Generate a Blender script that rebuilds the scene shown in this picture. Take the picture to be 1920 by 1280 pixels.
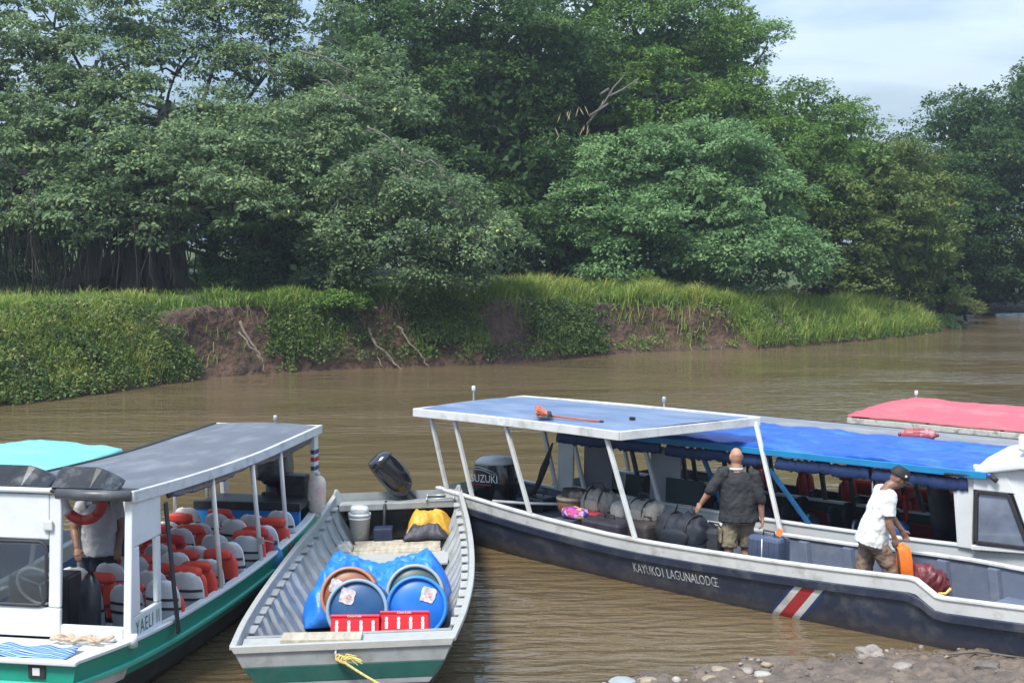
import bpy, bmesh, math, random
import numpy as np
from mathutils import Vector, Matrix, noise, Euler

R = math.radians
sc = bpy.context.scene
for o in list(bpy.data.objects):
    bpy.data.objects.remove(o)
COL = sc.collection
random.seed(7)
rng = np.random.default_rng(11)

# ------------------------------------------------------------------ camera
CAM_H = 4.4
FPX = 50 / 36 * 1920
PITCH = math.atan((640 - 437) / FPX)
cam = bpy.data.objects.new('camera', bpy.data.cameras.new('camera'))
COL.objects.link(cam)
cam.location = (0, 0, CAM_H)
cam.rotation_euler = (R(90) - PITCH, 0, 0)
cam.data.lens = 50
cam.data.sensor_width = 36
cam.data.clip_start = 0.1
cam.data.clip_end = 3000
sc.camera = cam

# ------------------------------------------------------------------ light
SUN_EL, SUN_AZ = R(58), R(212)          # azimuth clockwise from +Y
w = bpy.data.worlds.new('World')
sc.world = w
w.use_nodes = True
nt = w.node_tree
nt.nodes.clear()
def N(t, **kw):
    n = nt.nodes.new(t)
    for k, v in kw.items():
        setattr(n, k, v)
    return n
out = N('ShaderNodeOutputWorld')
sky = N('ShaderNodeTexSky', sky_type='NISHITA', sun_disc=False)
sky.sun_elevation = SUN_EL
sky.sun_rotation = SUN_AZ
sky.air_density = 1.3
sky.dust_density = 1.5
bg1 = N('ShaderNodeBackground'); bg1.inputs[1].default_value = 0.055
bg2 = N('ShaderNodeBackground'); bg2.inputs[1].default_value = 1.0
tc = N('ShaderNodeTexCoord')
mp = N('ShaderNodeMapping'); mp.inputs['Scale'].default_value = (1.0, 1.0, 4.2)
n1 = N('ShaderNodeTexNoise'); n1.inputs['Scale'].default_value = 3.1; n1.inputs['Detail'].default_value = 8; n1.inputs['Roughness'].default_value = .55
n2 = N('ShaderNodeTexNoise'); n2.inputs['Scale'].default_value = 4.6; n2.inputs['Detail'].default_value = 9; n2.inputs['Roughness'].default_value = .52; n2.inputs['Distortion'].default_value = .35
r1 = N('ShaderNodeValToRGB'); r1.color_ramp.elements[0].position = .38; r1.color_ramp.elements[1].position = .62
r1.color_ramp.elements[0].color = (.52, .52, .52, 1); r1.color_ramp.elements[1].color = (.97, .97, .97, 1)
r2 = N('ShaderNodeValToRGB'); r2.color_ramp.elements[0].position = .40; r2.color_ramp.elements[1].position = .63
r2.color_ramp.elements[0].color = (.085, .145, .240, 1); r2.color_ramp.elements[1].color = (.27, .325, .40, 1)
mx = N('ShaderNodeMixShader')
L = nt.links.new
L(tc.outputs['Generated'], mp.inputs['Vector'])
L(mp.outputs[0], n1.inputs['Vector']); L(mp.outputs[0], n2.inputs['Vector'])
L(n1.outputs['Fac'], r1.inputs[0]); L(n2.outputs['Fac'], r2.inputs[0])
sx = N('ShaderNodeSeparateXYZ'); L(tc.outputs['Generated'], sx.inputs[0])
mr_ = N('ShaderNodeMapRange'); mr_.inputs[3].default_value = 1.0; mr_.inputs[4].default_value = 3.0   # overcast dome: zenith brighter than horizon
L(sx.outputs['Z'], mr_.inputs[0]); L(mr_.outputs[0], bg2.inputs[1])
L(sky.outputs[0], bg1.inputs[0]); L(r2.outputs[0], bg2.inputs[0])
L(r1.outputs[0], mx.inputs[0]); L(bg1.outputs[0], mx.inputs[1]); L(bg2.outputs[0], mx.inputs[2])
L(mx.outputs[0], out.inputs[0])

sun = bpy.data.objects.new('sun', bpy.data.lights.new('sun', 'SUN'))
COL.objects.link(sun)
sun.data.energy = 2.1
sun.data.angle = R(15)
sun.data.color = (1.0, .95, .87)
sd = Vector((math.sin(SUN_AZ) * math.cos(SUN_EL), math.cos(SUN_AZ) * math.cos(SUN_EL), math.sin(SUN_EL)))
sun.rotation_euler = sd.to_track_quat('Z', 'Y').to_euler()
sun.location = (0, 0, 40)

sc.view_settings.view_transform = 'Standard'
sc.view_settings.look = 'None'
sc.view_settings.exposure = 1.42
sc.view_settings.gamma = 1
sc.view_settings.use_curve_mapping = False
sc.cycles.use_denoising = True
sc.cycles.max_bounces = 6
sc.cycles.diffuse_bounces = 3
sc.cycles.glossy_bounces = 3
sc.cycles.transmission_bounces = 4
sc.cycles.transparent_max_bounces = 12

# ------------------------------------------------------------------ helpers
def at(x, y, Y):
    """world point on the view ray of photo pixel x,y at forward distance Y"""
    u = (x - 960) / FPX; v = (640 - y) / FPX
    dy = math.cos(PITCH) + v * math.sin(PITCH); dz = -math.sin(PITCH) + v * math.cos(PITCH)
    t = Y / dy
    return Vector((u * t, Y, CAM_H + dz * t))
def atz(x, y, z):
    u = (x - 960) / FPX; v = (640 - y) / FPX
    dy = math.cos(PITCH) + v * math.sin(PITCH); dz = -math.sin(PITCH) + v * math.cos(PITCH)
    t = (z - CAM_H) / dz
    return Vector((u * t, dy * t, z))
def lerp(a, b, t): return a + (b - a) * t
def interp(x, tab):
    xs = [t[0] for t in tab]; ys = [t[1] for t in tab]
    return float(np.interp(x, xs, ys))
def sinterp(x, tab):
    """smooth (monotone-ish cubic) interpolation of a table"""
    if x <= tab[0][0]: return tab[0][1]
    if x >= tab[-1][0]: return tab[-1][1]
    n = len(tab)
    for i in range(n - 1):
        if tab[i][0] <= x <= tab[i + 1][0]:
            x0, y0 = tab[i]; x1, y1 = tab[i + 1]; h = x1 - x0; t = (x - x0) / h
            m0 = (y1 - tab[i - 1][1]) / (x1 - tab[i - 1][0]) if i > 0 else (y1 - y0) / h
            m1 = (tab[i + 2][1] - y0) / (tab[i + 2][0] - x0) if i < n - 2 else (y1 - y0) / h
            return (2*t**3-3*t**2+1)*y0 + (t**3-2*t**2+t)*h*m0 + (-2*t**3+3*t**2)*y1 + (t**3-t**2)*h*m1

MATS = {}
def mat(name, col, rough=.6, var=.12, scale=5., bump=0., bscale=40., metal=0., dirt=None, damt=.0, dscale=3., coat=0., spec=.5, stretch=None, rvar=.1, grime=None):
    if name in MATS: return MATS[name]
    m = bpy.data.materials.new(name); m.use_nodes = True
    t = m.node_tree; b = t.nodes['Principled BSDF']
    b.inputs['Metallic'].default_value = metal
    b.inputs['Specular IOR Level'].default_value = spec
    if coat: b.inputs['Coat Weight'].default_value = coat; b.inputs['Coat Roughness'].default_value = .08
    c = t.nodes.new('ShaderNodeTexCoord'); src = c.outputs['Object']
    if stretch:
        mpn = t.nodes.new('ShaderNodeMapping'); mpn.inputs['Scale'].default_value = stretch
        t.links.new(src, mpn.inputs[0]); src = mpn.outputs[0]
    n = t.nodes.new('ShaderNodeTexNoise'); n.inputs['Scale'].default_value = scale; n.inputs['Detail'].default_value = 6
    t.links.new(src, n.inputs['Vector'])
    r = t.nodes.new('ShaderNodeValToRGB')
    r.color_ramp.elements[0].position = .3; r.color_ramp.elements[1].position = .7
    r.color_ramp.elements[0].color = (*[max(0, v * (1 - var)) for v in col], 1)
    r.color_ramp.elements[1].color = (*[min(1, v * (1 + var)) for v in col], 1)
    t.links.new(n.outputs['Fac'], r.inputs[0])
    res = r.outputs[0]
    if dirt:
        n3 = t.nodes.new('ShaderNodeTexNoise'); n3.inputs['Scale'].default_value = dscale; n3.inputs['Detail'].default_value = 9; n3.inputs['Roughness'].default_value = .68
        t.links.new(src, n3.inputs['Vector'])
        r3 = t.nodes.new('ShaderNodeValToRGB')
        r3.color_ramp.elements[0].position = .5; r3.color_ramp.elements[1].position = .72
        r3.color_ramp.elements[0].color = (0, 0, 0, 1); r3.color_ramp.elements[1].color = (damt, damt, damt, 1)
        t.links.new(n3.outputs['Fac'], r3.inputs[0])
        mxn = t.nodes.new('ShaderNodeMix'); mxn.data_type = 'RGBA'
        t.links.new(r3.outputs[0], mxn.inputs[0]); t.links.new(res, mxn.inputs[6]); mxn.inputs[7].default_value = (*dirt, 1)
        res = mxn.outputs[2]
    if grime:                                   # dried mud line along the waterline
        z0, z1, gc, ga = grime
        c2 = t.nodes.new('ShaderNodeSeparateXYZ'); t.links.new(c.outputs['Object'], c2.inputs[0])
        ng = t.nodes.new('ShaderNodeTexNoise'); ng.inputs['Scale'].default_value = 4.5; ng.inputs['Detail'].default_value = 9; ng.inputs['Roughness'].default_value = .7; t.links.new(c.outputs['Object'], ng.inputs['Vector'])
        ad = t.nodes.new('ShaderNodeMath'); ad.operation = 'MULTIPLY_ADD'; ad.inputs[1].default_value = -.45; t.links.new(ng.outputs['Fac'], ad.inputs[0]); t.links.new(c2.outputs['Z'], ad.inputs[2])
        mg = t.nodes.new('ShaderNodeMapRange'); mg.inputs[1].default_value = z0 - .225; mg.inputs[2].default_value = z1 - .225; mg.inputs[3].default_value = ga; mg.inputs[4].default_value = 0.; t.links.new(ad.outputs[0], mg.inputs[0])
        mxg = t.nodes.new('ShaderNodeMix'); mxg.data_type = 'RGBA'; t.links.new(mg.outputs[0], mxg.inputs[0]); t.links.new(res, mxg.inputs[6]); mxg.inputs[7].default_value = (*gc, 1)
        res = mxg.outputs[2]
    t.links.new(res, b.inputs['Base Color'])
    mr = t.nodes.new('ShaderNodeMapRange'); mr.inputs[3].default_value = max(.02, rough - rvar); mr.inputs[4].default_value = min(1, rough + rvar)
    t.links.new(n.outputs['Fac'], mr.inputs[0]); t.links.new(mr.outputs[0], b.inputs['Roughness'])
    if bump:
        n2 = t.nodes.new('ShaderNodeTexNoise'); n2.inputs['Scale'].default_value = bscale; n2.inputs['Detail'].default_value = 4
        t.links.new(src, n2.inputs['Vector'])
        bp = t.nodes.new('ShaderNodeBump'); bp.inputs['Strength'].default_value = bump; bp.inputs['Distance'].default_value = .02
        t.links.new(n2.outputs['Fac'], bp.inputs['Height']); t.links.new(bp.outputs[0], b.inputs['Normal'])
    MATS[name] = m
    return m

def tag(o, label=None, cat=None, group=None, kind=None):
    if label: o['label'] = label
    if cat: o['category'] = cat
    if group: o['group'] = group
    if kind: o['kind'] = kind
    return o
def empty(name, loc=(0, 0, 0), rz=0., label=None, cat=None, group=None):
    o = bpy.data.objects.new(name, None); COL.objects.link(o)
    o.empty_display_size = .2
    o.location = loc; o.rotation_euler = (0, 0, rz)
    return tag(o, label, cat, group)
def link(name, me, m=None, parent=None, smooth=False, bevel=0., solid=0., sub=0):
    o = bpy.data.objects.new(name, me); COL.objects.link(o)
    if m is not None:
        for mm in (m if isinstance(m, (list, tuple)) else [m]): me.materials.append(mm)
    if parent is not None: o.parent = parent
    if smooth:
        me.polygons.foreach_set('use_smooth', [True] * len(me.polygons))
    if solid:
        s = o.modifiers.new('solid', 'SOLIDIFY'); s.thickness = solid; s.offset = 0
    if bevel:
        b = o.modifiers.new('bevel', 'BEVEL'); b.width = bevel; b.segments = 2; b.limit_method = 'ANGLE'; b.angle_limit = R(35)
    if sub:
        s = o.modifiers.new('sub', 'SUBSURF'); s.levels = sub; s.render_levels = sub
    return o
def frame(d):
    d = Vector(d).normalized()
    up = Vector((0, 0, 1)) if abs(d.z) < .95 else Vector((1, 0, 0))
    a = d.cross(up).normalized(); b = a.cross(d).normalized()
    return d, a, b

class MB:
    """collects simple solids, then becomes one mesh object"""
    def __init__(s): s.v = []; s.f = []; s.mi = []; s.M = Matrix.Identity(4); s.m = 0
    def add(s, vs, fs):
        n = len(s.v); s.v += [tuple(s.M @ Vector(p)) for p in vs]
        s.f += [tuple(i + n for i in f) for f in fs]; s.mi += [s.m] * len(fs)
        return s
    def box(s, c, d, rot=None):
        c = Vector(c); h = Vector(d) / 2
        q = Euler(rot).to_matrix() if rot is not None else Matrix.Identity(3)
        vs = [c + q @ Vector((sx * h.x, sy * h.y, sz * h.z)) for sz in (-1, 1) for sx, sy in ((-1, -1), (1, -1), (1, 1), (-1, 1))]
        return s.add(vs, [(3, 2, 1, 0), (4, 5, 6, 7), (0, 1, 5, 4), (1, 2, 6, 5), (2, 3, 7, 6), (3, 0, 4, 7)])
    def hexa(s, p):
        return s.add(p, [(3, 2, 1, 0), (4, 5, 6, 7), (0, 1, 5, 4), (1, 2, 6, 5), (2, 3, 7, 6), (3, 0, 4, 7)])
    def bar(s, a, b, wa, wb=None, up=None):
        a = Vector(a); b = Vector(b); wb = wb or wa
        d, x, y = frame(b - a)
        if up is not None:
            y = (Vector(up) - d * d.dot(Vector(up))).normalized(); x = d.cross(y)
        h, k = wa / 2, wb / 2
        return s.hexa([a - x*h - y*k, a + x*h - y*k, a + x*h + y*k, a - x*h + y*k, b - x*h - y*k, b + x*h - y*k, b + x*h + y*k, b - x*h + y*k])
    def tube(s, pts, r, n=8, cap=True, sq=(1, 1)):
        pts = [Vector(p) for p in pts]
        rs = r if isinstance(r, (list, tuple)) else [r] * len(pts)
        vs = []; fs = []; prev = None
        for i, p in enumerate(pts):
            d = (pts[min(i + 1, len(pts) - 1)] - pts[max(i - 1, 0)])
            if d.length < 1e-9: d = Vector((0, 0, 1))
            d.normalize()
            if prev is None: _, a, b = frame(d)
            else:
                a = prev - d * prev.dot(d)
                a = a.normalized() if a.length > 1e-6 else frame(d)[1]
                b = a.cross(d).normalized()
            prev = a
            for k in range(n):
                t = 2 * math.pi * k / n
                vs.append(p + a * (math.cos(t) * rs[i] * sq[0]) + b * (math.sin(t) * rs[i] * sq[1]))
        for i in range(len(pts) - 1):
            for k in range(n):
                k2 = (k + 1) % n
                fs.append((i*n + k, i*n + k2, (i+1)*n + k2, (i+1)*n + k))
        if cap:
            fs.append(tuple(range(n))[::-1]); fs.append(tuple((len(pts) - 1) * n + k for k in range(n)))
        return s.add(vs, fs)
    def loft(s, secs, closed=True, cap=True):
        n = len(secs[0]); vs = [p for q in secs for p in q]; fs = []
        for i in range(len(secs) - 1):
            for k in range(n if closed else n - 1):
                k2 = (k + 1) % n
                fs.append((i*n + k, i*n + k2, (i+1)*n + k2, (i+1)*n + k))
        if closed and cap:
            fs.append(tuple(range(n))[::-1]); fs.append(tuple((len(secs) - 1) * n + k for k in range(n)))
        return s.add(vs, fs)
    def lathe(s, prof, c=(0, 0, 0), axis='z', n=24):
        vs = []; fs = []; c = Vector(c)
        for r, h in prof:
            for k in range(n):
                t = 2 * math.pi * k / n
                p = (r * math.cos(t), r * math.sin(t), h)
                if axis == 'x': p = (p[2], p[0], p[1])
                elif axis == 'y': p = (p[1], p[2], p[0])
                vs.append(c + Vector(p))
        for i in range(len(prof) - 1):
            for k in range(n):
                k2 = (k + 1) % n
                fs.append((i*n + k, i*n + k2, (i+1)*n + k2, (i+1)*n + k))
        fs.append(tuple(range(n))[::-1]); fs.append(tuple((len(prof) - 1) * n + k for k in range(n)))
        return s.add(vs, fs)
    def ell(s, c, r, rot=None, nu=14, nv=9):
        c = Vector(c); q = Euler(rot).to_matrix() if rot is not None else Matrix.Identity(3)
        vs = []; fs = []
        for j in range(nv):
            ph = math.pi * (j + .02) / (nv - 1 + .04)
            for k in range(nu):
                t = 2 * math.pi * k / nu
                vs.append(c + q @ Vector((r[0]*math.sin(ph)*math.cos(t), r[1]*math.sin(ph)*math.sin(t), -r[2]*math.cos(ph))))
        for j in range(nv - 1):
            for k in range(nu):
                k2 = (k + 1) % nu
                fs.append((j*nu + k, j*nu + k2, (j+1)*nu + k2, (j+1)*nu + k))
        fs.append(tuple(range(nu))[::-1]); fs.append(tuple((nv - 1)*nu + k for k in range(nu)))
        return s.add(vs, fs)
    def mesh(s, name):
        me = bpy.data.meshes.new(name); me.from_pydata(s.v, [], s.f)
        if any(s.mi): me.polygons.foreach_set('material_index', s.mi)
        me.validate(); me.update()
        return me
    def build(s, name, m, parent=None, smooth=False, bevel=0., solid=0., sub=0, fix=True):
        me = s.mesh(name)
        if fix:
            bm = bmesh.new(); bm.from_mesh(me); bmesh.ops.recalc_face_normals(bm, faces=bm.faces); bm.to_mesh(me); bm.free()
        return link(name, me, m, parent, smooth, bevel, solid, sub)

def text_mesh(s, size=1., extrude=0., shear=0., xs=1., sp=1.):
    """2-d lettering as vertices and faces (x right, y up, starts at 0)"""
    cu = bpy.data.curves.new('lettering', 'FONT'); cu.body = s; cu.size = size; cu.shear = shear; cu.resolution_u = 3; cu.space_character = sp
    ob = bpy.data.objects.new('lettering_tmp', cu); COL.objects.link(ob)
    dg = bpy.context.evaluated_depsgraph_get(); dg.update()
    me = bpy.data.meshes.new_from_object(ob.evaluated_get(dg))
    vs = [(v.co.x * xs, v.co.y) for v in me.vertices]; fs = [tuple(p.vertices) for p in me.polygons]
    bpy.data.objects.remove(ob); bpy.data.meshes.remove(me); bpy.data.curves.remove(cu)
    x0 = min(v[0] for v in vs)
    vs = [(v[0] - x0, v[1]) for v in vs]
    return vs, fs
def lettering(s, fn, size, m, parent, xs=1., shear=0., name='lettering', sp=1.):
    """letters laid on a surface: fn(x, y) gives the 3-d point"""
    vs, fs = text_mesh(s, size, shear=shear, xs=xs, sp=sp)
    me = bpy.data.meshes.new(name); me.from_pydata([tuple(fn(*v)) for v in vs], [], fs); me.update()
    return link(name, me, m, parent)

def np_mesh(name, verts, loops, starts, m, parent=None, tint=None, smooth=False):
    me = bpy.data.meshes.new(name)
    nv = len(verts); me.vertices.add(nv); me.vertices.foreach_set('co', np.asarray(verts, np.float32).ravel())
    me.loops.add(len(loops)); me.loops.foreach_set('vertex_index', np.asarray(loops, np.int32))
    me.polygons.add(len(starts)); me.polygons.foreach_set('loop_start', np.asarray(starts, np.int32))
    if tint is not None:
        a = me.attributes.new('tint', 'FLOAT', 'FACE'); a.data.foreach_set('value', np.asarray(tint, np.float32))
    me.update(calc_edges=True)
    return link(name, me, m, parent, smooth)

def unit(v): return v / np.maximum(np.linalg.norm(v, axis=-1, keepdims=True), 1e-9)
def leaves(name, pos, U, Nn, Ln, W, tint, m, parent=None):
    """diamond leaves folded a little along the midrib"""
    n = len(pos)
    U = unit(U); Nn = Nn - U * np.sum(U * Nn, 1, keepdims=True); Nn = unit(Nn); S = np.cross(U, Nn)
    Ln = Ln[:, None]; W = W[:, None]
    v = np.empty((n, 4, 3), np.float32)
    v[:, 0] = pos
    v[:, 1] = pos + U * Ln * .45 + S * W * .5 + Nn * W * .12
    v[:, 2] = pos + U * Ln - Nn * Ln * .12
    v[:, 3] = pos + U * Ln * .45 - S * W * .5 + Nn * W * .12
    return np_mesh(name, v.reshape(-1, 3), np.arange(4 * n), np.arange(n) * 4, m, parent, tint)
def blades(name, pos, height, width, bend, tint, m, parent=None):
    n = len(pos)
    a = rng.uniform(0, 2 * np.pi, n); D = np.stack([np.cos(a), np.sin(a), np.zeros(n)], 1)
    a2 = rng.uniform(0, 2 * np.pi, n); S = np.stack([np.cos(a2), np.sin(a2), np.zeros(n)], 1) * width[:, None] * .5
    Z = np.array([[0, 0, 1.]])
    h = height[:, None]; b = bend[:, None]
    v = np.empty((n, 5, 3), np.float32)
    v[:, 0] = pos - S; v[:, 1] = pos + S
    mid = pos + Z * h * .6 + D * h * b * .35
    v[:, 2] = mid + S * .8; v[:, 3] = mid - S * .8
    v[:, 4] = pos + Z * h * (1 - .35 * b) + D * h * b
    base = np.arange(n)[:, None] * 5
    lp = np.concatenate([base + np.array([[0, 1, 2, 3]]), base + np.array([[3, 2, 4]])], 1).ravel()
    st = np.stack([np.arange(n) * 7, np.arange(n) * 7 + 4], 1).ravel()
    return np_mesh(name, v.reshape(-1, 3), lp, st, m, parent, np.repeat(tint, 2))
# ------------------------------------------------------------------ setting: water
def leafmat(name, ramp, rough=.5, trans=.25, spec=.35):
    m = bpy.data.materials.new(name); m.use_nodes = True
    t = m.node_tree; b = t.nodes['Principled BSDF']; o = t.nodes['Material Output']
    a = t.nodes.new('ShaderNodeAttribute'); a.attribute_name = 'tint'
    r = t.nodes.new('ShaderNodeValToRGB')
    el = r.color_ramp.elements
    for i, (p, c) in enumerate(ramp):
        e = el[i] if i < 2 else el.new(p)
        e.position = p; e.color = (*c, 1)
    t.links.new(a.outputs['Fac'], r.inputs[0]); t.links.new(r.outputs[0], b.inputs['Base Color'])
    b.inputs['Roughness'].default_value = rough; b.inputs['Specular IOR Level'].default_value = spec
    tr = t.nodes.new('ShaderNodeBsdfTranslucent')
    hs = t.nodes.new('ShaderNodeHueSaturation'); hs.inputs['Value'].default_value = 1.3; hs.inputs['Saturation'].default_value = 1.1
    t.links.new(r.outputs[0], hs.inputs['Color']); t.links.new(hs.outputs[0], tr.inputs[0])
    mxs = t.nodes.new('ShaderNodeMixShader'); mxs.inputs[0].default_value = trans
    t.links.new(b.outputs[0], mxs.inputs[1]); t.links.new(tr.outputs[0], mxs.inputs[2]); t.links.new(mxs.outputs[0], o.inputs[0])
    return m

def water_material():
    m = bpy.data.materials.new('river_water'); m.use_nodes = True
    t = m.node_tree; b = t.nodes['Principled BSDF']; lk = t.links.new
    c = t.nodes.new('ShaderNodeTexCoord')
    def nz(scale, detail, sx=1., sy=1., rot=0., rough=.5, dist=0.):
        mpn = t.nodes.new('ShaderNodeMapping'); mpn.inputs['Scale'].default_value = (sx, sy, 1); mpn.inputs['Rotation'].default_value = (0, 0, rot)
        lk(c.outputs['Object'], mpn.inputs[0])
        n = t.nodes.new('ShaderNodeTexNoise'); n.inputs['Scale'].default_value = scale; n.inputs['Detail'].default_value = detail
        n.inputs['Roughness'].default_value = rough; n.inputs['Distortion'].default_value = dist
        lk(mpn.outputs[0], n.inputs['Vector']); return n.outputs['Fac']
    def ramp(src, p0, p1, c0, c1):
        r = t.nodes.new('ShaderNodeValToRGB'); r.color_ramp.elements[0].position = p0; r.color_ramp.elements[1].position = p1
        r.color_ramp.elements[0].color = (*c0, 1) if len(c0) == 3 else c0; r.color_ramp.elements[1].color = (*c1, 1)
        lk(src, r.inputs[0]); return r.outputs[0]
    # silt colour, drifting in long streaks along the current
    silt = nz(.35, 5, .35, 1., R(-38))
    lk(ramp(silt, .3, .7, (.100, .071, .036), (.134, .096, .050)), b.inputs['Base Color'])
    b.inputs['Roughness'].default_value = .06
    b.inputs['IOR'].default_value = 1.45
    b.inputs['Specular IOR Level'].default_value = .5
    # where the current runs rough and where it lies smooth
    patch = ramp(nz(.17, 4, .45, 1., R(-32), dist=1.0), .40, .58, (.03, .03, .03), (1, 1, 1))
    big = nz(1.1, 3, .5, 1., R(-38), dist=.5)
    fine = nz(4.6, 3, .33, 1., R(-12), rough=.5, dist=.35)
    mul = t.nodes.new('ShaderNodeMath'); mul.operation = 'MULTIPLY'; lk(fine, mul.inputs[0]); lk(patch, mul.inputs[1])
    mul2 = t.nodes.new('ShaderNodeMath'); mul2.operation = 'MULTIPLY'; lk(mul.outputs[0], mul2.inputs[0]); mul2.inputs[1].default_value = .85
    ad = t.nodes.new('ShaderNodeMath'); ad.operation = 'ADD'; lk(mul2.outputs[0], ad.inputs[0])
    m3 = t.nodes.new('ShaderNodeMath'); m3.operation = 'MULTIPLY'; lk(big, m3.inputs[0]); m3.inputs[1].default_value = .5
    lk(m3.outputs[0], ad.inputs[1])
    bp = t.nodes.new('ShaderNodeBump'); bp.inputs['Strength'].default_value = .9; bp.inputs['Distance'].default_value = .11
    lk(ad.outputs[0], bp.inputs['Height']); lk(bp.outputs[0], b.inputs['Normal'])
    return m
wb = MB(); wb.add([(-260, -30, 0), (300, -30, 0), (300, 330, 0), (-260, 330, 0)], [(0, 1, 2, 3)])
tag(wb.build('river_water', water_material()), kind='structure')

# ------------------------------------------------------------------ setting: far bank
WPTS = [(-44, 10), (-30, 19), (-20, 28.5), (-13.12, 36.2), (-11.25, 39.3), (-8.73, 43.7), (-4.53, 46.3), (0, 48.2), (4.75, 52.4), (9.31, 54.0),
        (13.9, 57.8), (18.3, 62.4), (22.0, 69.5), (24.4, 76.5), (29, 79), (40, 80), (70, 80), (110, 80)]
_seg = [0.]
for i in range(len(WPTS) - 1):
    _seg.append(_seg[-1] + math.dist(WPTS[i], WPTS[i + 1]))
WX = [(s, p[0]) for s, p in zip(_seg, WPTS)]; WY = [(s, p[1]) for s, p in zip(_seg, WPTS)]
def bank_line(s):
    e = .4
    p = Vector((sinterp(s, WX), sinterp(s, WY))); q = Vector((sinterp(s + e, WX), sinterp(s + e, WY)))
    d = (q - p).normalized() if (q - p).length > 1e-6 else Vector((1, 0))
    return p, Vector((-d.y, d.x))
S = lambda i: _seg[i]
TOPH = [(S(0), 2.2), (S(3), 2.15), (S(4), 2.15), (S(5), 2.1), (S(6), 2.15), (S(7), 2.15), (S(8), 1.75), (S(9), 1.45), (S(10), 1.2), (S(11), .85), (S(12), .5), (S(13), .35), (S(17), .4)]
SLOPE = [(S(0), 3.), (S(3), 2.9), (S(4), 2.4), (S(5), 1.2), (S(6), 1.5), (S(7), 1.3), (S(8), 1.5), (S(9), 2.0), (S(10), 2.8), (S(11), 3.), (S(17), 3.)]
def s_at_px(px):
    best = min((abs((960 + FPX * sinterp(s, WX) / max(sinterp(s, WY), 5)) - px), s) for s in np.linspace(S(2), S(13), 600))
    return best[1]
CLIFF = []
for a, b_, k in ((365, 525, 1.), (680, 770, .75), (925, 1015, .85), (1140, 1420, 1.), (1500, 1560, .35)):
    CLIFF.append((s_at_px(a), s_at_px(b_), k))
def cliff(s):
    v = 0.
    for a, b_, k in CLIFF:
        e = min(s - a, b_ - s)
        v = max(v, k * max(0., min(1., e / .5 + .5)))
    return v
def bank_z(s, o):
    H = sinterp(s, TOPH); W_ = sinterp(s, SLOPE); c = cliff(s)
    if o <= 0: return -.4 + .4 * max(0., 1 + o)
    t = o / W_
    g = H * (1 - (1 - min(t, 1)) ** 1.7) if t < 1 else H
    if t < .45: k = H * .22 * t / .45
    elif t < .75: k = H * (.22 + .78 * ((t - .45) / .3) ** .8)
    else: k = H
    z = lerp(g, k, c)
    if t > 1:
        z += min((o - W_) * .055, max(0, 2.35 - H)) + .1 * noise.noise(Vector((s * .3, o * .3, 1)))
    return z
ns = 420
ss = np.linspace(0, S(17), ns)
offs = [-1.2, -.3, 0, .12, .3, .5, .7, .85, .95, 1.05, 1.15, 1.25, 1.4, 1.6, 1.8, 2.1, 2.4, 2.8, 3.2, 3.8, 4.6, 5.6, 7, 9, 12, 16, 22, 30, 45, 70, 110, 170]
bv = []; bf = []; bm_i = []
for i, s in enumerate(ss):
    p, nrm = bank_line(s)
    for j, o in enumerate(offs):
        z = bank_z(s, o)
        wob = .28 * noise.noise(Vector((s * .55, z * .8, 3.3))) + .12 * noise.noise(Vector((s * 1.9, z * 2.1, 8.))) if 0 < o < 4 else 0
        q = p + nrm * (o + wob)
        zz = z + (.07 * noise.noise(Vector((s * 2.3, o * 2.3, 5.))) if o > .1 else 0)
        bv.append((q.x, q.y, zz))
no = len(offs)
for i in range(ns - 1):
    for j in range(no - 1):
        bf.append((i*no + j, (i+1)*no + j, (i+1)*no + j+1, i*no + j+1))
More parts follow.
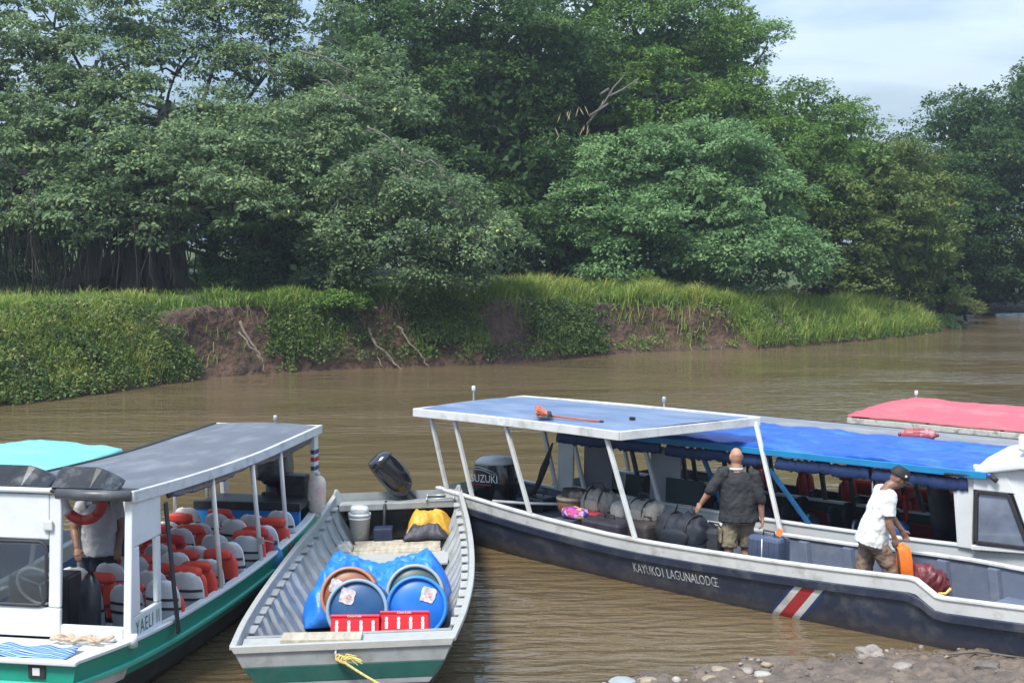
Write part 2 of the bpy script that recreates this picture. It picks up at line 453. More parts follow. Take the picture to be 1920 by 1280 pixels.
def soil_material():
    m = bpy.data.materials.new('bank_earth'); m.use_nodes = True
    t = m.node_tree; b = t.nodes['Principled BSDF']; lk = t.links.new
    c = t.nodes.new('ShaderNodeTexCoord'); g = t.nodes.new('ShaderNodeNewGeometry')
    n = t.nodes.new('ShaderNodeTexNoise'); n.inputs['Scale'].default_value = 1.6; n.inputs['Detail'].default_value = 9; n.inputs['Roughness'].default_value = .7
    lk(c.outputs['Object'], n.inputs['Vector'])
    r = t.nodes.new('ShaderNodeValToRGB'); e = r.color_ramp.elements
    e[0].position = .3; e[0].color = (.018, .012, .008, 1); e[1].position = .75; e[1].color = (.135, .072, .044, 1)
    lk(n.outputs['Fac'], r.inputs[0])
    r2 = t.nodes.new('ShaderNodeValToRGB'); e = r2.color_ramp.elements
    e[0].position = .3; e[0].color = (.03, .05, .012, 1); e[1].position = .7; e[1].color = (.09, .13, .03, 1)
    lk(n.outputs['Fac'], r2.inputs[0])
    sep = t.nodes.new('ShaderNodeSeparateXYZ'); lk(g.outputs['True Normal'], sep.inputs[0])
    r3 = t.nodes.new('ShaderNodeValToRGB'); r3.color_ramp.elements[0].position = .72; r3.color_ramp.elements[1].position = .9
    lk(sep.outputs['Z'], r3.inputs[0])
    mxn = t.nodes.new('ShaderNodeMix'); mxn.data_type = 'RGBA'
    sp_ = t.nodes.new('ShaderNodeSeparateXYZ'); lk(c.outputs['Object'], sp_.inputs[0])
    mrz = t.nodes.new('ShaderNodeMapRange'); mrz.inputs[1].default_value = .75; mrz.inputs[2].default_value = 1.1; lk(sp_.outputs['Z'], mrz.inputs[0])
    mmz = t.nodes.new('ShaderNodeMath'); mmz.operation = 'MULTIPLY'; lk(r3.outputs[0], mmz.inputs[0]); lk(mrz.outputs[0], mmz.inputs[1])
    lk(mmz.outputs[0], mxn.inputs[0]); lk(r.outputs[0], mxn.inputs[6]); lk(r2.outputs[0], mxn.inputs[7])
    lk(mxn.outputs[2], b.inputs['Base Color']); b.inputs['Roughness'].default_value = .92
    bp = t.nodes.new('ShaderNodeBump'); bp.inputs['Strength'].default_value = 1.; bp.inputs['Distance'].default_value = .35
    n2 = t.nodes.new('ShaderNodeTexNoise'); n2.inputs['Scale'].default_value = 3.5; n2.inputs['Detail'].default_value = 8; lk(c.outputs['Object'], n2.inputs['Vector'])
    lk(n2.outputs['Fac'], bp.inputs['Height']); lk(bp.outputs[0], b.inputs['Normal'])
    return m
me = bpy.data.meshes.new('far_river_bank'); me.from_pydata(bv, [], bf); me.update()
tag(link('far_river_bank', me, soil_material(), smooth=True), kind='structure')

def bank_point(s, o):
    p, nrm = bank_line(s); q = p + nrm * o
    return Vector((q.x, q.y, bank_z(s, o)))

# grass and ground cover
M_GRASS = leafmat('grass_blade', [(0, (0.048, 0.083, 0.020)), (.45, (0.121, 0.204, 0.036)), (.8, (0.241, 0.318, 0.063)), (1, (0.419, 0.378, 0.126))], .55, .3, .3)
M_COVER = leafmat('creeper_leaf', [(0, (0.039, 0.066, 0.020)), (.5, (0.087, 0.139, 0.033)), (.85, (0.148, 0.204, 0.046)), (1, (0.279, 0.229, 0.079))], .55, .25, .3)
def scatter_bank(n, s0, s1, o0, o1, power=1.):
    s = rng.uniform(s0, s1, n); o = o0 + (o1 - o0) * rng.uniform(0, 1, n) ** power
    return s, o
def grass_patch(name, n, s0, s1, o0, o1, h0, h1, w_, tint0, tint1, power=1., keepcliff=.05, relief=None, label=None, clump=True):
    s, o = scatter_bank(n, s0, s1, o0, o1, power)
    P = []; Hh = []; T = []
    for a, b_ in zip(s, o):
        W_ = sinterp(a, SLOPE); c = cliff(a)
        if b_ < W_ * .8 and rng.random() < c * (1 - keepcliff): continue
        q = noise.noise(Vector((a * .9, b_ * .9, 7.7)))
        if clump and q < -.25 and rng.random() < .55: continue
        p = bank_point(a, b_); P.append((p.x, p.y, p.z - .04))
        f = .6 + .8 * (q + .35) + .25 * noise.noise(Vector((a * .25, b_ * .5, 2.)))
        Hh.append(max(.3, f)); T.append(q)
    P = np.array(P); Hh = np.array(Hh); T = np.array(T); k = len(P)
    h = rng.uniform(h0, h1, k) * Hh
    tint = np.clip(rng.uniform(tint0, tint1, k) * .8 + .08 + T * .42, 0, 1)
    dry = rng.random(k) < .06
    tint[dry] = rng.uniform(.85, 1, dry.sum())
    o_ = blades(name, P, h, rng.uniform(.7, 1.3, k) * w_, rng.uniform(.15, .75, k), tint, M_GRASS)
    return tag(o_, label, 'grass', kind='stuff')
sL, s350, s560, s870, s1150, s1440, sR = S(2) + 4, s_at_px(340), s_at_px(560), s_at_px(870), s_at_px(1150), s_at_px(1440), s_at_px(1775)
grass_patch('tall_grass', 21000, sL, s350, .0, 3.4, .3, .68, .03, .3, 1.0, label='tall grass on the sloping left end of the far bank')
grass_patch('short_grass', 30000, sL, s870, 1.6, 12., .12, .32, .03, .5, 1.0, power=1.4, label='short pale grass on top of the far bank')
grass_patch('bank_grass', 12000, s350, s870, .3, 2.4, .3, .65, .035, .1, .8, label='dark grass hanging on the eroded middle of the far bank')
grass_patch('meadow_grass', 34000, s870, s1440, .8, 6., .45, .95, .035, .35, 1.0, power=1.3, label='bright tall grass above the eroded right part of the far bank')
grass_patch('reed_grass', 30000, s1440 - 1, sR, .0, 6., .4, .95, .038, .2, .9, label='reedy grass sloping to the point of the far bank')
grass_patch('fringe_grass', 7000, s870, s1440, .05, 1.5, .25, .5, .03, .2, .7, keepcliff=.12, label='grass tufts along the far water edge')

def cover_patch(name, n, s0, s1, o0, o1, rad, label, t0=.1, t1=.8, size=.10, kc=.0):
    """low leafy creepers: mounds of small leaves"""
    s, o = scatter_bank(n, s0, s1, o0, o1)
    C = []
    for a, b_ in zip(s, o):
        if rng.random() < cliff(a) * (1 - kc) and b_ < sinterp(a, SLOPE) * .85: continue
        p = bank_point(a, b_); C.append((p.x, p.y, p.z))
    C = np.array(C); k = 60
    cc = np.repeat(C, k, 0); m_ = len(cc)
    d = unit(rng.normal(size=(m_, 3))); d[:, 2] = np.abs(d[:, 2])
    rr = np.repeat(rng.uniform(.6, 1.3, len(C)) * rad, k)[:, None]
    P = cc + d * rr * np.array([[1, 1, .75]])
    U = d * .5 + rng.normal(size=(m_, 3)) * .6
    Nn = d + rng.normal(size=(m_, 3)) * .4 + np.array([[0, 0, .4]])
    tint = np.clip(np.repeat(rng.uniform(t0, t1, len(C)), k) + rng.normal(size=m_) * .12, 0, 1)
    L_ = rng.uniform(.7, 1.4, m_) * size
    return tag(leaves(name, P, U, Nn, L_, L_ * .55, tint, M_COVER), label, 'plants', kind='stuff')
cover_patch('creeper_cover', 620, sL + 4, s350, .0, 2.3, .36, 'leafy creepers over the left far bank', .05, .95)
cover_patch('brink_creepers', 200, s350, s560, .0, .8, .32, 'creepers hanging beside the leftmost bare earth face', .05, .9)
cover_patch('bank_creepers', 380, s560 - 1, s1150, .05, 1.05, .36, 'dark creepers hanging down the middle far bank', .0, .55)
cover_patch('slope_creepers', 650, s1150 - 4, sR, .05, 3., .32, 'low creepers between the reeds', .1, .9, kc=.25)

# roots and dead sticks on the eroded faces
M_ROOT = mat('pale_root', (.135, .105, .078), .85, .3, 8, bump=.4)
M_BARK = mat('dark_bark', (.040, .033, .026), .9, .35, 3, bump=.8, bscale=9)
M_BARKP = mat('pale_bark', (.115, .105, .09), .85, .3, 4, bump=.6, bscale=12)
def stick(name, pix, Y, r0, label, cat='root', grp=None, m=None):
    pts = [at(x, y, Y - .25 * i) for i, (x, y) in enumerate(pix)]
    fine = []
    for i in range(len(pts) - 1):
        for k in range(4):
            p = pts[i].lerp(pts[i + 1], k / 4); j = .06
            fine.append(p + Vector((random.uniform(-j, j), random.uniform(-j, j), random.uniform(-j, j) * .5)))
    fine.append(pts[-1])
    b = MB(); n_ = len(fine)
    b.tube(fine, [r0 * (1 - .65 * i / n_) for i in range(n_)], 6)
    return tag(b.build(name, m or M_ROOT, smooth=True), label, cat, grp)
stick('leaning_branch', [(452, 602), (470, 640), (488, 668), (500, 700)], 44.3, .055, 'pale dead branch slanting down the leftmost bare earth face', 'branch')
stick('leaning_branch', [(447, 622), (462, 640), (484, 662), (494, 682)], 44.2, .04, 'thinner pale stick crossing the leftmost bare earth face', 'branch')
stick('leaning_branch', [(690, 612), (708, 648), (736, 676), (757, 694)], 46.9, .06, 'long pale branch leaning into the water below the middle of the bank', 'branch')
stick('leaning_branch', [(702, 640), (708, 668), (722, 690)], 46.8, .04, 'short pale stick left of the long leaning branch', 'branch')
stick('leaning_branch', [(748, 610), (764, 635), (790, 668), (804, 690)], 47.2, .045, 'grey branch leaning right of the long pale one', 'branch')
hr = MB()
for _ in range(110):
    a, b_, k = random.choice(CLIFF[:4])
    s = random.uniform(a, b_); W_ = sinterp(s, SLOPE); o = W_ * random.uniform(.55, .85)
    p = bank_point(s, W_ * .82); p.z += .05
    _, nrm = bank_line(s); nv = Vector((-nrm.x, -nrm.y, 0)); tv = Vector((nrm.y, -nrm.x, 0))
    ln = random.uniform(.2, .5) if random.random() < .6 else random.uniform(.5, 1.4); pts = [p]
    dr = random.uniform(-.35, .35)
    for k in range(1, 6):
        t = k / 5
        pts.append(p + nv * (.15 + .5 * t * random.uniform(.6, 1.1)) + tv * (dr * t + random.uniform(-.05, .05)) + Vector((0, 0, -ln * t)))
    hr.tube(pts, [random.uniform(.005, .014) * (1 - .12 * q) for q in range(6)], 4)
tag(hr.build('hanging_roots', M_ROOT, smooth=True), 'thin roots hanging over the bare earth faces of the far bank', 'roots', kind='stuff')

# ------------------------------------------------------------------ trees
DK, MD, LT = 0, 1, 2
M_LEAF = {
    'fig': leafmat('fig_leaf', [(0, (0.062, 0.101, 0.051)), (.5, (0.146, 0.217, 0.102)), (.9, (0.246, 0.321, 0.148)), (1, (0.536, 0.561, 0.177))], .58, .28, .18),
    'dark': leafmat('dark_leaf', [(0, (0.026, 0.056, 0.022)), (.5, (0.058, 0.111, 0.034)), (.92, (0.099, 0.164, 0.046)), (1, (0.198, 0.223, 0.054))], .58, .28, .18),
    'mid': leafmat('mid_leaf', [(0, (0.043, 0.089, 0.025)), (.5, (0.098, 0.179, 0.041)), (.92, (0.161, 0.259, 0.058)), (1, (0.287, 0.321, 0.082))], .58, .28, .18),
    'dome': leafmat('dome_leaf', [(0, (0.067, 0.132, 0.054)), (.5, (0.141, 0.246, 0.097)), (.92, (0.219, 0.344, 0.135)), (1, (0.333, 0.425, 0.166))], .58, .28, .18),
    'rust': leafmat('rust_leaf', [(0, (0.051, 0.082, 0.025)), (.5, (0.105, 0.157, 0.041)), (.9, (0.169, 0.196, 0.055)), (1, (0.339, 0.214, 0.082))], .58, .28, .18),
}
def make_tree(name, label, base, lobes, kind, leaf=.24, dens=1.5, lpc=58, cr=.75, trunk_r=.3, bark=None, flat=.45, droop=.25, back=.3, group=None, tintbias=0., branches=True, floor=None, fill=.35):
    """lobes: (px, py, Y, rx, ry, depth) ellipsoids given in photo pixels and metres of depth"""
    root = empty(name, base, 0, label, 'tree', group)
    base = Vector(base)
    POS = []; UU = []; NN = []; TT = []; LL = []
    world = []
    for (px, py, Y, rx, ry, dp) in lobes:
        c = at(px, py, Y); k = Y / FPX
        world.append((np.array(c), np.array([rx * k, dp, ry * k])))
    for c, r in world:
        area = 4 * math.pi * (((r[0]*r[1])**1.6 + (r[0]*r[2])**1.6 + (r[1]*r[2])**1.6) / 3) ** (1 / 1.6)
        n1 = max(4, int(area * .42))
        d1 = unit(rng.normal(size=(n1, 3)))
        keep = ((d1[:, 2] > -.6) | (rng.random(n1) < .3)) & ((-d1[:, 1] > -.3) | (rng.random(n1) < back))
        d1 = d1[keep]; n1 = len(d1)
        sub = c + d1 * r * rng.uniform(.62, .98, n1)[:, None]
        sr = rng.uniform(.75, 1.45, n1) * cr * 1.35
        k_ = max(2, int(dens * 6))
        cc1 = np.repeat(sub, k_, 0); n = len(cc1)
        d = unit(rng.normal(size=(n, 3)) + np.repeat(d1, k_, 0) * .7 + np.array([[0, -.2, .45]]))
        q = cc1 + d * np.repeat(sr, k_)[:, None] * np.array([[1., 1., .7]]) * rng.uniform(.75, 1.05, n)[:, None]
        st_ = np.repeat(rng.normal(size=n1) * .09, k_)
        inside = np.zeros(n, bool)
        for c2, r2 in world:
            if c2 is c: continue
            inside |= (np.sum(((q - c2) / (r2 * .70)) ** 2, 1) < 1)
        q = q[~inside]; d = d[~inside]; st_ = st_[~inside]; n = len(q)
        if n == 0: continue
        nl = max(8, int(lpc * 1.3))
        R_ = rng.uniform(.6, 1.3, n) * cr * .62
        cc = np.repeat(q, nl, 0); dd = np.repeat(d, nl, 0); RR = np.repeat(R_, nl); m_ = n * nl
        ph = rng.uniform(0, 2 * np.pi, m_); rho = np.sqrt(rng.uniform(0, 1, m_))
        rad = np.stack([np.cos(ph), np.sin(ph), np.zeros(m_)], 1)
        z = (rng.normal(size=m_) * .3 - droop * rho ** 2 * 1.6) * flat * 1.6
        P = cc + rad * (rho * RR)[:, None] + np.stack([np.zeros(m_), np.zeros(m_), z * RR], 1)
        U = rad * .8 + rng.normal(size=(m_, 3)) * .45 + dd * .25 + np.array([[0, 0, -.15]])
        Nn = np.array([[0, 0, .9]]) + dd * .55 + rng.normal(size=(m_, 3)) * .42
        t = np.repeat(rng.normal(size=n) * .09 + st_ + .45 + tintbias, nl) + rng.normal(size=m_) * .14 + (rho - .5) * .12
        POS.append(P); UU.append(U); NN.append(Nn); TT.append(t); LL.append(rng.uniform(.6, 1.4, m_) * leaf * .64)
        # sparse leaves inside the lobe
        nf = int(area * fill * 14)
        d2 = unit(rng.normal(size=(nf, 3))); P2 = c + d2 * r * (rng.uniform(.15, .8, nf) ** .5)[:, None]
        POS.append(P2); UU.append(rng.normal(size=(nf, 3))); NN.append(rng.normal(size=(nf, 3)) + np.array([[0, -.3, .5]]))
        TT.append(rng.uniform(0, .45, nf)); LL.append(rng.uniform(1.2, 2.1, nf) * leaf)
    P = np.concatenate(POS); U = np.concatenate(UU); Nn = np.concatenate(NN); t = np.concatenate(TT); l = np.concatenate(LL)
    ok = P[:, 2] > (floor if floor is not None else base.z + .15)
    P, U, Nn, t, l = P[ok], U[ok], Nn[ok], t[ok], l[ok]
    yl = rng.random(len(t)) < .010
    t = np.clip(t, 0, .93); t[yl] = rng.uniform(.95, 1, yl.sum())
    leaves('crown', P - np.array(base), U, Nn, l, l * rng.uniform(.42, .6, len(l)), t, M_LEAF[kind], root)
    # trunk and limbs
    top = sum((Vector(c) for c, r in world), Vector()) / len(world)
    hgt = top.z - base.z
    b = MB(); pts = []; rs = []
    for i in range(9):
        f = i / 8
        p = Vector((0, 0, 0)).lerp(top - base, f) ; p.x += .25 * math.sin(3 * f + base.x); p.z = hgt * f
        pts.append(p); rs.append(trunk_r * (1.5 if i == 0 else 1.0) * (1 - .6 * f))
    pts[0].z -= .3
    b.tube(pts, rs, 10); b.build('trunk', bark or M_BARK, root, smooth=True)
    if branches:
        for i, (c, r) in enumerate(world):
            e = Vector(c) - base; st = pts[random.randint(2, 6)]
            mid = st.lerp(e, .5) + Vector((random.uniform(-.5, .5), random.uniform(-.3, .3), random.uniform(-.3, .6)))
            b = MB(); q = [st, st.lerp(mid, .5), mid, mid.lerp(e, .6), e + Vector((random.uniform(-.5, .5), 0, r[2] * .4))]
            b.tube(q, [trunk_r * .34, trunk_r * .28, trunk_r * .2, trunk_r * .12, trunk_r * .05], 7)
            for _ in range(4):
                f = random.uniform(.4, 1.); s_ = q[2].lerp(q[4], f)
                tip = s_ + Vector((random.uniform(-1, 1) * r[0] * .8, random.uniform(-1, .4) * r[1] * .7, random.uniform(-.1, .9) * r[2]))
                b.tube([s_, s_.lerp(tip, .5) + Vector((0, 0, .2)), tip], [trunk_r * .14, trunk_r * .1, .02], 5)
            b.build('branch', bark or M_BARK, root, smooth=True)
    return root

TREES = bool(1)
# the great fig on the left
fig = make_tree('fig_tree', 'huge spreading fig tree with hanging roots at the left of the bank', at(265, 553, 50), [
    (40, 385, 50.0, 190, 50, 2.8), (200, 408, 49.5, 150, 34, 2.4), (330, 345, 49.0, 175, 60, 2.6), (440, 375, 48.5, 110, 36, 2.2), (140, 300, 51.0, 200, 62, 3),
    (450, 285, 50.0, 150, 52, 2.6), (600, 245, 51.5, 150, 48, 2.6), (700, 210, 52.0, 110, 45, 2.2), (290, 215, 52.0, 200, 55, 2.6), (60, 205, 52.0, 150, 55, 2.6),
    (170, 110, 53.0, 120, 42, 2.2), (20, 110, 53.5, 90, 60, 2.2), (330, 110, 54.0, 90, 40, 2), (500, 150, 54.0, 110, 42, 2.2), (560, 60, 55.0, 110, 42, 2),
    (240, 30, 54.0, 90, 36, 2), (430, 30, 55.0, 90, 34, 2), (90, 20, 55.0, 70, 40, 2), (560, 330, 50.0, 100, 44, 2.2), (640, 120, 54.0, 90, 40, 2), (-90, 280, 51.0, 130, 150, 3), (-120, 80, 53.0, 140, 110, 3)],
    'fig', leaf=.25, dens=1.35, lpc=52, cr=.72, trunk_r=.42, flat=.38, fill=.12)
base = at(265, 553, 50)
b = MB()
for i in range(16):
    a = random.uniform(-1.9, 1.7); yy = random.uniform(-.8, .8)
    hgt = random.uniform(2.2, 3.6); tx = a * .9 + random.uniform(-.5, .5)
    rr = random.uniform(.12, .32)
    b.tube([(a * 1.5, yy * 1.5, -.2), (a * 1.1, yy, .5), (a, yy * .8, 1.3), (tx, yy * .6, hgt)], [rr * 1.9, rr * 1.2, rr, rr * .8], 8)
b.tube([(2.05, -.6, -.25), (1.5, -.5, .5), (1.0, -.3, 1.4), (.6, -.2, 2.6)], [.35, .32, .3, .26], 9)
b.tube([(-3.4, -.6, -.1), (-2.4, -.5, .3), (-1.2, -.3, .9), (-.3, -.2, 1.8)], [.18, .3, .34, .3], 9)
b.build('buttress_root', M_BARK, fig, smooth=True)
b = MB()
b.tube([(.3, -.2, 2.2), (1.2, -.6, 2.9), (2.6, -1.2, 3.5), (4.2, -1.8, 3.9)], [.3, .24, .18, .09], 8); b.build('limb', M_BARK, fig, smooth=True)
b = MB()
b.tube([(-.2, -.2, 2.2), (-1.4, -.5, 3.1), (-3., -1., 3.9), (-4.6, -1.2, 4.6)], [.3, .24, .16, .08], 8); b.build('limb', M_BARK, fig, smooth=True)
b = MB()
for i in range(150):
    x = random.uniform(-5.2, 1.9); y = random.uniform(-2.6, .6); t_ = random.uniform(2.6, 3.9)
    e = random.choice((0, 0, random.uniform(.3, 1.6)))
    pts = [(x + random.uniform(-.06, .06) * k, y, lerp(t_, e, k / 4)) for k in range(5)]
    b.tube(pts, [.035, .03, .028, .024, .012], 4)
tag(b.build('aerial_roots', M_BARK, fig, smooth=True), kind='stuff')
# bare pale twigs on the drooping fig
fig2 = make_tree('drooping_fig_tree', 'grey green drooping fig with bare pale twigs at the middle of the bank', at(852, 552, 50.2), [
    (700, 330, 49.1, 110, 45, 2.2), (800, 370, 48.8, 110, 50, 2.2), (640, 400, 49.0, 75, 48, 2), (740, 430, 48.4, 120, 48, 2.2), (860, 440, 48.8, 95, 52, 2.2),
    (905, 480, 49.2, 66, 38, 1.8), (820, 500, 48.4, 80, 34, 1.8), (660, 478, 48.8, 90, 34, 1.8), (770, 300, 49.6, 70, 28, 1.6), (600, 520, 49.2, 60, 26, 1.4)],
    'fig', leaf=.22, dens=1.7, lpc=50, cr=.6, trunk_r=.28, bark=M_BARKP, flat=.5, droop=.6, fill=.25, floor=2.3)
b = MB()
def twig(x0, y0, x1, y1, Y, r=.035):
    p = at(x0, y0, Y); q = at(x1, y1, Y - .3); k = [p]
    for i in range(1, 6):
        k.append(p.lerp(q, i / 5) + Vector((random.uniform(-.13, .13), 0, random.uniform(-.12, .12) + .12 * math.sin(i))))
    b.tube(k, [r, r * .9, r * .8, r * .65, r * .5, r * .3], 5)
    for _ in range(5):
        s_ = k[random.randint(1, 4)]; b.tube([s_, s_ + Vector((random.uniform(-.5, .7), -.1, random.uniform(-.5, .3)))], [r * .4, .008], 4)
for a_ in [(700, 285, 640, 345), (690, 300, 720, 290), (740, 385, 765, 425), (730, 320, 770, 345), (760, 330, 850, 420), (800, 340, 900, 430), (700, 360, 660, 300), (820, 400, 900, 470), (720, 350, 690, 400), (850, 380, 930, 440), (780, 300, 850, 330), (650, 360, 625, 400), (880, 430, 940, 500), (760, 420, 830, 480), (600, 150, 660, 185), (560, 95, 680, 140), (690, 240, 770, 290), (520, 150, 440, 60)]:
    twig(*a_, 47.2)
bm_ = tag(b.build('bare_twigs', M_BARKP, None, smooth=True), kind='stuff'); bm_.parent = fig2; bm_.location = -Vector(fig2.location)

FORE = 'forest trees behind the bank'
T = lambda *a, **k: make_tree(*a, **k)
T('forest_tree', 'tall dark broad tree rising behind the drooping fig', at(800, 500, 64.0), [
    (760, 100, 64.0, 130, 80, 4), (900, 40, 65.0, 150, 90, 4), (700, 30, 66.0, 90, 70, 3.5), (880, 190, 62.5, 150, 85, 4), (1010, 120, 64.0, 110, 85, 4), (800, 290, 62.0, 130, 80, 3.5),
    (950, 300, 61.5, 110, 80, 3.5), (980, 400, 61.0, 90, 80, 3.2), (870, 400, 62.0, 100, 80, 3)], 'dark', leaf=.28, dens=1.15, lpc=48, cr=.85, trunk_r=.45, group=FORE)
T('forest_tree', 'tall tree with bright thin crown top beside the open sky', at(1250, 520, 69.0), [
    (1180, 60, 69.0, 140, 80, 4), (1300, 60, 69.0, 90, 60, 3.4), (1100, 190, 67.0, 130, 70, 3.6), (1240, 190, 66.5, 150, 75, 4), (1350, 205, 68.0, 80, 60, 3.2), (1060, 20, 70.0, 110, 70, 3.5), (1360, 120, 69.0, 50, 45, 2.6)],
    'mid', leaf=.26, dens=1.1, lpc=48, cr=.85, trunk_r=.4, bark=M_BARKP, group=FORE, tintbias=.05)
T('forest_tree', 'pale crown sticking out highest against the sky', at(1330, 500, 71.0), [
    (1370, 25, 71.0, 40, 30, 2.2), (1320, 0, 71.0, 60, 30, 2.2), (1408, 75, 71.0, 26, 26, 1.6), (1425, 110, 71.0, 14, 14, 1.), (1450, 60, 71.0, 8, 6, .4)],
    'dome', leaf=.26, dens=1.1, lpc=36, cr=.6, trunk_r=.25, bark=M_BARKP, group=FORE, tintbias=.25, fill=.05)
T('dome_tree', 'broad dome shaped bright green tree in front of the forest', at(1270, 540, 62.7), [
    (1250, 320, 61.2, 180, 55, 3.4), (1140, 330, 61.7, 90, 50, 3), (1330, 300, 61.7, 80, 55, 3), (1120, 400, 60.2, 110, 50, 3), (1270, 400, 59.5, 160, 52, 3.2), (1400, 390, 60.7, 95, 56, 3), (1090, 470, 60.2, 90, 44, 2.6),
    (1220, 480, 59.3, 140, 42, 3), (1370, 470, 59.7, 120, 46, 3), (1460, 480, 60.7, 60, 50, 2.6), (1180, 540, 61.7, 110, 30, 2.6), (1320, 535, 61.3, 130, 30, 2.6), (1340, 268, 62.2, 50, 26, 2)],
    'dome', leaf=.26, dens=1.5, lpc=52, cr=.75, trunk_r=.35, flat=.42, group=FORE, tintbias=.03)
T('forest_tree', 'dark tree whose rounded shoulder slopes down to the sky gap', at(1540, 540, 70.0), [
    (1475, 215, 69.0, 80, 45, 3.2), (1560, 255, 69.0, 60, 40, 3.0), (1450, 290, 67.0, 110, 60, 3.6), (1580, 320, 68.0, 80, 45, 3.2), (1500, 360, 66.0, 110, 60, 3.4), (1612, 235, 70.0, 20, 16, 1.2)],
    'mid', leaf=.28, dens=1.15, lpc=48, cr=.85, trunk_r=.4, group=FORE)
T('forest_tree', 'olive and rusty tinged tree leaning over the right end of the bank', at(1640, 575, 69.5), [
    (1600, 380, 66.0, 110, 70, 3.4), (1690, 360, 67.5, 80, 60, 3), (1560, 470, 65.0, 80, 60, 3), (1660, 470, 66.0, 100, 65, 3.4), (1720, 520, 67.5, 60, 60, 2.8), (1600, 550, 66.0, 90, 40, 3), (1690, 320, 68.5, 50, 34, 2.4)],
    'rust', leaf=.27, dens=1.3, lpc=50, cr=.8, trunk_r=.35, group=FORE)
T('forest_tree', 'tall dark tree at the far right where the river bends', at(1860, 590, 84), [
    (1800, 235, 80, 60, 45, 3.6), (1890, 225, 81, 70, 45, 3.6), (1830, 320, 79, 90, 70, 4.6), (1950, 300, 80, 100, 100, 5), (1770, 390, 78, 80, 80, 4), (1890, 400, 78, 110, 80, 5), (1830, 500, 78, 90, 70, 4), (1930, 510, 78.5, 90, 60, 4), (1760, 500, 78, 60, 60, 3.5), (1930, 165, 82, 34, 20, 2.2)],
    'dark', leaf=.32, dens=1.0, lpc=46, cr=.95, trunk_r=.5, group=FORE, floor=.4)
T('forest_tree', 'dark backmost tree between the round shoulder and the river bend', at(1700, 560, 80), [
    (1690, 320, 76, 60, 45, 3.4), (1640, 390, 75, 90, 80, 4), (1730, 430, 75, 80, 90, 4), (1780, 540, 79, 70, 40, 3)], 'dark', leaf=.32, dens=.9, lpc=46, cr=.95, trunk_r=.4, group=FORE, floor=.4)
T('forest_tree', 'shadowed tree behind the trunk of the great fig', at(480, 545, 59.0), [
    (440, 380, 58.0, 110, 60, 3), (560, 420, 57.5, 130, 80, 3), (520, 500, 56.0, 90, 44, 2.6), (620, 500, 56.5, 80, 44, 2.4), (300, 330, 61.0, 160, 90, 3), (150, 380, 61.0, 150, 90, 3), (480, 300, 61.0, 150, 70, 3), (640, 340, 59.0, 100, 80, 3)],
    'dark', leaf=.28, dens=1.0, lpc=46, cr=.85, trunk_r=.35, group=FORE)
T('forest_tree', 'leafy dark tree filling the gap between fig and dome tree', at(1000, 540, 67.5), [
    (1010, 470, 65.5, 70, 70, 3), (960, 500, 66.0, 60, 50, 2.6), (1040, 330, 67.5, 80, 80, 3), (1080, 260, 69.5, 90, 60, 3), (1180, 280, 70.5, 110, 50, 3), (1400, 300, 73.5, 110, 70, 3), (1440, 420, 72.5, 90, 90, 3)], 'dark', leaf=.28, dens=1.0, lpc=46, cr=.85, trunk_r=.3, group=FORE)
T('forest_tree', 'half hidden pale tree at the far left behind the fig', at(-20, 545, 60), [
    (-60, 430, 58, 120, 80, 3), (60, 470, 57, 80, 50, 2.4), (-100, 250, 60, 160, 130, 3.4)], 'mid', leaf=.28, dens=1.0, lpc=46, cr=.85, trunk_r=.3, group=FORE)
T('forest_tree', 'deep green tree far back between the dark broad tree and the dome tree', at(1000, 520, 78), [
    (720, 170, 76, 110, 90, 4), (860, 150, 77, 130, 100, 4), (1010, 200, 77, 130, 100, 4), (900, 300, 76, 150, 90, 4), (1060, 330, 75, 130, 90, 4), (760, 330, 75, 120, 90, 4)], 'dark', leaf=.36, dens=.8, lpc=44, cr=1.1, trunk_r=.4, group=FORE, fill=.9)
T('forest_tree', 'deep green tree far back behind the dome tree', at(1280, 520, 80), [
    (1150, 150, 78, 120, 90, 4), (1280, 140, 78, 110, 80, 4), (1220, 280, 77, 150, 90, 4), (1370, 270, 78, 100, 80, 4), (1300, 400, 76, 160, 90, 4), (1480, 380, 76, 110, 90, 4), (1130, 440, 76, 130, 80, 4)], 'dark', leaf=.36, dens=.8, lpc=44, cr=1.1, trunk_r=.4, group=FORE, fill=.9)
T('forest_tree', 'deep green tree far back behind the great fig', at(400, 540, 72), [
    (150, 330, 70, 160, 110, 4), (380, 330, 70, 160, 110, 4), (560, 300, 71, 130, 110, 4), (580, 450, 69, 120, 80, 3.4)], 'dark', leaf=.34, dens=.8, lpc=44, cr=1.05, trunk_r=.4, group=FORE, fill=.7)
# shrubs at the edge of the meadow
def shrub(label, px, py, Y, rx, ry, kind, leaf=.16, n=1.0, tb=0.):
    g = at(px, py, Y)
    return make_tree('shrub', label, g, [(px, py - ry * .9, Y, rx, ry, rx * Y / FPX * .8), (px - rx * .5, py - ry * .6, Y - .3, rx * .6, ry * .6, rx * Y / FPX * .5), (px + rx * .5, py - ry * .7, Y, rx * .6, ry * .7, rx * Y / FPX * .5)],
                     kind, leaf=leaf, dens=3.2 * n, lpc=34, cr=.32, trunk_r=.07, group='shrubs on the bank', branches=False, tintbias=tb)
shrub('thin pale shrub at the foot of the dome tree', 1200, 548, 57, 32, 24, 'mid', n=.6, tb=.1)
shrub('round dark shrub right of the great fig trunk', 440, 555, 49.5, 44, 40, 'dark')
shrub('broad shrub under the drooping fig', 610, 556, 50.4, 60, 24, 'dome', tb=.1)
shrub('yellow green bush beside the fig buttress', 470, 558, 51, 30, 16, 'dome', tb=.3)
